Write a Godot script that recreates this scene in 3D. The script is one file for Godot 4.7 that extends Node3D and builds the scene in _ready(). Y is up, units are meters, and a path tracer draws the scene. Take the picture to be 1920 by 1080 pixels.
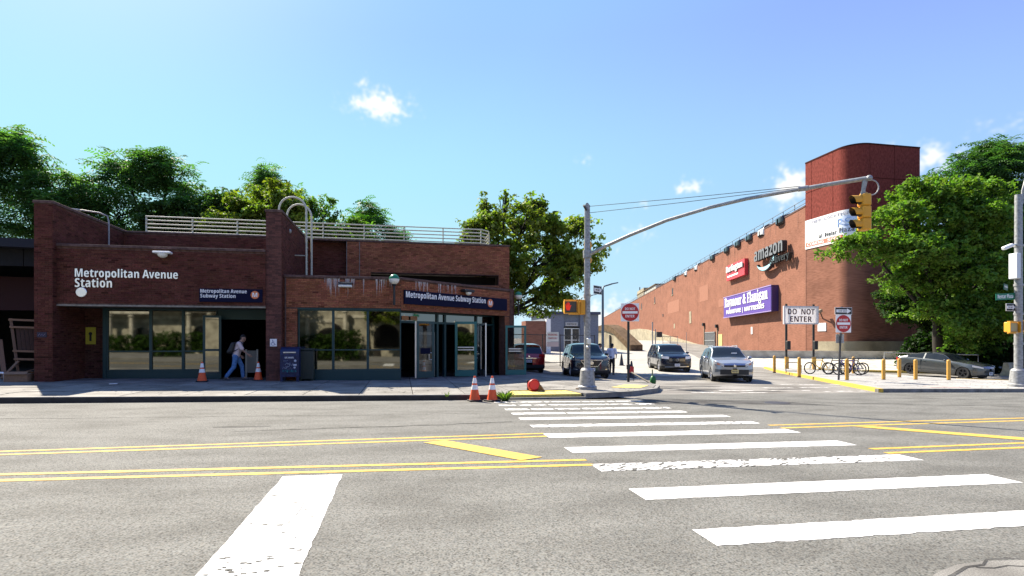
extends Node3D

const SLOPE := 0.013
var rng := RandomNumberGenerator.new()
var counts := {}
var mats := {}
var fonts := {}
var tex := {}
var noise := FastNoiseLite.new()


# ---------------------------------------------------------------- mesh builder
class MB:
	var v := PackedVector3Array()
	var n := PackedVector3Array()
	var t := PackedVector2Array()
	var c := PackedColorArray()
	var tint := Color.WHITE

	func tri(a: Vector3, b: Vector3, d: Vector3) -> void:  # counterclockwise from outside
		var m := (b - a).cross(d - a)
		if m.length_squared() < 1e-16:
			return
		m = m.normalized()
		for p in [a, d, b]:
			v.append(p)
			n.append(m)
			t.append(Vector2(p.x + p.z, -p.y))
			c.append(tint)

	func quad(a: Vector3, b: Vector3, d: Vector3, e: Vector3) -> void:
		tri(a, b, d)
		tri(a, d, e)

	func smooth(p: Array, q: Array) -> void:  # four points and their normals, counterclockwise from outside
		for i in [0, 2, 1, 0, 3, 2]:
			v.append(p[i])
			n.append(q[i])
			t.append(Vector2(p[i].x + p[i].z, -p[i].y))
			c.append(tint)

	func uvquad(a: Vector3, b: Vector3, d: Vector3, e: Vector3) -> void:  # lower left, lower right, upper right, upper left
		var m := (b - a).cross(d - a).normalized()
		var p := [a, b, d, e]
		var uv := [Vector2(0, 1), Vector2(1, 1), Vector2(1, 0), Vector2(0, 0)]
		for i in [0, 2, 1, 0, 3, 2]:
			v.append(p[i])
			n.append(m)
			t.append(uv[i])
			c.append(tint)

	func box(o: Vector3, s: Vector3, b := Basis.IDENTITY, cut := 0.0) -> void:
		var h := s / 2.0
		if cut <= 0.0:
			var p := []
			for k in 8:
				p.append(o + b * Vector3(h.x * (1 if k & 1 else -1), h.y * (1 if k & 2 else -1), h.z * (1 if k & 4 else -1)))
			quad(p[4], p[5], p[7], p[6])
			quad(p[1], p[0], p[2], p[3])
			quad(p[5], p[1], p[3], p[7])
			quad(p[0], p[4], p[6], p[2])
			quad(p[6], p[7], p[3], p[2])
			quad(p[0], p[1], p[5], p[4])
			return
		var g := Vector3(h.x - cut, h.y - cut, h.z - cut)
		# faces
		for ax in 3:
			for sg in [-1.0, 1.0]:
				var i := (ax + 1) % 3
				var j := (ax + 2) % 3
				var q := []
				for w in [[-1, -1], [1, -1], [1, 1], [-1, 1]]:
					var p := Vector3.ZERO
					p[ax] = h[ax] * sg
					p[i] = g[i] * w[0]
					p[j] = g[j] * w[1]
					q.append(o + b * p)
				if sg > 0:
					quad(q[0], q[1], q[2], q[3])
				else:
					quad(q[3], q[2], q[1], q[0])
		# edges
		for ax in 3:
			var i := (ax + 1) % 3
			var j := (ax + 2) % 3
			for s1 in [-1.0, 1.0]:
				for s2 in [-1.0, 1.0]:
					var q := []
					for w in [[-1, 0], [1, 0], [1, 1], [-1, 1]]:
						var p := Vector3.ZERO
						p[ax] = g[ax] * w[0]
						p[i] = (h[i] if w[1] == 0 else g[i]) * s1
						p[j] = (g[j] if w[1] == 0 else h[j]) * s2
						q.append(o + b * p)
					if s1 * s2 > 0:
						quad(q[0], q[1], q[2], q[3])
					else:
						quad(q[3], q[2], q[1], q[0])
		for s1 in [-1.0, 1.0]:
			for s2 in [-1.0, 1.0]:
				for s3 in [-1.0, 1.0]:
					var a := o + b * Vector3(h.x * s1, g.y * s2, g.z * s3)
					var d := o + b * Vector3(g.x * s1, h.y * s2, g.z * s3)
					var e := o + b * Vector3(g.x * s1, g.y * s2, h.z * s3)
					if s1 * s2 * s3 > 0:
						tri(a, d, e)
					else:
						tri(a, e, d)

	func bar(a: Vector3, b: Vector3, w: float, d: float, up := Vector3.UP) -> void:  # a box from a to b
		var z := (b - a).normalized()
		if absf(z.dot(up)) > 0.99:
			up = Vector3.BACK if absf(z.z) < 0.9 else Vector3.RIGHT
		var x := up.cross(z).normalized()
		box((a + b) / 2.0, Vector3(w, d, a.distance_to(b)), Basis(x, z.cross(x), z))

	func tube(pts: Array, radii: Variant, sides := 8, caps := true) -> void:
		var rings := []
		var norms := []
		var last := Vector3.ZERO
		for i in pts.size():
			var dir: Vector3 = (pts[mini(i + 1, pts.size() - 1)] - pts[maxi(i - 1, 0)]).normalized()
			var x := last
			if i == 0:
				x = dir.cross(Vector3.UP if absf(dir.y) < 0.9 else Vector3.RIGHT).normalized()
			x = (x - dir * x.dot(dir)).normalized()
			last = x
			var y := dir.cross(x)
			var r: float = radii[i] if radii is Array else radii
			var ring := []
			var nn := []
			for k in sides:
				var a := TAU * k / sides
				var q := x * cos(a) + y * sin(a)
				ring.append(pts[i] + q * r)
				nn.append(q)
			rings.append(ring)
			norms.append(nn)
		for i in pts.size() - 1:
			for k in sides:
				var l := (k + 1) % sides
				smooth([rings[i][k], rings[i][l], rings[i + 1][l], rings[i + 1][k]], [norms[i][k], norms[i][l], norms[i + 1][l], norms[i + 1][k]])
		if caps:
			for k in range(1, sides - 1):
				tri(rings[0][0], rings[0][k + 1], rings[0][k])
				var e: Array = rings[-1]
				tri(e[0], e[k], e[k + 1])

	func lathe(at: Transform3D, prof: Array, sides := 16) -> void:  # [radius, height] pairs from bottom to top, about the local y axis
		for i in prof.size() - 1:
			var d := Vector2(prof[i + 1][0] - prof[i][0], prof[i + 1][1] - prof[i][1])
			if d.length() < 1e-6:
				continue
			d = d.normalized()
			for k in sides:
				var a := TAU * k / sides
				var b := TAU * (k + 1) / sides
				var p := []
				var q := []
				for w in [[i, a], [i, b], [i + 1, b], [i + 1, a]]:
					p.append(at * Vector3(prof[w[0]][0] * cos(w[1]), prof[w[0]][1], -prof[w[0]][0] * sin(w[1])))
					q.append((at.basis * Vector3(d.y * cos(w[1]), -d.x, -d.y * sin(w[1]))).normalized())
				smooth(p, q)

	func prism(poly: PackedVector2Array, at: Transform3D, depth: float) -> void:  # poly in local xy, extruded from z = 0 to depth
		var flat := poly.duplicate()
		if Geometry2D.is_polygon_clockwise(flat):
			flat.reverse()
		var ids := Geometry2D.triangulate_polygon(flat)
		for k in range(0, ids.size(), 3):
			var p := flat[ids[k]]
			var q := flat[ids[k + 1]]
			var r := flat[ids[k + 2]]
			if (q - p).cross(r - p) < 0:
				var s := q
				q = r
				r = s
			tri(at * Vector3(p.x, p.y, depth), at * Vector3(q.x, q.y, depth), at * Vector3(r.x, r.y, depth))
			tri(at * Vector3(p.x, p.y, 0), at * Vector3(r.x, r.y, 0), at * Vector3(q.x, q.y, 0))
		for k in flat.size():
			var a := flat[k]
			var b := flat[(k + 1) % flat.size()]
			quad(at * Vector3(a.x, a.y, 0), at * Vector3(b.x, b.y, 0), at * Vector3(b.x, b.y, depth), at * Vector3(a.x, a.y, depth))

	func ball(o: Vector3, r: Vector3, rows := 8, cols := 14, from := 0.0, to := PI) -> void:
		for i in rows:
			var a := from + (to - from) * i / rows
			var b := from + (to - from) * (i + 1) / rows
			for k in cols:
				var e := TAU * k / cols
				var f := TAU * (k + 1) / cols
				var p := []
				var q := []
				for w in [[b, e], [b, f], [a, f], [a, e]]:
					var m := Vector3(sin(w[0]) * cos(w[1]), cos(w[0]), -sin(w[0]) * sin(w[1]))
					p.append(o + m * r)
					q.append((m / r).normalized())
				smooth(p, q)

	func mesh() -> ArrayMesh:
		var a := []
		a.resize(Mesh.ARRAY_MAX)
		a[Mesh.ARRAY_VERTEX] = v
		a[Mesh.ARRAY_NORMAL] = n
		a[Mesh.ARRAY_TEX_UV] = t
		a[Mesh.ARRAY_COLOR] = c
		var m := ArrayMesh.new()
		if v.size():
			m.add_surface_from_arrays(Mesh.PRIMITIVE_TRIANGLES, a)
		return m


# ---------------------------------------------------------------- nodes
func named(parent: Node, called: String) -> String:
	var key := str(parent.get_instance_id()) + called
	var k: int = counts.get(key, 0)
	counts[key] = k + 1
	return called if k == 0 else "%s_%03d" % [called, k]


func tag(o: Node, label: String, category: String, group := "", kind := "") -> void:
	if label:
		o.set_meta("label", label)
	if category:
		o.set_meta("category", category)
	if group:
		o.set_meta("group", group)
	if kind:
		o.set_meta("kind", kind)


func thing(called: String, label: String, category: String, at := Vector3.ZERO, turn := 0.0, group := "") -> Node3D:
	var o := Node3D.new()
	o.name = named(self, called)
	add_child(o, true)
	o.position = at
	o.rotation.y = turn
	tag(o, label, category, group)
	return o


func put(parent: Node, called: String, mesh: Variant, m: Material, xf := Transform3D.IDENTITY) -> MeshInstance3D:
	var o := MeshInstance3D.new()
	o.name = named(parent, called)
	o.mesh = mesh.mesh() if mesh is MB else mesh
	o.material_override = m
	o.transform = xf
	parent.add_child(o, true)
	return o


func struct(called: String, mesh: Variant, m: Material) -> MeshInstance3D:
	var o := put(self, called, mesh, m)
	o.set_meta("kind", "structure")
	return o


func copy(o: Node3D, at: Vector3, turn: float, label := "") -> Node3D:
	var c: Node3D = o.duplicate()
	var base := String(o.name)
	if base.length() > 4 and base[-4] == "_" and base.right(3).is_valid_int():
		base = base.left(-4)
	c.name = named(self, base)
	add_child(c, true)
	c.position = at
	c.rotation.y = turn
	if label:
		c.set_meta("label", label)
	return c


# many small copies of one shape, joined into one mesh: [[transform, colour], ...]
func joined(base: ArrayMesh, list: Array) -> ArrayMesh:
	var src := base.surface_get_arrays(0)
	var v0: PackedVector3Array = src[Mesh.ARRAY_VERTEX]
	var n0: PackedVector3Array = src[Mesh.ARRAY_NORMAL]
	var c0 := PackedColorArray()
	c0.resize(v0.size())
	var v := PackedVector3Array()
	var n := PackedVector3Array()
	var c := PackedColorArray()
	for q in list:
		var x: Transform3D = q[0]
		v.append_array(x * v0)
		n.append_array(Transform3D(x.basis.orthonormalized(), Vector3.ZERO) * n0)
		c0.fill(q[1])
		c.append_array(c0)
	var a := []
	a.resize(Mesh.ARRAY_MAX)
	a[Mesh.ARRAY_VERTEX] = v
	a[Mesh.ARRAY_NORMAL] = n
	a[Mesh.ARRAY_COLOR] = c
	if src[Mesh.ARRAY_INDEX] != null:
		var i0: PackedInt32Array = src[Mesh.ARRAY_INDEX]
		var ids := PackedInt32Array()
		ids.resize(i0.size() * list.size())
		var k := 0
		for j in list.size():
			var off := j * v0.size()
			for i in i0:
				ids[k] = i + off
				k += 1
		a[Mesh.ARRAY_INDEX] = ids
	var m := ArrayMesh.new()
	m.add_surface_from_arrays(Mesh.PRIMITIVE_TRIANGLES, a)
	return m


# ---------------------------------------------------------------- materials
func ramp_tex(key: String, freq: float, kind: int, lo: Color, hi: Color, octaves := 4, size := 512, bend := 0.5, gain := 0.5) -> NoiseTexture2D:
	if tex.has(key):
		return tex[key]
	var f := FastNoiseLite.new()
	f.seed = key.hash() % 10000
	f.noise_type = kind
	f.frequency = freq
	f.fractal_octaves = octaves
	f.fractal_gain = gain
	var g := Gradient.new()
	g.offsets = PackedFloat32Array([0.0, bend, 1.0])
	g.colors = PackedColorArray([lo, lo.lerp(hi, 0.6), hi])
	var x := NoiseTexture2D.new()
	x.width = size
	x.height = size
	x.seamless = true
	x.noise = f
	x.color_ramp = g
	tex[key] = x
	return x


func lin(r: float, g: float, b: float) -> Color:
	return Color(r, g, b).linear_to_srgb()


func mat(key: String, r := 0.5, g := 0.5, b := 0.5, rough := 0.8, metal := 0.0) -> StandardMaterial3D:
	if mats.has(key):
		return mats[key]
	var m := StandardMaterial3D.new()
	m.resource_name = key
	m.albedo_color = lin(r, g, b)
	m.roughness = rough
	m.metallic = metal
	mats[key] = m
	return m


func grime(m: StandardMaterial3D, t: Texture2D, scale: Vector3, t2: Texture2D = null, scale2 := Vector3.ONE) -> StandardMaterial3D:
	m.albedo_texture = t
	m.uv1_triplanar = true
	m.uv1_world_triplanar = true
	m.uv1_scale = scale
	if t2:
		m.detail_enabled = true
		m.detail_albedo = t2
		m.detail_blend_mode = BaseMaterial3D.BLEND_MODE_MUL
		m.detail_uv_layer = BaseMaterial3D.DETAIL_UV_2
		m.uv2_triplanar = true
		m.uv2_world_triplanar = true
		m.uv2_scale = scale2
	return m


func paint(key: String, r: float, g: float, b: float, metal := 0.3, rough := 0.35) -> StandardMaterial3D:
	var m := mat(key, r, g, b, rough, metal)
	m.clearcoat_enabled = true
	m.clearcoat = 1.0
	m.clearcoat_roughness = 0.05
	return m


# ---------------------------------------------------------------- ground
func rise(z: float) -> float:
	var d := maxf(0.0, -z - 30.0)
	return 0.036 * (d if d > 6.0 else d * d / 12.0 + 0.0) - (0.0 if d < 6.0 else 0.036 * 3.0)


func G(x: float, z: float) -> float:
	return -SLOPE * clampf(x, -60.0, 60.0) + (rise(maxf(z, -110.0)))


func gp(x: float, z: float, h := 0.0) -> Vector3:
	return Vector3(x, G(x, z) + h, z)


func sheet(poly: PackedVector2Array, lift: float, cell := 6.0, mb: MB = null) -> MB:  # poly holds (x, z)
	if mb == null:
		mb = MB.new()
	var lo := poly[0]
	var hi := poly[0]
	for p in poly:
		lo = lo.min(p)
		hi = hi.max(p)
	var x := floorf(lo.x / cell) * cell
	while x < hi.x:
		var z := floorf(lo.y / cell) * cell
		while z < hi.y:
			var sq := PackedVector2Array([Vector2(x, z), Vector2(x + cell, z), Vector2(x + cell, z + cell), Vector2(x, z + cell)])
			for q in Geometry2D.intersect_polygons(poly, sq):
				var ids := Geometry2D.triangulate_polygon(q)
				for k in range(0, ids.size(), 3):
					var a := gp(q[ids[k]].x, q[ids[k]].y, lift)
					var b := gp(q[ids[k + 1]].x, q[ids[k + 1]].y, lift)
					var c := gp(q[ids[k + 2]].x, q[ids[k + 2]].y, lift)
					if (b - a).cross(c - a).y > 0:
						mb.tri(a, b, c)
					else:
						mb.tri(a, c, b)
			z += cell
		x += cell
	return mb


func slab(poly: PackedVector2Array, lift: float, thick: float) -> MB:  # a piece of paving with sides
	var mb := MB.new()
	var q := poly.duplicate()
	var ids := Geometry2D.triangulate_polygon(q)
	for k in range(0, ids.size(), 3):
		var a := gp(q[ids[k]].x, q[ids[k]].y, lift)
		var b := gp(q[ids[k + 1]].x, q[ids[k + 1]].y, lift)
		var c := gp(q[ids[k + 2]].x, q[ids[k + 2]].y, lift)
		if (b - a).cross(c - a).y > 0:
			mb.tri(a, b, c)
		else:
			mb.tri(a, c, b)
	var area := 0.0
	for k in q.size():
		area += q[k].cross(q[(k + 1) % q.size()])
	for k in q.size():
		var a: Vector2 = q[k]
		var b: Vector2 = q[(k + 1) % q.size()]
		if area > 0:
			var s := a
			a = b
			b = s
		mb.quad(gp(a.x, a.y, lift - thick), gp(b.x, b.y, lift - thick), gp(b.x, b.y, lift), gp(a.x, a.y, lift))
	return mb


func paving(parent: Node, outline: PackedVector2Array, origin: Vector2, size: Vector2, turn: float, lift: float, ms: Array, called := "paving_slab") -> void:
	var lo := outline[0]
	var hi := outline[0]
	for p in outline:
		lo = lo.min(p)
		hi = hi.max(p)
	var reach := (hi - lo).length()
	var ux := Vector2(cos(turn), sin(turn))
	var uy := Vector2(-sin(turn), cos(turn))
	var nx := int(reach / size.x) + 2
	var ny := int(reach / size.y) + 2
	for i in range(-nx, nx):
		for j in range(-ny, ny):
			var a := origin + ux * (i * size.x) + uy * (j * size.y)
			if not Rect2(lo - size * 1.5, hi - lo + size * 3.0).has_point(a):
				continue
			var g := 0.012
			var sq := PackedVector2Array([a + (ux + uy) * g, a + ux * (size.x - g) + uy * g, a + ux * (size.x - g) + uy * (size.y - g), a + ux * g + uy * (size.y - g)])
			for q in Geometry2D.intersect_polygons(outline, sq):
				if q.size() < 3 or Geometry2D.triangulate_polygon(q).is_empty():
					continue
				put(parent, called, slab(q, lift + rng.randf_range(-0.004, 0.004), 0.09), ms[rng.randi() % ms.size()])


# ---------------------------------------------------------------- lettering
func font_of(face: String, weight := 700) -> SystemFont:
	var key := face + str(weight)
	if not fonts.has(key):
		var f := SystemFont.new()
		f.font_names = PackedStringArray([face])
		f.font_weight = weight
		fonts[key] = f
	return fonts[key]


# text on a plane: lower left corner, direction of reading, up direction, width and height of the whole line (0 keeps the proportions)
func letters(parent: Node, called: String, text: String, at: Vector3, along: Vector3, up: Vector3, width: float, height: float, depth: float, m: Material, face := "Droid Sans", weight := 700) -> MeshInstance3D:
	var t := TextMesh.new()
	t.text = text
	t.font = font_of(face, weight)
	t.font_size = 64
	t.pixel_size = 0.01
	t.depth = 0.2
	t.curve_step = 2.0
	var b := t.get_aabb()
	var sy := height / b.size.y
	var sx := width / b.size.x if width > 0.0 else sy
	if height <= 0.0:
		sy = sx
	var x := along.normalized()
	var z := x.cross(up).normalized()
	var y := z.cross(x).normalized()
	var basis := Basis(x * sx, y * sy, z * (depth / b.size.z))
	var o := put(parent, called, t, m)
	o.transform = Transform3D(basis, at - basis * Vector3(b.position.x, b.position.y, b.position.z))
	return o


func _ready() -> void:
	rng.seed = 20240
	noise.seed = 7
	noise.frequency = 1.0
	view()
	light_and_sky()
	make_materials()
	land()
	station()
	store()
	far_buildings()
	neighbour_shed()
	opposite_side()
	trees()
	signals()
	road_signs()
	street_things()
	cars()
	bicycles()
	people()


func view() -> void:
	var cam := Camera3D.new()
	cam.name = "camera"
	cam.projection = Camera3D.PROJECTION_FRUSTUM
	cam.near = 0.1
	cam.far = 2500.0
	cam.size = 2.0 * 0.1 * 540.0 / 1040.0
	cam.frustum_offset = Vector2(0.0, 0.1 * 102.0 / 1040.0)
	cam.position = Vector3(0, 1.65, 0)
	cam.rotation.y = -atan(208.0 / 1040.0)
	add_child(cam)
	cam.current = true


func light_and_sky() -> void:
	var sun := DirectionalLight3D.new()
	sun.name = "sun"
	sun.light_color = Color(1.0, 0.955, 0.88)
	sun.light_energy = 1.55
	sun.light_angular_distance = 0.5
	sun.shadow_enabled = true
	add_child(sun)
	sun.look_at_from_position(Vector3(-50.7, 100, -84.5), Vector3.ZERO)
	var env := Environment.new()
	env.background_mode = Environment.BG_SKY
	env.tonemap_mode = Environment.TONE_MAPPER_LINEAR
	env.tonemap_exposure = 2.9
	env.sdfgi_enabled = true
	env.ssao_enabled = true
	env.ssil_enabled = true
	var sky := Sky.new()
	var pm := PanoramaSkyMaterial.new()
	pm.panorama = ImageTexture.create_from_image(sky_image())
	pm.energy_multiplier = 0.725
	sky.sky_material = pm
	env.sky = sky
	env.background_energy_multiplier = 1.0
	var w := WorldEnvironment.new()
	w.name = "sky_and_air"
	w.environment = env
	add_child(w)


func cloud_at(az: float, el: float) -> float:  # degrees; how much cloud stands in that direction
	# centre azimuth, centre elevation, half width, half height, thickness
	var list := [
		[-2.1, 22.6, 2.5, 1.05, 1.0], [-3.7, 23.9, 0.75, 0.9, 0.45], [-1.0, 22.4, 1.5, 0.7, 0.5], [18.7, 18.0, 1.0, 0.5, 0.35],
		[38.0, 14.1, 1.5, 1.4, 1.0], [37.2, 12.6, 1.4, 0.6, 0.4], [28.9, 14.9, 1.3, 0.75, 0.6], [24.1, 11.0, 1.6, 1.0, 0.3], [24.7, 13.4, 1.0, 0.6, 0.25], [22.6, 9.2, 1.1, 0.6, 0.2],
		[48.6, 14.6, 2.0, 1.3, 0.62], [53.0, 16.5, 2.6, 0.6, 0.32], [45.6, 16.4, 1.3, 0.4, 0.28], [20.5, 1.5, 7.0, 2.6, 0.8], [28.0, 4.0, 5.0, 1.5, 0.3],
		[-62.0, 20.0, 7.0, 2.0, 0.5], [85.0, 24.0, 8.0, 2.0, 0.6], [140.0, 18.0, 9.0, 3.0, 0.8], [-150.0, 26.0, 9.0, 2.5, 0.7], [175.0, 12.0, 12.0, 3.0, 0.7], [-100.0, 11.0, 10.0, 2.5, 0.6], [110.0, 10.0, 12.0, 2.5, 0.6],
	]
	var d := 0.0
	for q in list:
		var dx: float = (az - q[0]) / q[2]
		var dy: float = (el - q[1]) / q[3]
		var r := dx * dx + dy * dy
		if r < 6.0:
			d = maxf(d, q[4] * exp(-r * 0.8))
	if d < 0.02:
		return 0.0
	var n1 := noise.get_noise_2d(az * 0.55 + 100.0, el * 0.8)
	var n2 := noise.get_noise_2d(az * 1.9, el * 2.4 + 50.0)
	var n3 := noise.get_noise_2d(az * 5.0, el * 6.0 + 80.0)
	return clampf(smoothstep(0.2, 0.95, d + n1 * 0.55 + n2 * 0.4 + n3 * 0.18) * minf(1.0, d * 3.0), 0.0, 1.0)


func sky_image() -> Image:
	var w := 2048
	var h := 1024
	var data := PackedFloat32Array()
	data.resize(w * h * 3)
	var sun := Vector3(-0.507, 1.0, -0.845).normalized()
	var k := 0
	for j in h:
		var el := 90.0 - 180.0 * (j + 0.5) / h
		var s := sin(deg_to_rad(el))
		var cl := cos(deg_to_rad(el))
		var base: Vector3
		if el >= 0.0:
			var steps := [[0.0, Vector3(0.34, 0.475, 0.495)], [0.12, Vector3(0.268, 0.443, 0.49)], [0.27, Vector3(0.220, 0.392, 0.49)], [0.48, Vector3(0.166, 0.275, 0.495)], [1.0, Vector3(0.085, 0.19, 0.4)]]
			for q in 4:
				if s >= steps[q][0]:
					base = steps[q][1].lerp(steps[q + 1][1], smoothstep(0.0, 1.0, (s - steps[q][0]) / (steps[q + 1][0] - steps[q][0])) * 0.3 + 0.7 * (s - steps[q][0]) / (steps[q + 1][0] - steps[q][0]))
		else:
			base = Vector3(0.37, 0.455, 0.48).lerp(Vector3(0.12, 0.12, 0.115), smoothstep(0.0, 0.06, -s))
		for i in w:
			var az := 360.0 * (i + 0.5) / w
			if az > 180.0:
				az -= 360.0
			var a := deg_to_rad(az)
			var dirv := Vector3(sin(a) * cl, s, -cos(a) * cl)
			var c := base
			if el > -1.0:
				var cs := dirv.dot(sun)
				var g := clampf((cs - 0.55) / 0.45, 0.0, 1.0)
				c -= Vector3(0.032, 0.085, 0.0) * clampf((0.78 - cs) / 0.5, 0.0, 1.0)
				c += Vector3(0.01, 0.035, 0.0) * g + Vector3(0.3, 0.29, 0.26) * pow(g, 9.0)
				if el < 40.0:
					var d := cloud_at(az, el)
					if d > 0.0:
						c = c.lerp(Vector3(0.56, 0.555, 0.54), d)
			data[k] = c.x
			data[k + 1] = c.y
			data[k + 2] = c.z
			k += 3
	return Image.create_from_data(w, h, false, Image.FORMAT_RGBF, data.to_byte_array())


func grit_tex() -> Texture2D:  # the stones in worn asphalt
	if tex.has("grit"):
		return tex.grit
	var w := 512
	var r := RandomNumberGenerator.new()
	r.seed = 99
	var data := PackedByteArray()
	data.resize(w * w * 3)
	for i in w * w:
		var v := 0.86 + r.randfn() * 0.1
		var k := r.randf()
		if k < 0.13:
			v -= r.randf_range(0.15, 0.42)
		elif k > 0.95:
			v += 0.14
		v = clampf(v, 0.2, 1.0)
		var warm := r.randf_range(-0.02, 0.02)
		data[i * 3] = int(clampf(v + warm, 0, 1) * 255)
		data[i * 3 + 1] = int(v * 255)
		data[i * 3 + 2] = int(clampf(v - warm, 0, 1) * 255)
	tex["grit"] = ImageTexture.create_from_image(Image.create_from_data(w, w, false, Image.FORMAT_RGB8, data))
	return tex.grit


func make_materials() -> void:
	var W := Color.WHITE
	var fine := ramp_tex("fine", 0.17, FastNoiseLite.TYPE_SIMPLEX_SMOOTH, Color(0.1, 0.1, 0.1), Color(1, 1, 1), 3, 1024, 0.5, 0.8)
	var speck := ramp_tex("speck", 0.2, FastNoiseLite.TYPE_SIMPLEX_SMOOTH, Color(0.55, 0.55, 0.55), W, 2, 1024)
	var blotch := ramp_tex("blotch", 0.012, FastNoiseLite.TYPE_SIMPLEX_SMOOTH, Color(0.66, 0.65, 0.64), W, 5, 512)
	var soft := ramp_tex("soft", 0.02, FastNoiseLite.TYPE_SIMPLEX_SMOOTH, Color(0.84, 0.84, 0.84), W, 5, 512)
	var streak := ramp_tex("streak", 0.06, FastNoiseLite.TYPE_SIMPLEX_SMOOTH, Color(0.7, 0.68, 0.66), W, 4, 512)
	grime(mat("asphalt", 0.235, 0.232, 0.212, 0.92), grit_tex(), Vector3.ONE * 0.2, ramp_tex("lanes", 0.02, FastNoiseLite.TYPE_SIMPLEX_SMOOTH, Color(0.78, 0.775, 0.77), W, 5, 512), Vector3(0.045, 0.045, 0.1))
	grime(mat("asphalt_dark", 0.14, 0.137, 0.13, 0.9), grit_tex(), Vector3.ONE * 0.2, blotch, Vector3.ONE * 0.2)
	grime(mat("drive", 0.42, 0.40, 0.365, 0.92), speck, Vector3.ONE * 0.2, blotch, Vector3(0.05, 0.05, 0.08))
	grime(mat("earth", 0.2, 0.18, 0.14, 0.95), blotch, Vector3.ONE * 0.1)
	for k in 4:
		var f: float = [1.0, 0.93, 1.06, 0.88][k]
		grime(mat("slab%d" % k, 0.40 * f, 0.385 * f, 0.35 * f, 0.9), speck, Vector3.ONE * 0.35, blotch, Vector3.ONE * 0.13)
		grime(mat("pale_slab%d" % k, 0.56 * f, 0.545 * f, 0.515 * f, 0.9), speck, Vector3.ONE * 0.35, soft, Vector3.ONE * 0.13)
	grime(mat("kerb_stone", 0.42, 0.41, 0.385, 0.85), speck, Vector3.ONE * 0.5, blotch, Vector3.ONE * 0.4)
	grime(mat("kerb_steel", 0.035, 0.033, 0.031, 0.7), blotch, Vector3.ONE * 0.5)
	grime(mat("road_white", 0.80, 0.80, 0.78, 0.8), ramp_tex("wear", 0.03, FastNoiseLite.TYPE_SIMPLEX_SMOOTH, Color(0.72, 0.71, 0.7), W, 5, 512, 0.35), Vector3.ONE * 0.5)
	grime(mat("road_yellow", 0.62, 0.40, 0.065, 0.8), tex.wear, Vector3.ONE * 0.5)
	grime(mat("kerb_yellow", 0.66, 0.44, 0.06, 0.75), tex.wear, Vector3.ONE * 0.6)
	grime(mat("tactile", 0.78, 0.62, 0.16, 0.8), tex.wear, Vector3.ONE * 0.8)
	mat("tar", 0.035, 0.034, 0.034, 0.6)
	grime(mat("old_paint", 0.62, 0.61, 0.58, 0.85), blotch, Vector3.ONE * 0.7)
	# masonry
	var b := mat("bricks", 1, 1, 1, 0.85)
	b.vertex_color_use_as_albedo = true
	grime(b, ramp_tex("brickface", 0.05, FastNoiseLite.TYPE_SIMPLEX_SMOOTH, Color(0.75, 0.72, 0.7), W, 4, 256), Vector3.ONE * 1.1)
	grime(mat("mortar", 0.15, 0.085, 0.068, 0.95), blotch, Vector3.ONE * 0.8)
	grime(mat("coping", 0.15, 0.095, 0.085, 0.8), blotch, Vector3.ONE * 0.8)
	grime(mat("soffit", 0.33, 0.30, 0.24, 0.8), blotch, Vector3.ONE * 0.8)
	grime(mat("store_brick", 0.362, 0.170, 0.119, 0.9), streak, Vector3(0.035, 0.4, 0.035), soft, Vector3(0.03, 0.05, 0.03))
	grime(mat("patched_brick", 0.375, 0.185, 0.132, 0.9), streak, Vector3(0.12, 1.1, 0.12))
	grime(mat("red_stucco", 0.30, 0.072, 0.057, 0.9), soft, Vector3.ONE * 0.35, streak, Vector3(0.2, 0.08, 0.2))
	mat("joint_dark", 0.05, 0.014, 0.012, 0.9)
	grime(mat("cream", 0.62, 0.54, 0.37, 0.9), speck, Vector3.ONE * 0.4, blotch, Vector3.ONE * 0.07)
	grime(mat("cream_dirty", 0.52, 0.44, 0.29, 0.9), blotch, Vector3.ONE * 0.4)
	grime(mat("white_wall", 0.66, 0.62, 0.54, 0.9), blotch, Vector3.ONE * 0.2)
	grime(mat("brown_wall", 0.17, 0.115, 0.07, 0.9), blotch, Vector3.ONE * 0.3)
	grime(mat("roofing", 0.16, 0.15, 0.14, 0.95), blotch, Vector3.ONE * 0.3)
	for key in ["store_brick", "patched_brick", "red_stucco", "bricks", "mortar", "coping", "joint_dark", "brown_wall", "roofing"]:
		mats[key].metallic_specular = 0.2
	for key in ["asphalt", "asphalt_dark", "drive"]:
		mats[key].metallic_specular = 0.35
	# metal, glass, paint
	mat("teal", 0.010, 0.045, 0.052, 0.42, 0.2)
	mat("teal_light", 0.03, 0.15, 0.145, 0.4, 0.2)
	mat("aluminium", 0.62, 0.63, 0.64, 0.35, 0.8)
	grime(mat("galvanised", 0.47, 0.48, 0.49, 0.5, 0.25), soft, Vector3.ONE * 0.8, blotch, Vector3.ONE * 1.3)
	grime(mat("rail_paint", 0.56, 0.56, 0.46, 0.6), soft, Vector3.ONE * 0.7)
	mat("black", 0.012, 0.012, 0.013, 0.5)
	mat("black_gloss", 0.01, 0.01, 0.012, 0.15)
	mat("rubber", 0.014, 0.014, 0.015, 0.85)
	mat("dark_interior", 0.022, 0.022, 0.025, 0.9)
	mat("mirror_glass", 0.19, 0.19, 0.165, 0.03, 1.0)
	var gl := mat("clear_glass", 0.8, 0.9, 0.88, 0.02)
	gl.transparency = BaseMaterial3D.TRANSPARENCY_ALPHA
	gl.albedo_color = Color(0.08, 0.1, 0.1, 0.42)
	mat("navy", 0.004, 0.005, 0.025, 0.7).metallic_specular = 0.25
	mat("sign_white", 0.80, 0.80, 0.79, 0.5)
	mat("letter_white", 0.93, 0.92, 0.90, 0.3, 1.0)
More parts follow.
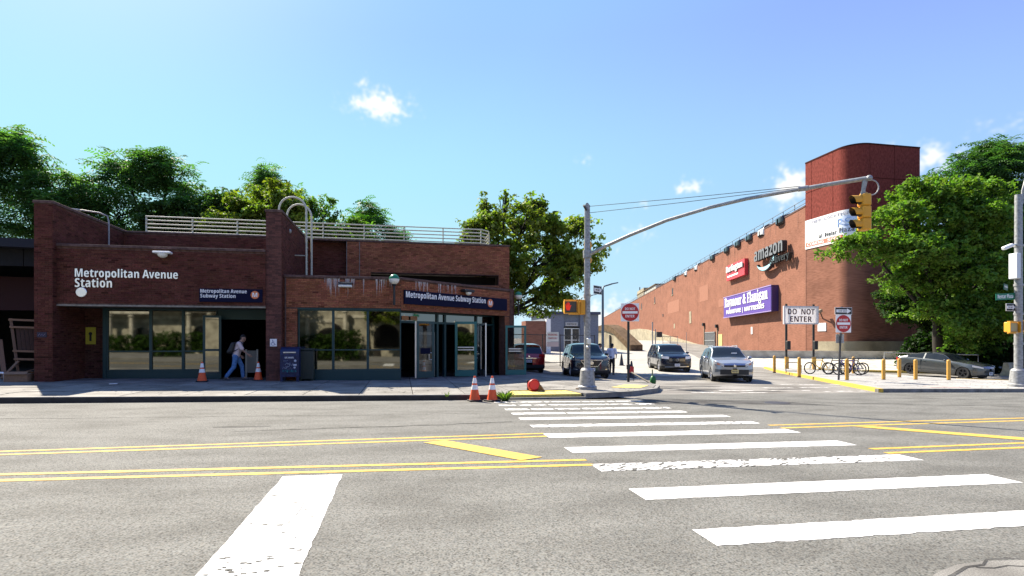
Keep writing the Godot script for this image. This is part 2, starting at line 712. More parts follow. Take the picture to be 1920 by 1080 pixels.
	mat("sign_red", 0.42, 0.012, 0.016, 0.45)
	mat("orange_disc", 0.62, 0.17, 0.05, 0.5)
	mat("green_glass", 0.008, 0.17, 0.07, 0.3)
	mat("milk_glass", 0.72, 0.72, 0.66, 0.3)
	mat("signal_yellow", 0.62, 0.30, 0.018, 0.5)
	grime(mat("bollard_yellow", 0.66, 0.36, 0.06, 0.6), tex.wear, Vector3.ONE * 1.3)
	mat("cone_orange", 0.72, 0.095, 0.02, 0.6)
	mat("cone_band", 0.80, 0.79, 0.76, 0.5)
	mat("steel_dark", 0.05, 0.05, 0.055, 0.5, 0.4)


func V2(a: Array) -> PackedVector2Array:
	var p := PackedVector2Array()
	for k in range(0, a.size(), 2):
		p.append(Vector2(a[k], a[k + 1]))
	return p


func ragged(x0: float, x1: float, z0: float, z1: float, rough: float, holes := 0.0) -> Array:  # painted stripe as one or more ragged polygons
	var out := []
	var steps := int((x1 - x0) / 0.07)
	var top := PackedVector2Array()
	var low := PackedVector2Array()
	var i := 0
	while i <= steps:
		var x := x0 + (x1 - x0) * i / steps
		if holes > 0.0 and i > 2 and i < steps - 2 and rng.randf() < holes and top.size() > 2:
			var skew := rng.randf_range(0.02, 0.09)
			top.append(Vector2(x - 0.05, z0 + rng.randf() * 0.05))
			low.append(Vector2(x - 0.05 + skew, z1 - rng.randf() * 0.12))
			low.reverse()
			top.append_array(low)
			out.append(top)
			top = PackedVector2Array([Vector2(x + rng.randf_range(0.0, 0.03), z0 + rng.randf() * 0.12)])
			low = PackedVector2Array([Vector2(x + skew + 0.01, z1 - rng.randf() * 0.06)])
			i += 1
			continue
		var w := rough * (0.3 + absf(noise.get_noise_2d(x * 2.3, z0 * 9.0)) * 2.0)
		top.append(Vector2(x, z0 + rng.randf() * w))
		low.append(Vector2(x, z1 - rng.randf() * w))
		i += 1
	low.reverse()
	top.append_array(low)
	out.append(top)
	return out


func wiggle(mb: MB, pts: Array, width: float, lift: float) -> void:  # a crack or a tar seam on the ground
	var dense := []
	for k in pts.size() - 1:
		var a: Vector2 = pts[k]
		var b: Vector2 = pts[k + 1]
		var n := int(a.distance_to(b) / 0.25) + 1
		for i in n:
			var p := a.lerp(b, float(i) / n)
			dense.append(p + Vector2(noise.get_noise_2d(p.x * 0.9, p.y * 0.9 + 7.0), noise.get_noise_2d(p.x * 0.9 + 31.0, p.y * 0.9)) * 0.12)
	dense.append(pts[-1])
	for k in dense.size() - 1:
		var d: Vector2 = (dense[k + 1] - dense[k]).normalized().orthogonal() * width * rng.randf_range(0.35, 1.0) / 2.0
		var p := [dense[k] + d, dense[k] - d, dense[k + 1] - d, dense[k + 1] + d]
		var q := []
		for w in p:
			q.append(gp(w.x, w.y, lift))
		if (q[1] - q[0]).cross(q[2] - q[0]).y > 0:
			mb.quad(q[0], q[1], q[2], q[3])
		else:
			mb.quad(q[3], q[2], q[1], q[0])


var left_walk := PackedVector2Array()
var island := PackedVector2Array()


func land() -> void:
	struct("ground", sheet(V2([-420, 120, 420, 120, 420, -520, -420, -520]), -0.12, 12.0), mats.earth)
	var road := struct("road", sheet(V2([-110, -2.9, 110, -2.9, 110, -16.02, 17.0, -17.6, 8.0, -17.4, 7.0, -16.02, -110, -16.02]), 0.0, 10.0), mats.asphalt)
	struct("driveway", sheet(V2([7.0, -16.0, 8.0, -17.4, 17.0, -17.6, 110, -16.0, 110, -170, -8, -170, -8, -20, 6.0, -20]), -0.006, 8.0), mats.drive)
	struct("concrete_apron", sheet(V2([14.0, -28.0, 19.5, -30.0, 24.0, -40.0, 60, -120, 20, -160, -5, -160, 10.5, -60, 11.5, -34.0]), 0.002, 8.0), grime(mat("apron", 0.60, 0.57, 0.50, 0.9), tex.speck, Vector3.ONE * 0.2, tex.soft, Vector3.ONE * 0.06))
	# crosswalk
	var spec := [[-4.15, -4.57, 0.03, 0.0], [-5.52, -5.98, 0.012, 0.0], [-6.85, -7.30, 0.05, 0.0], [-8.09, -8.55, 0.012, 0.0], [-9.44, -9.90, 0.012, 0.0], [-10.66, -11.02, 0.05, 0.02], [-11.75, -12.1, 0.02, 0.0], [-12.65, -12.98, 0.05, 0.06], [-13.5, -13.82, 0.06, 0.1], [-14.45, -14.72, 0.07, 0.1], [-15.25, -15.48, 0.08, 0.12]]
	for k in spec.size():
		var s: Array = spec[k]
		var mb := MB.new()
		for poly in ragged(2.56, 7.60 if k < 7 else 7.0, s[1], s[0], s[2], s[3]):
			sheet(poly, 0.004, 50.0, mb)
		put(road, "crosswalk_stripe", mb, mats.road_white)
		if k in [2, 5, 8, 9]:
			var worn := MB.new()
			for i in [60, 0, 520, 0, 0, 60, 0, 0, 70, 70][k]:
				var c := Vector2(rng.randf_range(2.6, 7.5), lerpf(s[0], s[1], pow(rng.randf(), 0.8)))
				if k == 2 and (rng.randf() * 1.3 < (c.x - 2.6) / 4.9 or noise.get_noise_2d(c.x * 1.6, 4.0) > 0.15):
					continue
				var poly := PackedVector2Array()
				var r := rng.randf_range(0.01, 0.045)
				var sk := rng.randf_range(0.8, 2.2)
				for n in 7:
					var an := TAU * n / 7.0
					var y := sin(an) * r * rng.randf_range(0.5, 1.3)
					poly.append(Vector2(clampf(c.x + cos(an) * r * rng.randf_range(0.5, 1.2) - y * sk, 2.57, 7.5), clampf(c.y + y, s[1], s[0])))
				if Geometry2D.triangulate_polygon(poly).size():
					sheet(poly, 0.0065, 50.0, worn)
			put(road, "worn_chips", worn, mats.asphalt).set_meta("kind", "stuff")
	# stop bar
	var bar := MB.new()
	var le := PackedVector2Array()
	var ri := PackedVector2Array()
	for i in 37:
		var z := -3.6 - 3.56 * i / 36.0
		le.append(Vector2(-1.41 + rng.randf() * 0.012 + 0.012 * noise.get_noise_2d(z * 2.0, 3.0), z))
		ri.append(Vector2(-0.705 - rng.randf() * 0.012 + 0.012 * noise.get_noise_2d(z * 2.0, 9.0), z))
	ri.reverse()
	le.append_array(ri)
	sheet(le, 0.004, 50.0, bar)
	put(road, "stop_bar", bar, mats.road_white)
	var chips := MB.new()
	for k in 70:
		var c := Vector2(rng.randf_range(-1.38, -0.74), -4.2 + rng.randfn() * 0.28 if k < 45 else rng.randf_range(-7.1, -4.0))
		var poly := PackedVector2Array()
		var r := rng.randf_range(0.008, 0.03)
		for i in 6:
			poly.append(c + Vector2(cos(TAU * i / 6.0) * r * rng.randf_range(0.6, 1.8), sin(TAU * i / 6.0) * r * rng.randf_range(0.4, 1.0)))
		sheet(poly, 0.0065, 50.0, chips)
	wiggle(chips, [Vector2(-1.4, -5.35), Vector2(-1.1, -5.3), Vector2(-0.72, -5.42)], 0.012, 0.0065)
	wiggle(chips, [Vector2(-1.05, -5.3), Vector2(-0.95, -6.1), Vector2(-0.9, -6.5)], 0.008, 0.0065)
	put(road, "worn_chips", chips, mats.asphalt).set_meta("kind", "stuff")
	# yellow lines
	for q in [[-5.6, -9.30, 2.58, -9.93, 0.11], [-5.6, -9.03, 2.58, -9.62, 0.11], [-4.7, -7.74, 2.6, -7.58, 0.13], [-4.7, -7.42, 2.6, -7.26, 0.13], [7.6, -10.40, 16.0, -10.86, 0.13], [7.6, -10.02, 16.0, -10.5, 0.13], [7.55, -7.76, 11.0, -7.90, 0.13], [7.5, -7.42, 11.0, -7.55, 0.13]]:
		var d := Vector2(q[2] - q[0], q[3] - q[1])
		var grow := 7.0
		var a := Vector2(q[0], q[1])
		var b := Vector2(q[2], q[3])
		if q[0] < 0:
			a -= d.normalized() * grow * 6.0
		else:
			b += d.normalized() * grow * 6.0
		var mb := MB.new()
		var n: Vector2 = d.normalized().orthogonal() * q[4] / 2.0
		var up := PackedVector2Array()
		var dn := PackedVector2Array()
		var steps := int(a.distance_to(b) / 0.25)
		for i in steps + 1:
			var p := a.lerp(b, float(i) / steps)
			var w := 1.0 - rng.randf() * 0.22
			up.append(p + n * w)
			dn.append(p - n * w)
		dn.reverse()
		up.append_array(dn)
		sheet(up, 0.004, 100.0, mb)
		put(road, "yellow_line", mb, mats.road_yellow)
	for q in [V2([0.36, -9.25, 0.74, -9.42, 2.02, -7.83, 1.66, -7.66]), V2([9.3, -9.98, 9.78, -10.02, 11.9, -8.0, 11.3, -7.98])]:
		put(road, "yellow_diagonal", sheet(q, 0.008, 50.0), mats.road_yellow)
	# seams, cracks, patches
	var tar := MB.new()
	wiggle(tar, [Vector2(7.2, -15.7), Vector2(11, -14.9), Vector2(13.5, -14.2), Vector2(18, -13.0), Vector2(27, -10.9)], 0.06, 0.005)
	wiggle(tar, [Vector2(15, -15.8), Vector2(21, -14.6), Vector2(30, -13.2)], 0.05, 0.005)
	wiggle(tar, [Vector2(-3.0, -10.8), Vector2(0.5, -11.2), Vector2(2.3, -11.5)], 0.05, 0.005)
	put(road, "tar_seam", tar, mats.asphalt_dark)
	var crack := MB.new()
	wiggle(crack, [Vector2(-11.8, -12.9), Vector2(-9.0, -13.3), Vector2(-8.2, -13.6)], 0.05, 0.005)
	wiggle(crack, [Vector2(-16, -13.8), Vector2(-7, -13.0), Vector2(1.8, -12.9)], 0.03, 0.005)
	put(road, "crack", crack, mats.asphalt_dark)
	put(road, "asphalt_patch", sheet(V2([6.9, -14.6, 9.6, -14.35, 12.2, -13.7, 11.2, -15.1, 8.2, -15.95, 7.1, -15.9]), 0.003, 50.0), mats.asphalt_dark)
	var mh := MB.new()
	mh.lathe(Transform3D(Basis.IDENTITY, gp(10.9, -14.55, -0.03)), [[0.36, 0.0], [0.36, 0.038], [0.33, 0.042], [0.0, 0.042]], 20)
	put(road, "manhole_cover", mh, mats.steel_dark)
	for q in [[-3.0, -11.4, 0.5, 0.09], [9.0, -13.0, 0.35, 0.05]]:
		var poly := PackedVector2Array()
		for i in 16:
			var an := TAU * i / 16
			var rr := 1.0 + 0.5 * noise.get_noise_2d(q[0] * 3.0 + cos(an) * 1.5, q[1] + sin(an) * 1.5)
			poly.append(Vector2(q[0] + cos(an) * q[2] * rr, q[1] + sin(an) * q[3] * rr))
		put(road, "oil_stain", sheet(poly, 0.003, 50.0), mats.asphalt_dark)
	# faded markings at the mouth of the driveway
	var dw := get_node("driveway")
	for q in [[10.5, -19.0, 15.4, -18.6], [9.8, -18.2, 13.0, -17.9], [14.0, -20.1, 17.6, -19.9], [11.8, -19.9, 13.6, -20.4], [15.6, -18.2, 17.6, -18.35], [16.5, -21.8, 20.0, -21.5]]:
		var mb := MB.new()
		var d := Vector2(q[2] - q[0], q[3] - q[1])
		var steps := int(d.length() / 0.12)
		var run := []
		for i in steps + 1:
			var p := Vector2(q[0], q[1]) + d * i / steps
			if noise.get_noise_2d(p.x * 1.1, p.y * 1.7) > -0.16:
				run.append(p)
			else:
				if run.size() > 2:
					wiggle(mb, run, 0.34, 0.0)
				run = []
		if run.size() > 2:
			wiggle(mb, run, 0.34, 0.0)
		put(dw, "faded_marking", mb, mats.old_paint)
	for k in 7:
		var mb := MB.new()
		var cx := rng.randf_range(9.6, 16.0)
		var cz := rng.randf_range(-20.8, -17.9)
		var poly := PackedVector2Array()
		for i in 14:
			var an := TAU * i / 14
			poly.append(Vector2(cx + cos(an) * rng.randf_range(0.5, 1.1), cz + sin(an) * rng.randf_range(0.1, 0.22)))
		sheet(poly, -0.002 + 0.0004 * k, 50.0, mb)
		put(dw, "asphalt_patch", mb, mats.asphalt_dark)
	# left pavement
	left_walk = V2([-60, -16.25, 3.0, -16.25, 5.6, -16.5, 7.3, -17.1, 8.7, -18.2, 9.5, -19.6, 9.75, -21.6, 8.3, -24.2, 7.2, -26.3, 6.7, -29.6, 5.4, -30.6, -60, -30.6])
	var walk := struct("sidewalk", sheet(left_walk, 0.075, 8.0), mats.kerb_steel)
	var near := V2([-25.5, -16.27, 3.0, -16.27, 5.6, -16.52, 7.3, -17.12, 8.68, -18.22, 9.48, -19.6, 9.73, -21.6, 8.28, -24.2, 7.2, -26.25, 6.7, -29.5, 5.0, -29.5, 5.0, -26.2, 0.0, -24.4, -25.5, -24.4])
	var ramp := V2([3.05, -16.26, 5.5, -16.5, 5.35, -17.75, 3.5, -17.65])
	var outer := Geometry2D.clip_polygons(near, ramp)
	paving(walk, outer[0], Vector2(-25.5, -16.27), Vector2(1.52, 1.52), 0.0, 0.15, [mats.slab0, mats.slab1, mats.slab2, mats.slab3])
	put(walk, "tactile_ramp", slab(ramp, 0.125, 0.12), mats.tactile)
	var dots := MB.new()
	for i in 11:
		for j in 6:
			dots.ball(gp(3.5 + i * 0.17 + j * 0.02, -16.6 - j * 0.17, 0.122), Vector3(0.025, 0.014, 0.025), 3, 6, 0.0, PI * 0.5)
	put(walk, "tactile_domes", dots, mats.tactile).set_meta("kind", "stuff")
	put(walk, "tactile_patch", slab(V2([8.2, -18.2, 9.1, -19.4, 8.4, -19.9, 7.3, -18.6]), 0.158, 0.05), mats.tactile)
	var kerb := MB.new()
	var line := [Vector2(-60, -16.1), Vector2(3.0, -16.1), Vector2(5.6, -16.36), Vector2(7.38, -16.98), Vector2(8.82, -18.12), Vector2(9.65, -19.58), Vector2(9.9, -21.6)]
	for k in line.size() - 1:
		var a: Vector2 = line[k]
		var b: Vector2 = line[k + 1]
		var n := int(a.distance_to(b) / 2.4) + 1
		var side := (b - a).normalized().orthogonal()
		if side.y > 0:
			side = -side
		if k >= 4:
			side = Vector2(-1, 0.1).normalized()
		for i in n:
			var p := a.lerp(b, float(i) / n)
			var q := a.lerp(b, (i + 1.0) / n - 0.004 / a.distance_to(b))
			var low := 0.14 if k != 1 else 0.03
			var piece := slab(PackedVector2Array([p, q, q + side * 0.16, p + side * 0.16]), low + 0.012, 0.16)
			put(walk, "kerb_stone", piece, mats.kerb_stone)
			if k == 0 and p.x > -40:
				put(walk, "kerb_face", slab(PackedVector2Array([p - side * 0.012, q - side * 0.012, q, p]), low - 0.01, 0.16), mats.kerb_steel)
	var gum := MB.new()
	for k in 260:
		var x := rng.randf_range(-14.0, 8.0)
		var z := rng.randf_range(-21.4, -16.6) if x < 5.0 else rng.randf_range(-19.0, -17.2)
		var r := rng.randf_range(0.015, 0.045)
		gum.lathe(Transform3D(Basis.from_scale(Vector3(1, 1, rng.randf_range(0.6, 1.0))), gp(x, z, 0.155)), [[r, 0.0], [r * 0.7, 0.003], [0.0, 0.0035]], 7)
	for k in 200:
		var r := rng.randf_range(0.015, 0.05)
		gum.lathe(Transform3D(Basis.IDENTITY, gp(rng.randf_range(20.0, 34.0), rng.randf_range(-22.0, -17.8), 0.135)), [[r, 0.0], [r * 0.7, 0.003], [0.0, 0.0035]], 7)
	put(walk, "gum_spots", gum, mats.asphalt_dark).set_meta("kind", "stuff")
	var cracks := MB.new()
	for q in [[-11.0, -17.0, -9.2, -18.6], [-6.4, -16.5, -6.0, -18.0], [0.4, -17.4, 1.8, -18.5], [4.6, -18.6, 6.2, -19.6], [6.6, -18.2, 7.6, -17.5], [-3.4, -16.6, -2.6, -17.4]]:
		wiggle(cracks, [Vector2(q[0], q[1]), Vector2((q[0] + q[2]) / 2.0 + 0.2, (q[1] + q[3]) / 2.0), Vector2(q[2], q[3])], 0.03, 0.157)
	put(walk, "crack", cracks, mats.asphalt_dark)
	# right pavement island
	island = V2([17.6, -17.75, 26.0, -17.35, 60, -17.0, 60, -22.4, 35.0, -22.2, 30.2, -22.6, 28.6, -24.0, 28.4, -30.0, 26.6, -36.5, 25.6, -35.6])
	var isle := struct("pavement_island", sheet(island, 0.07, 6.0), mats.asphalt_dark)
	var paved := Geometry2D.offset_polygon(island, -0.16)
	paving(isle, paved[0], Vector2(17.6, -17.7), Vector2(1.6, 1.6), 0.0, 0.13, [mats.pale_slab0, mats.pale_slab1, mats.pale_slab2, mats.pale_slab3])
	var rim := [[25.6, -35.6, 17.6, -17.75, "y"], [17.6, -17.75, 26.0, -17.35, "g"], [26.0, -17.35, 60.0, -17.0, "g"], [28.6, -24.0, 30.2, -22.6, "y"], [30.2, -22.6, 35.0, -22.2, "g"]]
	for q in rim:
		var a := Vector2(q[0], q[1])
		var b := Vector2(q[2], q[3])
		var n := int(a.distance_to(b) / 2.4) + 1
		var side := (b - a).normalized().orthogonal()
		var mid := (a + b) / 2.0 + side * 0.2
		if not Geometry2D.is_point_in_polygon(mid, island):
			side = -side
		for i in n:
			var p := a.lerp(b, float(i) / n)
			var e := a.lerp(b, (i + 1.0) / n - 0.004 / a.distance_to(b))
			put(isle, "kerb_stone", slab(PackedVector2Array([p, e, e + side * 0.17, p + side * 0.17]), 0.14 if q[4] == "y" else 0.135, 0.2), mats.kerb_yellow if q[4] == "y" else mats.kerb_stone)
	put(isle, "worn_patch", slab(V2([20.6, -18.3, 22.4, -18.2, 22.2, -18.8, 21.0, -19.0]), 0.137, 0.02), grime(mat("faded_red", 0.55, 0.40, 0.36, 0.9), tex.blotch, Vector3.ONE * 0.6))
	# near pavement, of which only the corner shows
	var edge := [Vector2(-60, -3.0), Vector2(3.3, -3.0), Vector2(3.6, -3.14), Vector2(3.85, -3.22), Vector2(4.1, -3.24), Vector2(4.5, -3.2), Vector2(4.8, -3.23), Vector2(5.4, -3.2), Vector2(60, -3.2)]
	var out := PackedVector2Array(edge)
	out.append_array(V2([60, 9.5, -60, 9.5]))
	var here := struct("near_sidewalk", slab(out, 0.135, 0.2), mats.slab1)
	var rim2 := MB.new()
	wiggle(rim2, [Vector2(3.4, -3.02), Vector2(3.85, -3.20), Vector2(4.1, -3.22), Vector2(4.5, -3.18), Vector2(4.8, -3.21), Vector2(5.4, -3.18)], 0.03, 0.137)
	wiggle(rim2, [Vector2(3.9, -3.19), Vector2(4.0, -3.14), Vector2(4.3, -3.1)], 0.02, 0.137)
	put(here, "worn_edge", rim2, mats.asphalt_dark)


# bricks laid on a wall: lower left corner, direction of the courses, up, size, openings [u0, v0, u1, v1], colour
func lay(list: Array, at: Vector3, along: Vector3, w: float, h: float, tint: Color, holes := [], proud := 0.012) -> void:
	var out := along.cross(Vector3.UP).normalized()
	var step := Vector2(0.2125, 0.0675)
	var rows := int(h / step.y)
	var cols := int(w / step.x) + 2
	for j in rows:
		var v := j * step.y
		for i in cols:
			var u0 := (i - (0.5 if j % 2 else 0.0)) * step.x
			var u1 := minf(u0 + step.x - 0.01, w)
			u0 = maxf(u0, 0.0)
			if u1 - u0 < 0.03:
				continue
			var hit := false
			for q in holes:
				if u1 > q[0] + 0.01 and u0 < q[2] - 0.01 and v + step.y > q[1] + 0.005 and v < q[3] - 0.005:
					if u0 < q[0] - 0.05:
						u1 = q[0]
					elif u1 > q[2] + 0.05:
						u0 = q[2]
					else:
						hit = true
			if hit or u1 - u0 < 0.03:
				continue
			var c := at + along * (u0 + u1) / 2.0 + Vector3.UP * (v + 0.029) + out * (proud - 0.02 + rng.randf_range(-0.002, 0.002))
			var k := rng.randf_range(0.72, 1.18)
			var n := noise.get_noise_2d(c.x * 0.5 + c.z * 0.5, c.y * 0.9)
			k *= 1.0 + n * 0.25
			if rng.randf() < 0.06:
				k *= 0.6
			list.append([Transform3D(Basis(along * (u1 - u0), Vector3.UP * 0.0575, out * 0.04), c), Color(tint.r * k, tint.g * k * rng.randf_range(0.9, 1.1), tint.b * k)])


func brickwork(parent: Node, list: Array, called := "brickwork") -> void:
	var mb := MB.new()
	mb.box(Vector3.ZERO, Vector3.ONE)
	put(parent, called, joined(mb.mesh(), list), mats.bricks).set_meta("kind", "stuff")


func block(parent: Node, called: String, x0: float, x1: float, y0: float, y1: float, z0: float, z1: float, m: Material, cut := 0.0) -> MeshInstance3D:
	var mb := MB.new()
	mb.box(Vector3((x0 + x1) / 2, (y0 + y1) / 2, (z0 + z1) / 2), Vector3(absf(x1 - x0), absf(y1 - y0), absf(z1 - z0)), Basis.IDENTITY, cut)
	return put(parent, called, mb, m)


# a glazed leaf or light in a frame: lower left corner, along, width, height; returns the frame
func glazed(parent: Node, called: String, at: Vector3, along: Vector3, w: float, h: float, rail: float, foot: float, depth: float, fm: Material, gm: Material, mid := []) -> MeshInstance3D:
	var out := along.cross(Vector3.UP).normalized()
	var b := Basis(along, Vector3.UP, out)
	var mb := MB.new()
	mb.box(at + b * Vector3(rail / 2, h / 2, 0), Vector3(rail, h, depth), b)
	mb.box(at + b * Vector3(w - rail / 2, h / 2, 0), Vector3(rail, h, depth), b)
	mb.box(at + b * Vector3(w / 2, foot / 2, 0), Vector3(w - 2 * rail, foot, depth), b)
	mb.box(at + b * Vector3(w / 2, h - rail / 2, 0), Vector3(w - 2 * rail, rail, depth), b)
	for y in mid:
		mb.box(at + b * Vector3(w / 2, y, 0), Vector3(w - 2 * rail, rail, depth * 0.9), b)
	var o := put(parent, called, mb, fm)
	var g := MB.new()
	var y0 := foot
	for y in mid + [h - rail / 2]:
		var tip := Basis(Vector3.UP, rng.randf_range(-0.007, 0.007)) * Basis(along, rng.randf_range(-0.005, 0.005))
		g.box(at + b * Vector3(w / 2, (y0 + y - rail / 2) / 2, 0), Vector3(w - 2 * rail, y - rail / 2 - y0, 0.012), tip * b)
		put(o, "pane", g, gm)
		g = MB.new()
		y0 = y + rail / 2
	return o


func disc_sign(parent: Node, called: String, c: Vector3, r: float, along: Vector3, depth: float, m: Material) -> MeshInstance3D:
	var out := along.cross(Vector3.UP).normalized()
	var mb := MB.new()
	mb.lathe(Transform3D(Basis(along, out, -Vector3.UP), c), [[r, 0.0], [r, depth * 0.8], [r * 0.94, depth], [0.0, depth]], 28)
	return put(parent, called, mb, m)


func station() -> void:
	var s := thing("station_building", "low dark red brick station with glazed shopfront, tall piers and flat roof", "building")
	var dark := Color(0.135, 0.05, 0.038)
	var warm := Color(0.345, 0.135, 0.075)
	var X := Vector3.RIGHT
	var mo = mats.mortar
	# piers and the wing walls behind them
	block(s, "pier", -12.25, -11.71, -0.3, 6.40, -22.5, -21.72, mo)
	block(s, "pier", -4.92, -4.38, -0.3, 6.50, -22.6, -22.02, mo)
	block(s, "wing_wall", -12.25, -11.715, -0.3, 6.40, -40.0, -22.502, mo)
	block(s, "wing_wall", -4.918, -4.385, 2.9, 6.50, -27.58, -22.602, mo)
	block(s, "coping", -12.29, -11.67, 6.40, 6.50, -40.0, -21.68, mats.coping, 0.01)
	block(s, "coping", -4.96, -4.34, 6.50, 6.60, -27.6, -21.98, mats.coping, 0.01)
	var L := []
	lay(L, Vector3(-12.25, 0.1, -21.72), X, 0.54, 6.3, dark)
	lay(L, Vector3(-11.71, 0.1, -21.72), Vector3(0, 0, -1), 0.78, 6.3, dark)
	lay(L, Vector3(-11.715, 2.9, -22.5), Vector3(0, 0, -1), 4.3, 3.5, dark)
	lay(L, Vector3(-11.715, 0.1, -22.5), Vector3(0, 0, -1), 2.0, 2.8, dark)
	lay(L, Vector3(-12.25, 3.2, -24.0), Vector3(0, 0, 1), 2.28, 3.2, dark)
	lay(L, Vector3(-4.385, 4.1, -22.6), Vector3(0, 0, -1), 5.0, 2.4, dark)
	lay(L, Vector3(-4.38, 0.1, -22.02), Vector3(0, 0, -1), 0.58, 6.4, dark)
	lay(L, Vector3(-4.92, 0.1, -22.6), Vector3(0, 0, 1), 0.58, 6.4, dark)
	# the bricks of the middle pier, one by one
	var one := []
	lay(one, Vector3(-4.92, 0.08, -22.02), X, 0.54, 6.42, dark)
	var shapes := MB.new()
	shapes.box(Vector3.ZERO, Vector3.ONE, Basis.IDENTITY, 0.02)
	var shape := shapes.mesh()
	var bm := []
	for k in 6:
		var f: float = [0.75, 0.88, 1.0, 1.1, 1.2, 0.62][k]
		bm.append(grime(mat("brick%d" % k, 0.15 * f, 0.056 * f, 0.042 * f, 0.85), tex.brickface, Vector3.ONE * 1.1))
	for q in one:
		put(s, "brick", shape, bm[rng.randi() % 6], q[0])
	# left bay
	block(s, "spandrel", -11.7, -4.925, 2.98, 4.98, -22.3, -21.94, mo)
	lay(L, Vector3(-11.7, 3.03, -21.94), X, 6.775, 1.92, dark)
	block(s, "coping", -11.7, -4.93, 4.98, 5.08, -22.34, -21.88, mats.coping, 0.012)
	block(s, "lintel", -11.7, -4.93, 2.92, 2.977, -22.3, -21.93, mats.soffit)
	block(s, "soffit", -11.7, -4.93, 2.94, 2.975, -25.2, -22.305, mats.roofing)
	block(s, "roof", -11.7, -4.93, 4.78, 4.9, -26.6, -22.31, mats.roofing)
	block(s, "parapet_wall", -11.7, -4.93, 4.7, 6.38, -27.0, -26.7, mo)
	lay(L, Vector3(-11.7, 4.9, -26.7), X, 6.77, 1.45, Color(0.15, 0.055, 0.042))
	block(s, "coping", -11.7, -4.96, 6.38, 6.46, -27.05, -26.65, mats.coping, 0.01)
	# mid bay
	block(s, "spandrel", -4.38, 0.0, 2.98, 4.12, -22.7, -22.34, mo)
	lay(L, Vector3(-4.38, 3.0, -22.34), X, 4.38, 1.1, warm)
	block(s, "coping", -4.36, 0.02, 4.12, 4.22, -22.74, -22.28, mats.coping, 0.012)
	block(s, "jamb", -4.38, -3.88, -0.2, 2.978, -22.7, -22.345, mo)
	lay(L, Vector3(-4.38, 0.1, -22.345), X, 0.5, 2.9, warm)
	block(s, "lintel", -3.88, 0.0, 2.92, 2.977, -22.69, -22.36, mats.teal)
	block(s, "downpipe", -4.33, -4.27, 0.2, 4.1, -22.32, -22.26, mats.coping, 0.02)
	# upper wall
	block(s, "upper_wall", -1.95, 5.38, 5.02, 6.5, -28.0, -27.62, mo)
	block(s, "upper_wall", -1.95, -1.44, 4.0, 5.02, -28.0, -27.62, mo)
	block(s, "upper_wall", 4.83, 5.38, -0.3, 5.02, -28.0, -27.62, mo)
	block(s, "upper_wall", -1.44, 4.83, 4.0, 4.53, -28.0, -27.62, mo)
	block(s, "upper_wall", -2.55, -1.96, 4.0, 6.5, -28.0, -27.64, mo)
	block(s, "upper_wall", -4.38, -2.56, 4.0, 6.5, -28.4, -28.1, mo)
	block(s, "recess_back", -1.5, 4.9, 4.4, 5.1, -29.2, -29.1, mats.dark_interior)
	block(s, "coping", -4.4, 5.42, 6.50, 6.58, -28.4, -27.58, mats.coping, 0.01)
	lay(L, Vector3(-1.95, 4.05, -27.62), X, 7.33, 2.45, warm, [[0.51, 0.48, 6.78, 0.97]])
	lay(L, Vector3(-2.55, 4.05, -27.64), X, 0.57, 2.45, warm)
	lay(L, Vector3(-4.38, 4.05, -28.1), X, 1.82, 2.45, dark)
	for x in [-2.553, -1.955]:
		block(s, "pale_joint", x - 0.012, x + 0.012, 4.1, 6.48, -27.7, -27.6, mats.kerb_stone)
	block(s, "side_wall", 5.0, 5.38, -0.3, 6.5, -40.0, -28.0, mo)
	lay(L, Vector3(5.38, 0.1, -27.62), Vector3(0, 0, -1), 6.0, 6.4, warm)
	block(s, "main_roof", -11.7, 5.0, 6.2, 6.3, -40.0, -28.42, mats.roofing)
	# right bay, turned back from the street
	var A := Vector3(0, 0, -22.34)
	var B := Vector3(5.15, 0, -26.42)
	var D := (B - A).normalized()
	var N := D.cross(Vector3.UP).normalized()
	var len := A.distance_to(B)
	var bas := Basis(D, Vector3.UP, N)
	var mb := MB.new()
	mb.box(A + D * len / 2 + Vector3(0, 3.52, 0) - N * 0.18, Vector3(len, 1.2, 0.36), bas)
	put(s, "spandrel", mb, mo)
	lay(L, A + Vector3(0, 2.93, 0), D, len, 1.19, warm)
	mb = MB.new()
	mb.box(A + D * (len / 2 + 0.03) + Vector3(0, 4.17, 0) - N * 0.17, Vector3(len + 0.06, 0.1, 0.46), bas, 0.012)
	put(s, "coping", mb, mats.coping)
	mb = MB.new()
	mb.box(A + D * (len - 0.17) + Vector3(0, 1.46, 0) - N * 0.18, Vector3(0.34, 3.1, 0.36), bas)
	put(s, "pier", mb, mo)
	lay(L, A + D * (len - 0.34) + Vector3(0, 0.05, 0), D, 0.34, 2.88, warm)
	mb = MB.new()
	mb.box(Vector3(5.27, 2.0, -27.02), Vector3(0.22, 4.5, 1.18))
	put(s, "return_wall", mb, mo)
	lay(L, Vector3(5.38, 0.05, -26.43), Vector3(0, 0, -1), 1.18, 4.1, warm)
	# low roof over mid and right bays
	mb = MB.new()
	mb.prism(V2([-4.38, 22.7, 0.05, 22.7, 5.0, 26.7, 5.15, 27.6, -4.38, 28.0]), Transform3D(Basis(Vector3.RIGHT, Vector3.FORWARD, Vector3.UP), Vector3(0, 3.85, 0)), 0.12)
	put(s, "low_roof", mb, mats.roofing)
	brickwork(s, L)
	stains(s, A, D, N)
	# left shopfront
	var fz := -23.5
	block(s, "stall_riser", -11.0, -6.95, 0.1, 0.56, fz - 0.08, fz + 0.03, mats.teal)
	var xs := [-10.98, -10.86, -9.37, -8.24, -7.02]
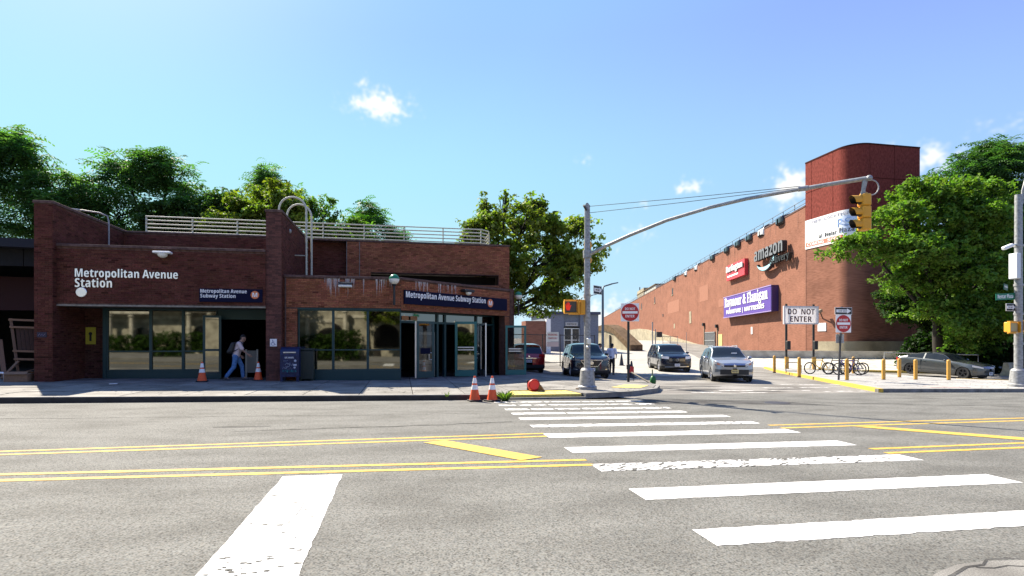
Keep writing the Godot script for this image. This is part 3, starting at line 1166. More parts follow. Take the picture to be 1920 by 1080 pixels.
	for k in 4:
		var w: float = xs[k + 1] - xs[k] if k else 0.14
		if k == 0:
			continue
		glazed(s, "window", Vector3(xs[k], 0.56, fz), X, w, 2.37, 0.05, 0.06, 0.1, mats.teal, mats.mirror_glass, [0.75])
	block(s, "corner_post", -10.99, -10.865, 0.1, 2.94, fz - 0.06, fz + 0.06, mats.teal)
	block(s, "side_wall", -11.7, -11.0, -0.1, 2.94, -25.0, -23.7, mo)
	var L2 := []
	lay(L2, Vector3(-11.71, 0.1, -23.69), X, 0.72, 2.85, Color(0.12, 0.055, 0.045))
	brickwork(s, L2)
	block(s, "transom", -7.0, -5.05, 2.55, 2.94, fz - 0.05, fz + 0.05, mats.teal)
	block(s, "door_post", -5.08, -4.94, 0.1, 2.55, fz - 0.08, fz + 0.1, mats.aluminium)
	glazed(s, "door", Vector3(-7.38, 0.26, -22.95), Vector3(0.94, 0, -0.34).normalized(), 0.62, 2.42, 0.085, 0.2, 0.05, mats.teal, mats.mirror_glass, [1.1])
	# rooms behind
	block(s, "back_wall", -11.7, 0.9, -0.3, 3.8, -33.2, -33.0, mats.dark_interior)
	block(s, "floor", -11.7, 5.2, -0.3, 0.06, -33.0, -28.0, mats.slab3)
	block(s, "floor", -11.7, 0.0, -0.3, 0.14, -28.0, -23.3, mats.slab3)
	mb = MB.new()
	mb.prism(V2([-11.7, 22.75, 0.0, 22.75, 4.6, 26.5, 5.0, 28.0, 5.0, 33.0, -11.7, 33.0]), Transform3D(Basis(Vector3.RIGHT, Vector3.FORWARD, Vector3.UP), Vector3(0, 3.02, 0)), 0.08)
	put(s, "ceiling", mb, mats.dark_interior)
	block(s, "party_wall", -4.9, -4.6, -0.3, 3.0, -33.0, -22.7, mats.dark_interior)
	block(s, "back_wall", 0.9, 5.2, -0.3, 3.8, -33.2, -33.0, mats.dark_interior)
	# mid window
	block(s, "stall_riser", -3.88, 0.0, -0.1, 0.56, -22.6, -22.42, mats.teal)
	for q in [[-3.86, -2.58], [-2.58, -1.28], [-1.28, 0.0]]:
		glazed(s, "window", Vector3(q[0], 0.56, -22.5), X, q[1] - q[0], 2.36, 0.045, 0.05, 0.12, mats.teal, mats.mirror_glass, [0.8])
	# right shopfront, set back under the sign
	var F := A - N * 0.75
	var posts := [0.02, 0.42, 2.55, 3.0, 5.0, 6.2]
	for p in posts:
		mb = MB.new()
		mb.box(F + D * p + Vector3(0, 1.5, 0), Vector3(0.11, 2.95, 0.13), bas)
		put(s, "frame_post", mb, mats.teal)
	mb = MB.new()
	mb.box(F + D * 3.1 + Vector3(0, 2.5, 0), Vector3(6.2, 0.09, 0.12), bas)
	mb.box(F + D * 3.1 + Vector3(0, 2.92, 0), Vector3(6.2, 0.08, 0.12), bas)
	put(s, "transom", mb, mats.teal)
	for q in [[0.47, 2.5], [2.6, 2.95], [3.05, 4.95], [5.05, 6.15]]:
		mb = MB.new()
		mb.box(F + D * (q[0] + q[1]) / 2 + Vector3(0, 2.71, 0), Vector3(q[1] - q[0], 0.32, 0.015), bas)
		put(s, "pane", mb, mats.mirror_glass)
	mb = MB.new()
	mb.box(F + D * 0.22 + Vector3(0, 1.45, 0), Vector3(0.3, 2.1, 0.015), bas)
	put(s, "pane", mb, mats.mirror_glass)
	mb = MB.new()
	mb.box(F + D * 5.62 + Vector3(0, 1.3, 0), Vector3(1.1, 2.3, 0.015), bas)
	put(s, "pane", mb, mats.clear_glass)
	for p in [0.75, 1.2]:
		mb = MB.new()
		mb.box(F + D * p + Vector3(0, 2.66, 0) + N * 0.08, Vector3(0.36, 0.17, 0.01), bas)
		var st := put(s, "orange_sticker", mb, grime(mat("sticker", 0.50, 0.22, 0.10, 0.6), tex.soft, Vector3.ONE * 4.0))
	mb = MB.new()
	mb.box(F + D * 3.1 + Vector3(0, 2.99, 0) - N * 0.4, Vector3(6.1, 0.05, 0.72), bas)
	put(s, "soffit", mb, mats.soffit)
	# open leaves of the two doorways
	var view_x := Vector3(0.985, 0, 0.17).normalized()
	var leaf := glazed(s, "door", Vector3(0.62, 0.2, -22.95), Vector3(0.93, 0, -0.36).normalized(), 0.78, 2.32, 0.1, 0.26, 0.05, mats.teal, mats.clear_glass, [])
	block(leaf, "edge_strip", 0.555, 0.615, 0.2, 2.52, -22.97, -22.9, mats.aluminium)
	block(leaf, "lock_box", 0.78, 1.18, 1.18, 1.42, -23.1, -23.0, mats.navy)
	handle(leaf, Vector3(1.23, 1.22, -23.12))
	leaf = glazed(s, "door", Vector3(2.34, 0.15, -24.55), view_x, 0.96, 2.42, 0.11, 0.28, 0.05, mats.teal_light, mats.mirror_glass, [])
	for y in [1.28, 1.17]:
		var pb := MB.new()
		pb.box(Vector3(2.34, 0.15 + y, -24.55) + view_x * 0.47 + Vector3(0, 0, 0.07), Vector3(0.72, 0.055, 0.035), Basis(view_x, Vector3.UP, view_x.cross(Vector3.UP)), 0.008)
		put(leaf, "push_bar", pb, mats.aluminium)
	block(leaf, "bar_end", 3.14, 3.19, 1.29, 1.46, -24.44, -24.40, mats.aluminium)
	glazed(s, "door", Vector3(3.62, 0.12, -25.55), Vector3(0.13, 0, 1).normalized(), 0.9, 2.4, 0.1, 0.28, 0.05, mats.aluminium, mats.clear_glass, [])
	handle(s, Vector3(3.42, 1.22, -25.1))
	leaf = glazed(s, "door", Vector3(4.9, 0.1, -26.1), Vector3(0.99, 0, 0.1).normalized(), 1.0, 2.36, 0.1, 0.24, 0.05, mats.teal_light, mats.clear_glass, [])
	for y in [1.24, 1.13]:
		block(leaf, "push_bar", 5.04, 5.72, 0.1 + y - 0.026, 0.1 + y + 0.026, -26.05, -26.02, mats.aluminium, 0.008)
	# what stands inside the doorway
	var m := thing("ticket_machine", "grey framed ticket machine just inside the open glass doors", "machine", Vector3(1.05, 0.14, -25.3), 0.25)
	for q in [[-0.42, 0.0, 0.09, 1.85], [0.42, 0.0, 0.09, 1.85]]:
		block(m, "frame_post", q[0] - 0.045, q[0] + 0.045, 0.0, 1.85, -0.1, 0.12, mat("machine_grey", 0.42, 0.42, 0.38, 0.5, 0.3))
	block(m, "frame_top", -0.465, 0.465, 1.85, 1.97, -0.1, 0.12, mats.machine_grey)
	block(m, "body", -0.37, 0.37, 0.0, 1.84, -0.4, 0.05, mats.black)
	block(m, "screen", -0.3, 0.2, 1.05, 1.42, 0.052, 0.062, mat("machine_panel", 0.12, 0.14, 0.14, 0.3))
	block(m, "tray", -0.3, 0.3, 0.55, 0.72, 0.052, 0.1, mats.machine_grey)
	block(m, "lower_panel", -0.34, 0.34, 0.05, 0.5, 0.052, 0.06, mat("machine_low", 0.2, 0.2, 0.19, 0.5))
	# left doorway gate
	var g := thing("turnstile", "grey square panel of a turnstile inside the dark doorway beside the walker", "turnstile", Vector3(-5.95, 0.17, -24.2))
	block(g, "panel", -0.22, 0.22, 0.25, 1.15, -0.03, 0.03, mat("gate_grey", 0.22, 0.22, 0.2, 0.5))
	block(g, "post", 0.18, 0.24, 0.0, 1.2, -0.04, 0.04, mats.machine_grey)
	block(g, "post", -0.24, -0.18, 0.0, 1.2, -0.04, 0.04, mats.machine_grey)
	station_signs(A, D, N)
	station_fittings(A, D, N)


func handle(parent: Node, at: Vector3) -> void:
	var mb := MB.new()
	mb.tube([at + Vector3(0, 0, 0), at + Vector3(-0.1, 0.0, 0.06), at + Vector3(-0.1, -0.28, 0.06), at + Vector3(0, -0.28, 0)], 0.018, 6)
	put(parent, "handle", mb, mats.aluminium)


func stains(s: Node, A: Vector3, D: Vector3, N: Vector3) -> void:
	var m := mat("lime_stain", 0.62, 0.57, 0.55, 0.95)
	m.transparency = BaseMaterial3D.TRANSPARENCY_ALPHA
	m.albedo_color.a = 0.42
	var mb := MB.new()
	for k in 64:
		var along := Vector3.RIGHT
		var o := Vector3(rng.randf_range(-2.9, -0.1), 4.12, -22.322)
		var out := Vector3(0, 0, 1)
		if k < 10:
			o.x = rng.randf_range(-2.75, -2.3)
		if k > 42:
			along = D
			out = N
			o = A + D * rng.randf_range(0.15, 3.0) + Vector3(0, 4.12, 0) + N * 0.018
		var w := rng.randf_range(0.02, 0.09)
		var h := rng.randf_range(0.2, 0.75)
		o += out * 0.0006 * k
		var prev := 1.0
		var steps := 6
		for i in steps:
			var a := 1.0 - float(i) / steps
			var b := 1.0 - float(i + 1) / steps
			var nb := b * rng.randf_range(0.6, 1.3) if i < steps - 1 else 0.05
			mb.quad(o - along * w * nb * 0.5 - Vector3(0, h * (1.0 - b), 0), o + along * w * nb * 0.5 - Vector3(0, h * (1.0 - b), 0), o + along * w * prev * 0.5 - Vector3(0, h * (1.0 - a), 0), o - along * w * prev * 0.5 - Vector3(0, h * (1.0 - a), 0))
			prev = nb
	put(s, "lime_stains", mb, m).set_meta("kind", "stuff")


func station_signs(A: Vector3, D: Vector3, N: Vector3) -> void:
	var X := Vector3.RIGHT
	var U := Vector3.UP
	var t := thing("raised_lettering", "raised pale letters naming the station on brick over the left shopfront", "lettering", Vector3(-11.13, 3.4, -21.92))
	t.position = Vector3.ZERO
	letters(t, "letters", "Metropolitan Avenue", Vector3(-11.12, 3.84, -21.925), X, U, 3.26, 0.40, 0.04, mats.letter_white)
	letters(t, "letters", "Station", Vector3(-11.12, 3.575, -21.925), X, U, 1.15, 0.33, 0.04, mats.letter_white)
	disc_sign(t, "disc", Vector3(-10.93, 3.40, -21.925), 0.17, X, 0.04, mats.letter_white)
	t = thing("station_sign", "navy two-line station sign with orange M disc over the left doorway", "sign", Vector3(-7.15, 3.1, -21.9))
	t.position = Vector3.ZERO
	block(t, "panel", -7.15, -5.02, 3.12, 3.60, -21.925, -21.86, mats.navy, 0.006)
	letters(t, "letters", "Metropolitan Avenue", Vector3(-7.11, 3.405, -21.858), X, U, 1.56, 0.185, 0.006, mats.sign_white)
	letters(t, "letters", "Subway Station", Vector3(-7.11, 3.23, -21.858), X, U, 1.18, 0.185, 0.006, mats.sign_white)
	disc_sign(t, "disc", Vector3(-5.27, 3.395, -21.858), 0.145, X, 0.006, mats.orange_disc)
	letters(t, "letters", "M", Vector3(-5.355, 3.315, -21.85), X, U, 0.17, 0.16, 0.005, mats.sign_white)
	t = thing("entrance_sign", "long navy one-line station sign with orange M disc over the open doors", "sign")
	var mb := MB.new()
	mb.box(A + D * 3.2 + N * 0.06 + Vector3(0, 3.45, 0), Vector3(6.2, 0.56, 0.08), Basis(D, U, N), 0.006)
	put(t, "panel", mb, mats.navy)
	letters(t, "letters", "Metropolitan Avenue Subway Station", A + D * 0.16 + N * 0.102 + Vector3(0, 3.36, 0), D, U, 4.62, 0.335, 0.006, mats.sign_white)
	disc_sign(t, "disc", A + D * 5.1 + N * 0.102 + Vector3(0, 3.47, 0), 0.19, D, 0.006, mats.orange_disc)
	letters(t, "letters", "M", A + D * 4.99 + N * 0.11 + Vector3(0, 3.37, 0), D, U, 0.22, 0.2, 0.005, mats.sign_white)
	t = thing("accessible_entry_sign", "small white square wheelchair sign on the middle brick pier", "sign")
	block(t, "panel", -4.78, -4.54, 1.50, 1.78, -22.0, -21.985, mats.sign_white, 0.003)
	mb = MB.new()
	var o := Vector3(-4.66, 1.64, -21.978)
	var ring := []
	for k in 15:
		var a := deg_to_rad(105.0 + 235.0 * k / 14.0)
		ring.append(o + Vector3(cos(a) * 0.06 - 0.012, -0.04 + sin(a) * 0.06, 0))
	mb.tube(ring, 0.007, 5)
	mb.tube([o + Vector3(-0.02, 0.065, 0), o + Vector3(-0.012, -0.01, 0), o + Vector3(0.035, -0.01, 0), o + Vector3(0.06, -0.075, 0), o + Vector3(0.085, -0.07, 0)], 0.008, 5)
	mb.tube([o + Vector3(-0.016, 0.03, 0), o + Vector3(0.03, 0.03, 0)], 0.007, 5)
	mb.ball(o + Vector3(-0.022, 0.09, 0), Vector3(0.017, 0.017, 0.008), 5, 8)
	put(t, "wheelchair_symbol", mb, mat("symbol_blue", 0.02, 0.05, 0.22, 0.5))
	t = thing("yellow_notice", "yellow notice with a dark keyhole shape on the shaded brick at left", "notice")
	block(t, "panel", -11.66, -11.32, 1.58, 2.22, -23.665, -23.65, mat("notice_yellow", 0.42, 0.36, 0.03, 0.6))
	block(t, "dark_print", -11.53, -11.46, 1.70, 1.98, -23.65, -23.645, mats.black)
	disc_sign(t, "dark_print", Vector3(-11.495, 1.98, -23.65), 0.06, X, 0.006, mats.black)
	t = thing("number_plate", "small dark plate with pale scrawl on the left brick pier", "plate")
	block(t, "panel", -12.16, -11.87, 1.82, 2.0, -21.71, -21.69, mat("plate_dark", 0.02, 0.015, 0.035, 0.6), 0.004)
	mb = MB.new()
	mb.tube([Vector3(-12.12, 1.88, -21.688), Vector3(-12.07, 1.95, -21.688), Vector3(-12.05, 1.87, -21.688), Vector3(-12.0, 1.95, -21.688), Vector3(-11.97, 1.87, -21.688), Vector3(-11.92, 1.94, -21.688)], 0.006, 5)
	put(t, "scrawl", mb, mat("scrawl", 0.25, 0.2, 0.32, 0.7))


func station_fittings(A: Vector3, D: Vector3, N: Vector3) -> void:
	# lamps on the walls
	var t := thing("wall_lamp", "white domed wall lamp high on the brick above the raised letters", "lamp", Vector3(-8.3, 4.8, -21.92), 0, "lamps on the station front")
	block(t, "bracket", -0.06, 0.06, -0.05, 0.1, -0.02, 0.1, mats.galvanised)
	block(t, "hood", -0.28, 0.28, 0.0, 0.075, 0.04, 0.34, mats.sign_white, 0.02)
	var mb := MB.new()
	mb.ball(Vector3(0.0, 0.0, 0.19), Vector3(0.17, 0.15, 0.14), 6, 14, PI / 2, PI)
	put(t, "lens", mb, mats.milk_glass)
	t = thing("wall_lamp", "flat box wall lamp with pale underside above the mid window", "lamp", Vector3(-2.1, 3.86, -22.32), 0, "lamps on the station front")
	block(t, "housing", -0.25, 0.25, 0.0, 0.1, 0.0, 0.28, mats.steel_dark, 0.015)
	block(t, "lens", -0.25, 0.25, -0.09, -0.002, 0.02, 0.28, mats.milk_glass, 0.02)
	t = thing("wall_lamp", "dark hooded wall lamp on brick above the long entrance sign", "lamp", A + D * 3.55 + N * 0.02 + Vector3(0, 3.86, 0), -atan2(D.z, D.x), "lamps on the station front")
	block(t, "housing", -0.3, 0.3, 0.0, 0.12, 0.0, 0.3, mats.black, 0.02)
	mb = MB.new()
	mb.ball(Vector3(0.02, 0.0, 0.18), Vector3(0.16, 0.13, 0.12), 6, 12, PI / 2, PI)
	put(t, "lens", mb, mats.milk_glass)
	# two globes, green over white
	for q in [[Vector3(-0.26, 4.1, -22.02), "green and white globe lamp on a bracket left of the entrance sign"], [Vector3(5.72, 3.98, -27.0), "green and white globe lamp at the far corner of the station"]]:
		t = thing("globe_lamp", q[1], "lamp", q[0], 0, "green and white globe lamps")
		mb = MB.new()
		mb.ball(Vector3.ZERO, Vector3.ONE * 0.2, 7, 18, 0.0, PI * 0.48)
		put(t, "upper_half", mb, mats.green_glass)
		mb = MB.new()
		mb.ball(Vector3.ZERO, Vector3.ONE * 0.197, 7, 18, PI * 0.48, PI)
		put(t, "lower_half", mb, mats.milk_glass)
		mb = MB.new()
		mb.lathe(Transform3D(Basis.IDENTITY, Vector3(0, -0.26, 0)), [[0.05, 0.0], [0.08, 0.03], [0.08, 0.07]], 12)
		mb.tube([Vector3(0, -0.25, 0), Vector3(0, -1.0, 0)], 0.045, 8)
		mb.tube([Vector3(0, -0.95, 0), Vector3(0, -0.95, -0.32) if q[0].x < 1 else Vector3(-0.34, -0.95, 0)], 0.03, 6)
		mb.tube([Vector3(0, -0.45, 0), Vector3(0, -0.45, -0.32) if q[0].x < 1 else Vector3(-0.34, -0.45, 0)], 0.03, 6)
		put(t, "bracket", mb, mats.black)
	# roof railing
	t = thing("roof_railing", "pale railing of five rails along the station roof", "railing", Vector3(0, 0, -30))
	for k in 5:
		mb = MB.new()
		mb.tube([Vector3(-12.2, 7.06 + k * 0.185, 0), Vector3(4.3, 7.06 + k * 0.185, 0)], 0.032, 6)
		put(t, "rail", mb, mats.rail_paint)
		mb = MB.new()
		mb.tube([Vector3(4.3, 7.06 + k * 0.185, 0), Vector3(4.75, 7.06 + k * 0.185, -0.4), Vector3(4.9, 7.06 + k * 0.185, -1.2), Vector3(4.9, 7.06 + k * 0.185, -8.5)], 0.032, 6)
		put(t, "rail", mb, mats.rail_paint)
	for k in 9:
		block(t, "post", -12.2 + k * 2.06 - 0.03, -12.2 + k * 2.06 + 0.03, 6.25, 7.84, -0.09, -0.035, mats.rail_paint)
	for k in 4:
		block(t, "post", 4.94, 5.0, 6.25, 7.84, -1.6 - k * 2.2, -1.54 - k * 2.2, mats.rail_paint)
	# hooped ladder over the wing wall
	t = thing("hooped_ladder", "pale steel ladder with two hoops over the middle wing wall", "ladder", Vector3(-4.45, 0, -25.1))
	for dz in [0.0, 0.52]:
		mb = MB.new()
		var w := 0.54 if dz > 0.1 else 0.5
		var e := 0.0 if dz > 0.1 else 0.17
		var pts := [Vector3(w + e, 3.97, dz), Vector3(w + e, 7.2 - e, dz)]
		for k in 13:
			var a := PI * k / 12.0
			pts.append(Vector3(cos(a) * w + e, 7.2 - e + sin(a) * 0.54, dz))
		pts.append(Vector3(-w + e, 6.4, dz))
		pts.append(Vector3(-w + e, 4.95, dz))
		mb.tube(pts, 0.042, 8)
		put(t, "hoop_rail", mb, mats.rail_paint)
	for k in 10:
		mb = MB.new()
		mb.tube([Vector3(0.52, 4.2 + k * 0.3, 0.0), Vector3(0.52, 4.2 + k * 0.3, 0.52)], 0.014, 6)
		put(t, "rung", mb, mats.rail_paint)
	mb = MB.new()
	mb.tube([Vector3(0.08, 5.3, 0.5), Vector3(0.5, 5.3, 0.5)], 0.025, 6)
	put(t, "wall_bracket", mb, mats.rail_paint)
	# thin pipe with a bent head on the left wing wall
	t = thing("bent_pipe", "thin grey pipe bent over the left wing wall", "pipe", Vector3(-11.5, 0, -25.0))
	mb = MB.new()
	mb.tube([Vector3(0, 4.9, 0), Vector3(0, 6.5, 0), Vector3(-0.05, 6.72, 0), Vector3(-0.3, 6.82, 0.1), Vector3(-0.9, 6.84, 0.4)], 0.03, 7)
	put(t, "pipe", mb, mats.galvanised)
	mb = MB.new()
	mb.box(Vector3(-0.95, 6.83, 0.42), Vector3(0.3, 0.07, 0.16), Basis(Vector3.UP, 0.4), 0.02)
	put(t, "head", mb, mats.galvanised)
	mb = MB.new()
	mb.ball(Vector3(-4.36, 6.1, -23.5), Vector3(0.06, 0.09, 0.08), 6, 10)
	put(self, "bell", mb, mats.galvanised)
	tag(get_node("bell"), "small pale round bell on the middle wing wall", "bell")
	# weeds on the low roof
	for q in [[1.9, 4.0, -25.6, 0.25], [3.9, 4.0, -26.3, 0.42], [-1.9, 4.0, -24.3, 0.15]]:
		var w := weed("roof_weed", Vector3(q[0], q[1], q[2]), q[3], 26)
		tag(w, ["low green weed behind the coping above the entrance sign", "bushy pale green weed on the low roof near the far corner", "tiny weed tuft behind the coping above the mid window"][[1.9, 3.9, -1.9].find(q[0])], "weed", "weeds on the station roof")


func weed(called: String, at: Vector3, size: float, n: int) -> MeshInstance3D:
	var mb := MB.new()
	for k in n:
		var a := rng.randf() * TAU
		var lean := rng.randf_range(0.1, 0.9)
		var dirv := Vector3(cos(a) * lean, 1.0, sin(a) * lean).normalized()
		var l := size * rng.randf_range(0.5, 1.0)
		var side := dirv.cross(Vector3(sin(a * 3.0), 0.2, cos(a * 3.0))).normalized() * size * 0.06
		var b := Vector3(cos(a), 0, sin(a)) * size * 0.25 * rng.randf()
		var m := b + dirv * l * 0.6
		var tip := b + dirv * l + Vector3(cos(a), -0.3, sin(a)) * l * 0.25
		mb.quad(b - side * 0.4, b + side * 0.4, m + side, m - side)
		mb.tri(m - side, m + side, tip)
	return put(self, called, mb, leaf_mat("weed_leaf", 0.13, 0.2, 0.045), Transform3D(Basis.IDENTITY, at))


func leaf_mat(key: String, r: float, g: float, b: float) -> StandardMaterial3D:
	var m := mat(key, r, g, b, 0.6)
	m.metallic_specular = 0.3
	m.backlight_enabled = true
	m.backlight = lin(0.8, 1.0, 0.28)
	m.vertex_color_use_as_albedo = true
	return m


const WD := Vector3(0.2782, 0, -0.9605)  # along the long wall, away from the street
const WC := Vector3(39.3, 0, -48.2)      # its near corner, where the tower begins


func wp(s: float, y: float, out := 0.0) -> Vector3:
	return WC + WD * s + Vector3(-0.9605, 0, -0.2782) * out + Vector3(0, y, 0)


func wall_box(parent: Node, called: String, s0: float, s1: float, y0: float, y1: float, o0: float, o1: float, m: Material, cut := 0.0) -> MeshInstance3D:
	var mb := MB.new()
	mb.box(wp((s0 + s1) / 2, (y0 + y1) / 2, (o0 + o1) / 2), Vector3(absf(s1 - s0), absf(y1 - y0), absf(o1 - o0)), Basis(-WD, Vector3.UP, Vector3(-0.9605, 0, -0.2782)), cut)
	return put(parent, called, mb, m)


func tower_at(s: float, out: float) -> Array:  # position and outward normal along the tower's face, from its left edge round the corner
	if s < 4.2:
		return [Vector3(39.3 - out, 0, -48.2 + s), Vector3(-1, 0, 0)]
	var a := (s - 4.2) / 1.7
	if a < PI / 2:
		var n := Vector3(-cos(a), 0, sin(a))
		return [Vector3(41.0, 0, -44.0) + n * (1.7 + out), n]
	return [Vector3(41.0 + (s - 4.2 - 1.7 * PI / 2), 0, -42.3 + out), Vector3(0, 0, 1)]


func tower_skin(s0: float, s1: float, y0: float, y1: float, out: float, thick: float) -> MB:
	var mb := MB.new()
	var n := maxi(1, int((s1 - s0) / 0.15))
	for i in n:
		var p: Array = tower_at(lerpf(s0, s1, float(i) / n), out)
		var q: Array = tower_at(lerpf(s0, s1, (i + 1.0) / n), out)
		var a: Vector3 = p[0] + Vector3(0, y0, 0)
		var b: Vector3 = q[0] + Vector3(0, y0, 0)
		var c: Vector3 = q[0] + Vector3(0, y1, 0)
		var d: Vector3 = p[0] + Vector3(0, y1, 0)
		mb.smooth([a, b, c, d], [p[1], q[1], q[1], p[1]])
		mb.quad(d, c, c - q[1] * thick, d - p[1] * thick)
		mb.quad(a - p[1] * thick, b - q[1] * thick, b, a)
		if i == 0:
			mb.quad(a - p[1] * thick, a, d, d - p[1] * thick)
		if i == n - 1:
			mb.quad(b, b - q[1] * thick, c - q[1] * thick, c)
	return mb


func tower_text(parent: Node, text: String, s: float, y: float, h: float, step: float, m: Material, face := "Droid Sans", weight := 700) -> void:
	for ch in text:
		if ch != " ":
			var p: Array = tower_at(s, 0.075)
			var along: Vector3 = Vector3.UP.cross(p[1])
			letters(parent, "letter", ch, p[0] + Vector3(0, y, 0), along, Vector3.UP, step * 0.86 if ch not in "iItl" else step * 0.4, h if ch == ch.to_upper() or ch in "lt" else h * 0.74, 0.01, m, face, weight)
		s += step * (1.0 if ch not in "iIlt" else 0.6)


func store() -> void:
	var t := thing("department_store", "huge windowless orange brick store with a rounded dark red corner tower", "building")
	var mb := MB.new()
	var foot := V2([39.3, 48.2, 39.3 + 0.2782 * 250, 48.2 + 0.9605 * 250, 160, 288, 160, 52, 46.4, 52])
	mb.prism(foot, Transform3D(Basis(Vector3.RIGHT, Vector3.FORWARD, Vector3.UP), Vector3(0, -3, 0)), 17.2)
	put(t, "wall", mb, mats.store_brick)
	wall_box(t, "parapet", 0.05, 250, 14.2, 15.1, -0.5, -0.004, mats.store_brick)
	wall_box(t, "coping", 0.05, 250, 15.1, 15.26, -0.55, 0.04, mats.coping)
	# tower
	put(t, "tower_wall", tower_skin(0, 12.2, -2.0, 10.9, 0.0, 0.3), mats.store_brick)
	put(t, "tower_wall", tower_skin(0, 12.2, 10.9, 13.6, 0.0, 0.3), mats.red_stucco)
	block(t, "tower_wall", 45.9, 46.36, -2.0, 19.3, -47.0, -42.6, mats.red_stucco)
	block(t, "tower_roof", 42.0, 46.3, 18.9, 19.0, -50, -44.6, mats.roofing)
	put(t, "joint_backing", tower_skin(0.02, 12.2, 13.55, 19.2, -0.04, 0.3), mats.joint_dark)
	var cuts := [0.0, 0.85, 3.6, 6.9, 9.5, 12.25]
	for k in cuts.size() - 1:
		for q in [[13.6, 16.35], [16.4, 19.32]]:
			put(t, "stucco_panel", tower_skin(cuts[k] + 0.025, cuts[k + 1] - 0.025, q[0], q[1], 0.03, 0.12), mats.red_stucco)
	put(t, "tower_coping", tower_skin(0, 12.25, 19.32, 19.45, 0.06, 0.4), mats.joint_dark)
	put(t, "corner_joint", tower_skin(0.0, 0.09, -1.0, 10.86, 0.02, 0.05), mats.patched_brick)
	# patches, vents and slots in the long wall
	for q in [[36.0, 41.5, 8.6, 11.2], [26.5, 30.0, 7.0, 8.2], [58, 70, 8.0, 10.5], [10.0, 12.0, 9.0, 9.8]]:
		wall_box(t, "patched_brick", q[0], q[1], q[2], q[3], 0.0, 0.02, mats.patched_brick)
	for q in [[64.0, 65.2, 11.9, 13.3], [86.0, 87.3, 11.7, 13.2], [108.7, 110.2, 11.5, 13.2]]:
		var w := wall_box(t, "window", q[0], q[1], q[2], q[3], 0.005, 0.02, mats.black)
		wall_box(w, "sill", q[0] - 0.15, q[1] + 0.15, q[2] - 0.16, q[2], 0.0, 0.12, mats.cream)
	wall_box(t, "vent", 47.5, 49.0, 5.2, 7.4, 0.0, 0.06, mats.cream)
	wall_box(t, "vent", 62.0, 63.0, 4.6, 5.6, 0.0, 0.06, mats.cream)
	wall_box(t, "vent", 15.0, 15.5, 2.7, 3.6, 0.0, 0.06, mats.sign_white)
	wall_box(t, "vent", 75.0, 75.8, 7.7, 8.3, 0.0, 0.08, mats.black)
	for q in [[5.0, 0.12], [21.0, 0.1], [43.0, 0.1], [90.0, 0.14]]:
		wall_box(t, "expansion_joint", q[0], q[0] + q[1], 0.0, 15.0, 0.0, 0.012, mats.patched_brick)
	var seam := mat("seam_shadow", 0.16, 0.07, 0.045, 0.95)
	for k in 13:
		wall_box(t, "expansion_joint", 13.0 + k * 12.5, 13.05 + k * 12.5, 0.0, 14.9, 0.0, 0.008, seam)
	var drip := mat("rain_stain", 0.10, 0.05, 0.04, 0.95)
	drip.transparency = BaseMaterial3D.TRANSPARENCY_ALPHA
	drip.albedo_color.a = 0.16
	var drips := MB.new()
	for k in 90:
		var s0 := rng.randf_range(0.5, 120.0)
		var w := rng.randf_range(0.1, 0.5)
		var h := rng.randf_range(0.6, 3.5)
		var o := 0.012 + 0.0004 * k
		drips.quad(wp(s0 + w * 0.3, 15.1 - h, o), wp(s0 - w * 0.3, 15.1 - h * 0.9, o), wp(s0 - w / 2, 15.1, o), wp(s0 + w / 2, 15.1, o))
	put(t, "rain_stains", drips, drip).set_meta("kind", "stuff")
	# doors near the foot of the ramp
	var d := wall_box(t, "gate", 31.6, 37.4, 0.4, 3.35, 0.0, 0.05, mats.dark_interior)
	for k in 14:
		wall_box(d, "bar", 31.7 + k * 0.43, 31.85 + k * 0.43, 0.4, 3.3, 0.06, 0.14, mats.galvanised)
	for y in [0.6, 1.9, 3.2]:
		wall_box(d, "rail", 31.6, 37.4, y, y + 0.12, 0.145, 0.2, mats.galvanised)
	wall_box(t, "door", 27.9, 29.9, 0.3, 2.9, 0.0, 0.08, grime(mat("door_ochre", 0.66, 0.42, 0.17, 0.7), tex.soft, Vector3.ONE * 0.5))
	for q in [[38.1, 4.4], [30.4, 3.9]]:
		wall_box(t, "pipe", q[0], q[0] + 0.16, 0.5, q[1], 0.0, 0.14, mats.cream)
		wall_box(t, "pipe_lamp", q[0] - 0.2, q[0] + 0.3, q[1], q[1] + 0.5, 0.0, 0.4, mats.black)
	# the ramp that climbs beside the wall
	var r := thing("ramp_wall", "long pale cream ramp wall climbing away along the foot of the brick store", "ramp wall")
	mb = MB.new()
	var poly := V2([-27.0, -1.5, -27.0, 0.45, -34.0, 0.75, -97.0, 5.15, -112.0, 5.75, -200.0, 6.2, -200.0, -1.5])
	mb.prism(poly, Transform3D(Basis(-WD, Vector3.UP, Vector3(-0.9605, 0, -0.2782)), WC), 0.7)
	put(r, "wall", mb, mats.cream)
	for k in 24:
		var s := 44.0 + k * 2.6
		var y := 0.75 + (s - 34.0) * 4.4 / 63.0
		wall_box(r, "recess", s, s + 1.3, y - 0.75, y - 0.3, 0.695, 0.72, mats.cream_dirty)
	store_signs()
	# roof railing and the cars parked behind it
	var rr := thing("parking_railing", "thin blue-grey railing along the roof edge of the brick store", "railing")
	for k in 2:
		wall_box(rr, "rail", 0.1, 190, 15.6 + k * 0.42, 15.66 + k * 0.42, -0.3, -0.24, mat("rail_blue", 0.13, 0.17, 0.22, 0.6))
	for k in 64:
		wall_box(rr, "post", 0.3 + k * 3.0, 0.38 + k * 3.0, 15.2, 16.08, -0.36, -0.305, mats.rail_blue)
	var bh := thing("roof_stairhouse", "small pale stair house at the far end of the store roof", "stair house")
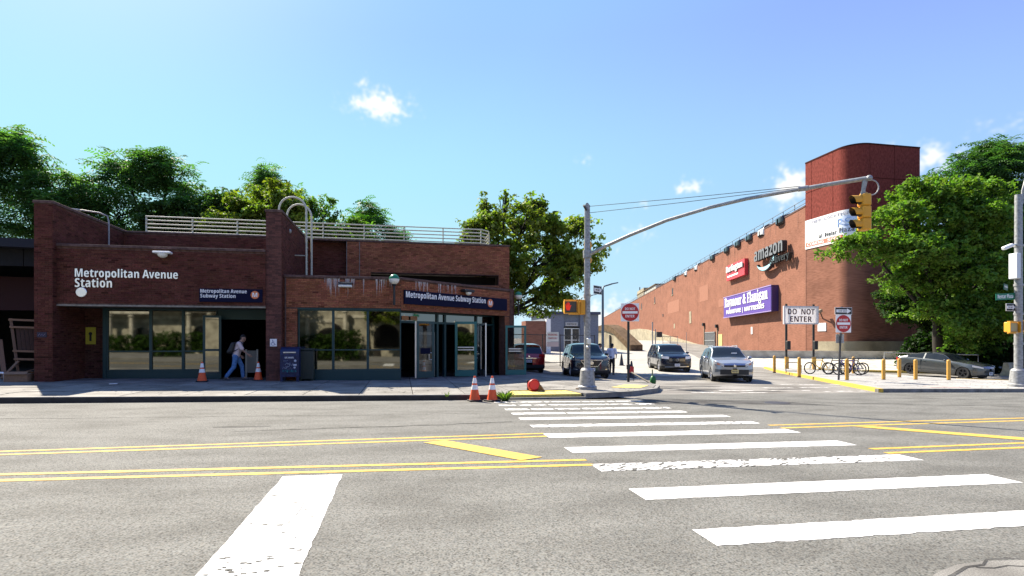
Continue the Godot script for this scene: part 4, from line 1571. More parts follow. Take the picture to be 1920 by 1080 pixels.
	wall_box(bh, "wall", 92, 112, 14.5, 16.9, -7.0, -1.2, mats.white_wall)
	wall_box(bh, "wall", 112, 126, 14.5, 18.1, -7.0, -1.0, mats.cream)
	wall_box(bh, "roof", 91.6, 126.4, 16.9, 17.15, -7.3, -0.9, mats.brown_wall)
	wall_box(bh, "mast", 140, 140.3, 14.5, 21.0, -4.0, -3.7, mats.steel_dark)
	# plaque and lamp on the tower
	var p: Array = tower_at(2.2, 0.0)
	var lamp := thing("wall_floodlight", "small dark floodlight on a slanted arm on the tower brick", "lamp", Vector3(39.2, 3.9, -45.9))
	mb = MB.new()
	mb.tube([Vector3(0.1, 0.0, 0), Vector3(-0.4, 0.55, 0.3)], 0.05, 6)
	put(lamp, "arm", mb, mats.black)
	mb = MB.new()
	mb.box(Vector3(-0.5, 0.7, 0.35), Vector3(0.4, 0.28, 0.3), Basis(Vector3(0, 0, 1), 0.4), 0.04)
	put(lamp, "head", mb, mats.cream)
	var pl := put(self, "wall_plaque", tower_skin(1.7, 2.75, 2.72, 3.5, 0.05, 0.05), mats.sign_white)
	tag(pl, "blank white square plaque low on the sunlit tower brick", "plaque")
	# ledge in front of the tower and the low walls
	var lg := put(self, "stone_band", tower_skin(1.6, 12.0, 0.87, 1.75, 0.5, 0.5), mats.cream)
	tag(lg, "cream concrete band curving round the foot of the tower", "ledge")
	var lw := thing("concrete_bank", "long pale concrete bank with a yellow kerb behind the grey parked car", "bank")
	mb = MB.new()
	var n0 := Vector3(25.0, -0.25, -36.8)
	var n1 := Vector3(37.6, -0.32, -29.6)
	var f0 := Vector3(27.5, 0.42, -41.2)
	var f1 := Vector3(40.6, 0.36, -34.8)
	mb.quad(n0, n1, f1, f0)
	mb.quad(n0 - Vector3(0, 0.6, 0), n1 - Vector3(0, 0.6, 0), n1, n0)
	mb.quad(n1 - Vector3(0, 0.6, 0), f1 - Vector3(0, 1.6, 0), f1, n1)
	mb.quad(f1, f1 - Vector3(0, 1.6, 0), f0 - Vector3(0, 1.6, 0), f0)
	mb.quad(f0 - Vector3(0, 1.6, 0), n0 - Vector3(0, 0.6, 0), n0, f0)
	put(lw, "slope", mb, mats.white_wall)
	mb = MB.new()
	mb.bar(n0 + Vector3(-0.1, -0.12, 0.17), n1 + Vector3(-0.1, -0.12, 0.17), 0.32, 0.3)
	put(lw, "painted_kerb", mb, mats.kerb_yellow)
	mb = MB.new()
	mb.bar(f0 + Vector3(0, 0.2, -0.1), f1 + Vector3(0, 0.2, -0.1), 0.3, 0.75)
	put(lw, "back_wall", mb, mats.white_wall)
	var hr := thing("hand_rail", "thin pale handrail above the low white wall by the car bonnet", "railing")
	mb = MB.new()
	mb.tube([Vector3(32.6, 0.4, -32.4), Vector3(32.6, 0.93, -32.4), Vector3(37.2, 0.83, -29.75), Vector3(37.2, 0.1, -29.75)], 0.035, 7)
	put(hr, "rail", mb, mats.galvanised)
	for q in [[38.3, -28.6, 0.3, 1.3], [39.9, -27.9, -0.2, 1.7], [41.8, -27.2, 0.15, 1.6]]:
		var at := gp(q[0], q[1])
		var cb := thing("concrete_block", ["tan concrete block next to the end of the white wall", "tan concrete block in the middle of the row of three", "tan concrete block closest to the signal pole, partly hidden"][[38.3, 39.9, 41.8].find(q[0])], "concrete block", at, q[2], "tan concrete blocks beside the low wall")
		mb = MB.new()
		mb.prism(V2([-0.35, 0, 0.35, 0, 0.2, 0.35, 0.12, 0.85, -0.12, 0.85, -0.2, 0.35]), Transform3D(Basis(Vector3.BACK, Vector3.UP, Vector3.LEFT), Vector3(q[3] / 2, 0, 0)), q[3])
		put(cb, "block", mb, mats.cream_dirty)
	var kb := MB.new()
	kb.bar(gp(34.6, -25.2, 0.07), gp(38.5, -22.5, 0.07), 0.4, 0.16)
	tag(put(self, "yellow_kerb", kb, mats.kerb_yellow), "short yellow kerb in front of the grey car's bumper", "kerb")


func store_signs() -> void:
	var A := -WD
	var U := Vector3.UP
	var purple := mat("sign_purple", 0.085, 0.035, 0.26, 0.45)
	var t := thing("furniture_sign", "big purple box sign with white serif letters on the brick wall", "sign")
	wall_box(t, "box", 6.7, 24.75, 5.15, 8.05, 0.02, 0.75, mat("sign_purple_side", 0.035, 0.018, 0.11, 0.5))
	wall_box(t, "face", 6.85, 24.6, 5.25, 7.95, 0.75, 0.79, purple)
	for q in [[6.68, 24.77, 7.98, 8.08], [6.68, 24.77, 5.12, 5.22]]:
		wall_box(t, "trim", q[0], q[1], q[2], q[3], 0.76, 0.84, mat("sign_trim", 0.30, 0.22, 0.45, 0.5))
	letters(t, "letters", "Raymour & Flanigan", wp(24.0, 6.2, 0.80), A, U, 16.3, 1.72, 0.05, mats.sign_white, "Droid Serif", 700)
	letters(t, "letters", "FURNITURE | MATTRESSES", wp(23.2, 5.45, 0.80), A, U, 14.4, 0.72, 0.05, mats.sign_white)
	t = thing("clothing_store_sign", "red box sign with white letters above the purple sign", "sign")
	wall_box(t, "box", 16.6, 24.25, 10.4, 12.5, 0.02, 0.5, mat("sign_box_red", 0.52, 0.035, 0.05, 0.5))
	letters(t, "shadow_letters", "Burlington", wp(23.75, 11.15, 0.56), A, U, 6.9, 1.15, 0.05, mats.black)
	letters(t, "letters", "Burlington", wp(23.9, 11.22, 0.62), A, U, 6.9, 1.15, 0.06, mats.sign_white)
	wall_box(t, "underline", 19.0, 23.7, 10.78, 11.0, 0.51, 0.56, mats.sign_white)
	t = thing("delivery_sign", "black standing letters over a pale blue smile arrow on the brick", "sign")
	letters(t, "letters", "amazon", wp(12.0, 11.32, 0.35), A, U, 8.5, 1.22, 0.5, mats.black)
	letters(t, "letter_faces", "amazon", wp(12.0, 11.32, 0.86), A, U, 8.5, 1.22, 0.02, mat("letter_grey", 0.16, 0.16, 0.17, 0.4))
	letters(t, "letters", "delivery", wp(7.4, 10.15, 0.35), A, U, 5.3, 1.0, 0.4, mats.black, "Droid Serif", 700)
	var top := PackedVector2Array()
	var low := PackedVector2Array()
	for k in 17:
		var a := PI + PI * k / 16.0
		top.append(Vector2(cos(a) * 2.55, sin(a) * 0.6))
		low.append(Vector2(cos(a) * 2.55, sin(a) * (0.6 + 0.45 * sin(PI * k / 16.0)) - 0.02))
	top.append(Vector2(2.9, 0.42))
	top.append(Vector2(2.95, -0.35))
	low.reverse()
	top.append_array(low)
	var mb := MB.new()
	mb.prism(top, Transform3D(Basis(A, U, Vector3(-0.9605, 0, -0.2782)), wp(9.0, 10.95, 0.3)), 0.4)
	put(t, "smile_arrow", mb, mats.black)
	mb = MB.new()
	mb.prism(top, Transform3D(Basis(A * 0.95, U * 0.9, Vector3(-0.9605, 0, -0.2782)), wp(9.0, 10.93, 0.7)), 0.03)
	put(t, "smile_face", mb, mat("smile_blue", 0.36, 0.62, 0.70, 0.4))
	# the banner round the tower
	t = thing("wrap_banner", "white banner with blue and black print wrapped round the tower corner", "banner")
	put(t, "cloth", tower_skin(0.03, 5.9, 10.84, 13.66, 0.06, 0.03), mats.sign_white)
	put(t, "red_strip", tower_skin(0.12, 4.7, 11.02, 11.45, 0.066, 0.02), mat("banner_red", 0.72, 0.16, 0.10, 0.6))
	put(t, "blue_field", tower_skin(4.45, 5.8, 11.6, 13.15, 0.066, 0.02), mat("banner_blue", 0.60, 0.68, 0.84, 0.6))
	tower_text(t, "NEW LOCATION", 1.0, 13.22, 0.26, 0.385, mat("banner_grey", 0.35, 0.35, 0.42, 0.6))
	tower_text(t, "PS", 4.2, 12.2, 0.72, 0.66, mat("banner_ink", 0.13, 0.24, 0.50, 0.6), "Droid Sans", 400)
	tower_text(t, "at Rentar", 1.9, 11.62, 0.38, 0.27, mats.black, "Droid Serif", 700)
	tower_text(t, "Plaza", 4.35, 11.66, 0.42, 0.29, mats.black, "Droid Serif", 700)
	tower_text(t, "COMING SOON", 0.35, 11.1, 0.27, 0.4, mats.sign_white)


func far_buildings() -> void:
	var t := thing("grey_office", "low pale blue-grey building with dark glazed doors beyond the parked cars", "building")
	block(t, "wall", 15.6, 17.35, -1, 4.7, -66, -58.0, grime(mat("office_grey", 0.20, 0.23, 0.28, 0.8), tex.soft, Vector3.ONE * 0.5))
	block(t, "wall", 19.2, 21.3, -1, 4.7, -66, -58.0, mats.office_grey)
	block(t, "wall", 17.35, 19.2, 3.4, 4.7, -66, -58.3, mats.office_grey)
	block(t, "roof_edge", 15.4, 21.5, 4.7, 5.0, -66.2, -57.8, mat("office_roof", 0.05, 0.06, 0.10, 0.7))
	block(t, "name_board", 17.6, 19.0, 3.45, 3.85, -58.29, -58.2, mat("board_grey", 0.5, 0.5, 0.47, 0.6))
	letters(t, "letters", "OFFICE", Vector3(17.75, 3.55, -58.19), Vector3.RIGHT, Vector3.UP, 1.1, 0.2, 0.01, mats.steel_dark)
	for k in 2:
		glazed(t, "door", Vector3(17.4 + k * 0.9, 0.6, -58.2), Vector3.RIGHT, 0.88, 2.6, 0.07, 0.1, 0.08, mats.aluminium, mats.black_gloss, [1.3])
	t = thing("brick_annex", "small red brick wall fragment seen under the tree beside a white post", "building")
	block(t, "wall", 12.2, 14.25, -1, 3.8, -56, -54, mats.store_brick)
	block(t, "white_post", 14.3, 14.75, -1, 4.0, -54.4, -53.9, mats.sign_white)
	t = thing("yard_fence", "dark chain link fence behind the parked cars", "fence")
	for k in 7:
		var mb := MB.new()
		mb.tube([gp(5.8 + k * 1.25, -37.0, 0.0), gp(5.8 + k * 1.25, -37.0, 2.2)], 0.035, 6)
		put(t, "post", mb, mats.steel_dark)
	for y in [0.25, 2.15]:
		var mb := MB.new()
		mb.tube([gp(5.8, -37.0, y), gp(13.3, -37.0, y)], 0.03, 6)
		put(t, "rail", mb, mats.steel_dark)
	var wire := MB.new()
	for k in 50:
		for sg in [-1.0, 1.0]:
			var x := 5.8 + k * 0.15
			var a := gp(x, -37.0, 0.25)
			var b := gp(clampf(x + sg * 1.9, 5.8, 13.3), -37.0, 0.25 + 1.9 * absf(clampf(x + sg * 1.9, 5.8, 13.3) - x) / 1.9)
			wire.bar(a, b, 0.004, 0.004)
	put(t, "wire_mesh", wire, mats.steel_dark).set_meta("kind", "stuff")
	t = thing("fence_sign", "white notice with red heading hung on the chain link fence", "sign", gp(10.25, -36.94, 1.35))
	block(t, "panel", -0.42, 0.42, 0.35, 1.0, 0.0, 0.02, mats.sign_white)
	block(t, "panel", -0.42, 0.42, 0.0, 0.33, 0.0, 0.02, mat("sign_pink", 0.62, 0.5, 0.5, 0.6))
	letters(t, "letters", "PARKING", Vector3(-0.33, 0.75, 0.021), Vector3.RIGHT, Vector3.UP, 0.66, 0.14, 0.004, mats.sign_red)
	letters(t, "letters", "TENANTS ONLY", Vector3(-0.33, 0.52, 0.021), Vector3.RIGHT, Vector3.UP, 0.66, 0.12, 0.004, mats.sign_red)
	# ramp behind the driveway
	t = thing("ramp_bridge", "cream ramp wall with a sloping brown parapet at the end of the driveway", "ramp wall")
	var along := Transform3D(Basis(Vector3.BACK, Vector3.UP, Vector3.LEFT), Vector3(27.5, 0, -61.0))
	var mb := MB.new()
	mb.prism(V2([0.0, -1.0, 0.0, 0.75, -5.0, 2.75, -8.3, 3.25, -12.6, 3.1, -20.0, 2.6, -20.0, -1.0]), along, 1.2)
	put(t, "wall", mb, mats.cream)
	mb = MB.new()
	mb.prism(V2([0.4, 0.2, 0.4, 1.35, -5.0, 3.45, -7.0, 3.9, -8.4, 4.0, -12.6, 3.7, -20.0, 3.2, -20.0, 2.61, -12.6, 3.11, -8.3, 3.26, -5.0, 2.76, 0.0, 0.76, 0.02, 0.2]), along.translated_local(Vector3(0, 0, -0.2)), 1.55)
	put(t, "parapet", mb, mats.brown_wall)
	block(t, "pipe", 26.1, 26.25, 0.4, 2.6, -67.2, -67.0, mats.steel_dark)
	t = thing("wire_cage", "thin metal cage gate standing at the foot of the long ramp", "cage", gp(29.6, -57.5))
	for q in [[-0.9, 0], [0, 0], [0.9, 0], [1.8, 0.3]]:
		mb = MB.new()
		mb.tube([Vector3(q[0], 0, q[1]), Vector3(q[0], 1.9 if q[0] < 1 else 2.3, q[1])], 0.03, 6)
		put(t, "post", mb, mats.galvanised)
	for y in [0.5, 1.1, 1.8]:
		mb = MB.new()
		mb.tube([Vector3(-0.9, y, 0), Vector3(0.9, y, 0)], 0.025, 6)
		put(t, "rail", mb, mats.steel_dark)
	t = thing("utility_pipe", "slim standing pipe with a box beside the cage gate", "pipe", gp(27.6, -57.8))
	mb = MB.new()
	mb.tube([Vector3(0, 0, 0), Vector3(0, 3.4, 0)], 0.07, 6)
	mb.tube([Vector3(0.35, 0, 0), Vector3(0.35, 2.6, 0)], 0.06, 6)
	put(t, "pipe", mb, mats.galvanised)
	block(t, "box", 0.5, 1.1, 1.7, 2.3, -0.1, 0.15, mats.steel_dark)


func neighbour_shed() -> void:
	var t := thing("dark_shed", "dark flat-roofed shed beside the left brick pier, deep in shade", "building")
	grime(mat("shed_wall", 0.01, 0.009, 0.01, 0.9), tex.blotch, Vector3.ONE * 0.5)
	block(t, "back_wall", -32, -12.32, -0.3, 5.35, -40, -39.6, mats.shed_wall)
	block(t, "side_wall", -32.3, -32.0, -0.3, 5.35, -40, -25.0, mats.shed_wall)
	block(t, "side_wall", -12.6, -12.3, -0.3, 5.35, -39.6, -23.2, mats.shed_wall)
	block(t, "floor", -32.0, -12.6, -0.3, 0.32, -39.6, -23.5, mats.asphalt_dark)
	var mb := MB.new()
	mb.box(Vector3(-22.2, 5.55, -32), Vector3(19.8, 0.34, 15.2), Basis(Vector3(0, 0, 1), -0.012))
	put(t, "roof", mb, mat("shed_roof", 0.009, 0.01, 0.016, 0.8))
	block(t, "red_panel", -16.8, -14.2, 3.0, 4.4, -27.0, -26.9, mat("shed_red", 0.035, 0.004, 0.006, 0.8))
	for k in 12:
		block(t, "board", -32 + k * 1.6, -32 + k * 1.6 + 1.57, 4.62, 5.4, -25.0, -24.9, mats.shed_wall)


func opposite_side() -> void:
	var t := thing("opposite_building", "long cream building with arched windows across the street, seen only in the shop glass", "building")
	block(t, "wall", -52, 16, -0.5, 7.5, 14.0, 20.0, grime(mat("opposite_cream", 0.46, 0.43, 0.35, 0.9), tex.blotch, Vector3.ONE * 0.2))
	block(t, "band", -52, 16, 3.9, 4.2, 13.9, 13.995, mats.white_wall)
	for k in 11:
		var x := -49.0 + k * 6.0
		var mb := MB.new()
		var poly := V2([-1.3, 0.9, 1.3, 0.9, 1.3, 2.2])
		for i in 9:
			poly.append(Vector2(cos(PI * i / 8.0) * 1.3, 2.2 + sin(PI * i / 8.0) * 1.2))
		poly.append(Vector2(-1.3, 2.2))
		mb.prism(poly, Transform3D(Basis(Vector3.LEFT, Vector3.UP, Vector3.FORWARD), Vector3(x, 0, 13.99)), 0.03)
		put(t, "window", mb, mats.black_gloss)
	for q in [-27.5, -25.6, -20.2, -18.3, -12.5, -9.0, -5.5]:
		var col := MB.new()
		col.lathe(Transform3D(Basis.IDENTITY, Vector3(q, 0.0, 13.2)), [[0.34, -0.2], [0.34, 0.25], [0.24, 0.35], [0.2, 4.3], [0.32, 4.45], [0.32, 4.7]], 14)
		put(t, "column", col, mats.white_wall)
	var gable := MB.new()
	gable.prism(V2([-29.0, 4.7, -17.0, 4.7, -23.0, 7.0]), Transform3D(Basis.IDENTITY, Vector3(0, 0, 12.8)), 1.1)
	put(t, "gable", gable, mats.white_wall)
	var list := []
	for i in 2600:
		var b := Basis.from_euler(Vector3(rng.randf_range(-0.6, 0.6), rng.randf() * TAU, rng.randf_range(-0.6, 0.6))) * Basis.from_scale(Vector3.ONE * rng.randf_range(1.2, 1.8))
		var w := Transform3D(b, Vector3(rng.randf_range(-44, -4), rng.randf_range(0.2, 2.6), rng.randf_range(12.2, 13.6)))
		var k := rng.randf_range(0.6, 1.2)
		list.append([w, Color(0.05 * k, 0.10 * k, 0.02 * k)])
	var hedge := put(self, "hedge", joined(spray_broad(), list), leaf_mat("leaf", 1, 1, 1))
	tag(hedge, "green hedge in front of the cream building across the street", "hedge", "", "stuff")


var broad: ArrayMesh
var frond: ArrayMesh


func leaf_card(v: PackedVector3Array, n: PackedVector3Array, ids: PackedInt32Array, p: Array) -> void:
	var m: Vector3 = (p[2] - p[0]).cross(p[1] - p[3]).normalized()
	if m.y < 0:
		m = -m
		p = [p[0], p[3], p[2], p[1]]
	var k := v.size()
	for q in p:
		v.append(q)
		n.append(m)
	ids.append_array(PackedInt32Array([k, k + 1, k + 2, k, k + 2, k + 3]))


func leaf_mesh(v: PackedVector3Array, n: PackedVector3Array, ids: PackedInt32Array) -> ArrayMesh:
	var a := []
	a.resize(Mesh.ARRAY_MAX)
	a[Mesh.ARRAY_VERTEX] = v
	a[Mesh.ARRAY_NORMAL] = n
	a[Mesh.ARRAY_INDEX] = ids
	var m := ArrayMesh.new()
	m.add_surface_from_arrays(Mesh.PRIMITIVE_TRIANGLES, a)
	return m


func spray_broad() -> ArrayMesh:
	if broad:
		return broad
	var v := PackedVector3Array()
	var n := PackedVector3Array()
	var ids := PackedInt32Array()
	for k in 8:
		var a := rng.randf() * TAU
		var o := Vector3(cos(a), rng.randf_range(-0.5, 0.5), sin(a)) * rng.randf_range(0.03, 0.28)
		var b := Basis.from_euler(Vector3(rng.randf_range(-0.8, 0.8), rng.randf() * TAU, rng.randf_range(-0.8, 0.8)))
		var l := rng.randf_range(0.13, 0.2)
		var w := l * 0.72
		leaf_card(v, n, ids, [o, o + b * Vector3(w / 2, 0.02, -l * 0.45), o + b * Vector3(0, -0.02, -l), o + b * Vector3(-w / 2, 0.02, -l * 0.45)])
	broad = leaf_mesh(v, n, ids)
	return broad


func spray_frond() -> ArrayMesh:
	if frond:
		return frond
	var v := PackedVector3Array()
	var n := PackedVector3Array()
	var ids := PackedInt32Array()
	for f in 2:
		var turn := Basis(Vector3.UP, TAU * f / 2.0 + rng.randf_range(-0.6, 0.6))
		for k in 5:
			var t := (k + 0.7) / 5.0
			var o := turn * Vector3(0, 0.2 * t - 0.46 * t * t, -0.68 * t)
			for sg in [-1.0, 1.0]:
				var d := turn * Vector3(sg * 0.9, -0.35, -0.4).normalized()
				var s := turn * Vector3(0, 0.1, -1).normalized() * 0.04
				var l := 0.24 * (1.15 - 0.5 * t)
				leaf_card(v, n, ids, [o, o + d * l * 0.5 - s, o + d * l, o + d * l * 0.5 + s])
	frond = leaf_mesh(v, n, ids)
	return frond


# lobes: [centre (from the foot), radii, sprays]
func tree(called: String, label: String, foot: Vector3, trunk_r: float, fork: float, lobes: Array, kind: int, tint: Color, size: float, group := "", gap := -0.12, spread := 0.5, many_leaves := 1.1) -> Node3D:
	var t := thing(called, label, "tree", foot, 0.0, group)
	var wood := MB.new()
	var bend := Vector3(rng.randf_range(-0.3, 0.3), 0, rng.randf_range(-0.3, 0.3))
	var top := Vector3(bend.x, fork, bend.z)
	wood.tube([Vector3(0, -0.4, 0), Vector3(0, 0.4, 0), top * 0.5 + bend * 0.3, top], [trunk_r * 1.5, trunk_r * 1.1, trunk_r * 0.9, trunk_r * 0.75], 10)
	put(t, "trunk", wood, grime(mat("bark", 0.03, 0.025, 0.02, 0.95), tex.streak, Vector3(1.2, 0.4, 1.2)))
	var list := []
	var twigs := MB.new()
	for q in lobes:
		var c: Vector3 = q[0]
		var r: Vector3 = q[1]
		var mid := top.lerp(c, 0.5) + Vector3(rng.randf_range(-0.5, 0.5), rng.randf_range(-0.3, 0.5), rng.randf_range(-0.5, 0.5))
		var rr: float = trunk_r * 0.5
		twigs.tube([top * 0.92, mid, c], [rr, rr * 0.6, rr * 0.3], 7)
		var tips := []
		var many := 9 + int(r.x * r.y * 1.3)
		for k in many:
			var e := Vector3(rng.randfn(), rng.randfn() * 0.9 + 0.2, rng.randfn()).normalized()
			var p := c + e * r * rng.randf_range(0.55, 1.0)
			var m := c.lerp(p, 0.5) + Vector3(rng.randf_range(-0.3, 0.3), rng.randf_range(-0.2, 0.4), rng.randf_range(-0.3, 0.3))
			twigs.tube([c.lerp(mid, rng.randf() * 0.5), m, p], [rr * 0.28, rr * 0.16, 0.012], 5, false)
			tips.append([p, rng.randf_range(0.5, 1.0) * spread])
			if rng.randf() < 0.5:
				tips.append([m.lerp(p, 0.5), rng.randf_range(0.4, 0.7) * spread])
		var n := int(q[2] * many_leaves)
		for i in n:
			var tip: Array = tips[rng.randi() % tips.size()]
			var p: Vector3 = tip[0] + Vector3(rng.randfn(), rng.randfn() * 0.5, rng.randfn()) * tip[1]
			if i % 6 == 0:
				var e := Vector3(rng.randfn(), rng.randfn(), rng.randfn()).normalized()
				p = c + e * r * pow(rng.randf(), 0.4) * 0.9
			var w := p + foot
			if noise.get_noise_3dv(w * Vector3(0.42, 0.62, 0.42)) + 0.5 * noise.get_noise_3dv(w * 1.3) < gap:
				continue
			var tilt := 0.6
			var b := Basis.from_euler(Vector3(rng.randf_range(-tilt, tilt), rng.randf() * TAU, rng.randf_range(-tilt, tilt))) * Basis.from_scale(Vector3.ONE * size * rng.randf_range(0.7, 1.25))
			var k := rng.randf_range(0.65, 1.3) * (1.0 + 0.35 * noise.get_noise_3dv(w * 0.5))
			list.append([Transform3D(b, p), Color(tint.r * k * rng.randf_range(0.85, 1.25), tint.g * k, tint.b * k * rng.randf_range(0.7, 1.3))])
	put(t, "limbs", twigs, mats.bark)
	put(t, "crown", joined(spray_frond() if kind == 1 else spray_broad(), list), leaf_mat("leaf", 1, 1, 1))
	return t


func trees() -> void:
	var deep := Color(0.097, 0.209, 0.068)
	var green := Color(0.115, 0.216, 0.047)
	var lime := Color(0.203, 0.270, 0.047)
	var grp := "trees behind the station roof"
	var back := "tall feathery dark green tree at the left edge of the picture behind the shed"
	tree("feathery_tree", back, Vector3(-30.5, 0, -45), 0.28, 7.0, [[Vector3(-1, 10.5, 0), Vector3(3.6, 3.2, 3), 1300], [Vector3(2.0, 12.6, 0), Vector3(2.6, 2.6, 2.5), 900], [Vector3(-3.5, 8.0, 1), Vector3(3, 2.4, 2.5), 800], [Vector3(1.5, 8.0, 1), Vector3(2.4, 1.9, 2.2), 500]], 1, deep, 1.45, grp, 0.0, 0.42)
	tree("feathery_tree", "tallest feathery tree left of the station, its peak over the left brick pier", Vector3(-25.6, 0, -45.5), 0.3, 8.0, [[Vector3(-0.8, 14.6, 0), Vector3(2.3, 2.5, 2.2), 900], [Vector3(1.9, 12.3, 0.5), Vector3(2.2, 2.2, 2.2), 700], [Vector3(0.4, 10.0, 0), Vector3(3.2, 2.4, 2.6), 900], [Vector3(3.6, 9.6, 0), Vector3(2.3, 2.0, 2.2), 600]], 1, deep, 1.45, grp, 0.0, 0.42)
	tree("feathery_tree", "broad feathery tree over the left wing wall, with sky between its fronds", Vector3(-18.6, 0, -46), 0.32, 8.0, [[Vector3(-1.4, 14.3, 0), Vector3(2.4, 2.0, 2.4), 800], [Vector3(1.6, 14.2, 0), Vector3(2.5, 2.2, 2.4), 850], [Vector3(-2.0, 11.2, 0), Vector3(2.7, 2.0, 2.3), 700], [Vector3(2.9, 11.4, 0.5), Vector3(2.7, 2.1, 2.3), 800], [Vector3(0.0, 9.0, 0), Vector3(3.6, 1.8, 2.3), 600]], 1, deep, 1.45, grp, 0.02, 0.42)
	tree("bushy_tree", "dark ivy-clad tree trunk mass behind the pale roof railing", Vector3(-14.3, 0, -44.5), 0.35, 7.5, [[Vector3(0, 9.4, 0), Vector3(1.5, 2.8, 1.6), 800], [Vector3(-2.2, 8.4, 0.3), Vector3(1.6, 1.5, 1.5), 500], [Vector3(1.8, 9.5, 0), Vector3(1.6, 2.6, 1.5), 600], [Vector3(1.6, 11.4, 0.4), Vector3(2.0, 1.6, 1.5), 600], [Vector3(-1.0, 11.0, 0.4), Vector3(1.8, 1.6, 1.5), 500], [Vector3(-2.6, 10.6, 0.4), Vector3(1.8, 1.4, 1.5), 500], [Vector3(3.2, 10.4, 0.4), Vector3(1.8, 1.5, 1.5), 500], [Vector3(0, 7.6, 0.4), Vector3(4.5, 1.2, 1.5), 900]], 0, Color(0.074, 0.142, 0.041), 1.3, grp, -0.3)
	tree("round_tree", "dense yellow-green rounded tree behind the middle brick pier", Vector3(-10.2, 0, -42.5), 0.3, 6.5, [[Vector3(0.2, 11.2, 0), Vector3(2.6, 2.1, 2.4), 1300], [Vector3(-1.9, 9.6, 0.4), Vector3(2.0, 1.8, 2.0), 800], [Vector3(2.3, 9.6, 0.3), Vector3(2.2, 1.9, 2.0), 900], [Vector3(0.2, 8.6, 0.7), Vector3(2.6, 1.7, 2.0), 700]], 0, Color(0.189, 0.257, 0.041), 1.45, grp, -0.12, 0.45)
	tree("slender_tree", "slender dark tree tip rising behind the dense yellow-green tree", Vector3(-11.2, 0, -47.5), 0.2, 8.0, [[Vector3(0.3, 14.4, 0), Vector3(0.9, 1.8, 0.9), 330], [Vector3(0.5, 11.8, 0), Vector3(1.9, 1.8, 1.6), 600], [Vector3(2.9, 12.6, 0), Vector3(1.2, 1.3, 1.2), 300]], 1, deep, 1.15, grp, -0.2)
	tree("bushy_tree", "mid green tree to the right of the hooped ladder", Vector3(-6.2, 0, -46), 0.26, 6.5, [[Vector3(0.0, 11.4, 0), Vector3(1.9, 2.0, 2), 700], [Vector3(1.6, 9.6, 0.4), Vector3(1.9, 1.8, 1.8), 650], [Vector3(-1.2, 9.2, 0.4), Vector3(1.8, 1.7, 1.8), 550], [Vector3(2.6, 10.2, 0.2), Vector3(1.7, 1.4, 1.5), 480]], 0, green, 1.25, grp, -0.12)
	tree("feathery_tree", "light feathery tree whose crown slopes down to the roof railing", Vector3(-2.4, 0, -49), 0.24, 7.0, [[Vector3(-0.3, 12.2, 0), Vector3(1.6, 1.5, 1.6), 480], [Vector3(1.2, 10.4, 0), Vector3(1.8, 1.4, 1.6), 460], [Vector3(-1.8, 10.2, 0), Vector3(1.6, 1.5, 1.6), 430], [Vector3(3.0, 9.6, 0), Vector3(1.5, 0.8, 1.2), 300], [Vector3(-1.0, 8.4, 0), Vector3(3.6, 1.2, 1.2), 600]], 1, Color(0.068, 0.176, 0.041), 1.2, grp, -0.08)
	# the tree at the corner of the station
	var corner := tree("corner_tree", "sunlit yellow-green tree between the station corner and the signal pole", Vector3(6.3, 0, -34.5), 0.3, 3.6, [
		[Vector3(1.4, 9.2, 0), Vector3(2.5, 1.6, 2.2), 1250], [Vector3(-0.4, 8.1, 0.4), Vector3(2.0, 1.5, 1.9), 850], [Vector3(3.6, 8.3, 0), Vector3(1.9, 1.5, 1.8), 800], [Vector3(-1.9, 8.6, 0), Vector3(0.9, 1.1, 0.9), 210],
		[Vector3(2.2, 7.0, 0.8), Vector3(2.6, 1.7, 2.0), 1000], [Vector3(0.2, 5.9, 0.4), Vector3(2.1, 1.7, 1.8), 850], [Vector3(3.4, 5.6, 0.4), Vector3(1.8, 1.4, 1.7), 620], [Vector3(1.0, 4.3, 0.3), Vector3(1.9, 1.2, 1.6), 520], [Vector3(2.2, 10.4, 0), Vector3(0.7, 0.9, 0.7), 160], [Vector3(5.2, 9.2, 0), Vector3(0.7, 0.9, 0.7), 110], [Vector3(-1.1, 10.0, 0), Vector3(0.35, 0.9, 0.35), 45], [Vector3(0.1, 10.3, 0), Vector3(0.3, 0.9, 0.3), 40], [Vector3(5.2, 7.7, 0), Vector3(1.5, 1.2, 1.4), 420], [Vector3(4.9, 6.2, 0.3), Vector3(1.3, 1.1, 1.3), 360], [Vector3(2.6, 4.4, 0.6), Vector3(2.0, 1.1, 1.5), 520]], 0, lime, 1.4, "", -0.04, 0.42)
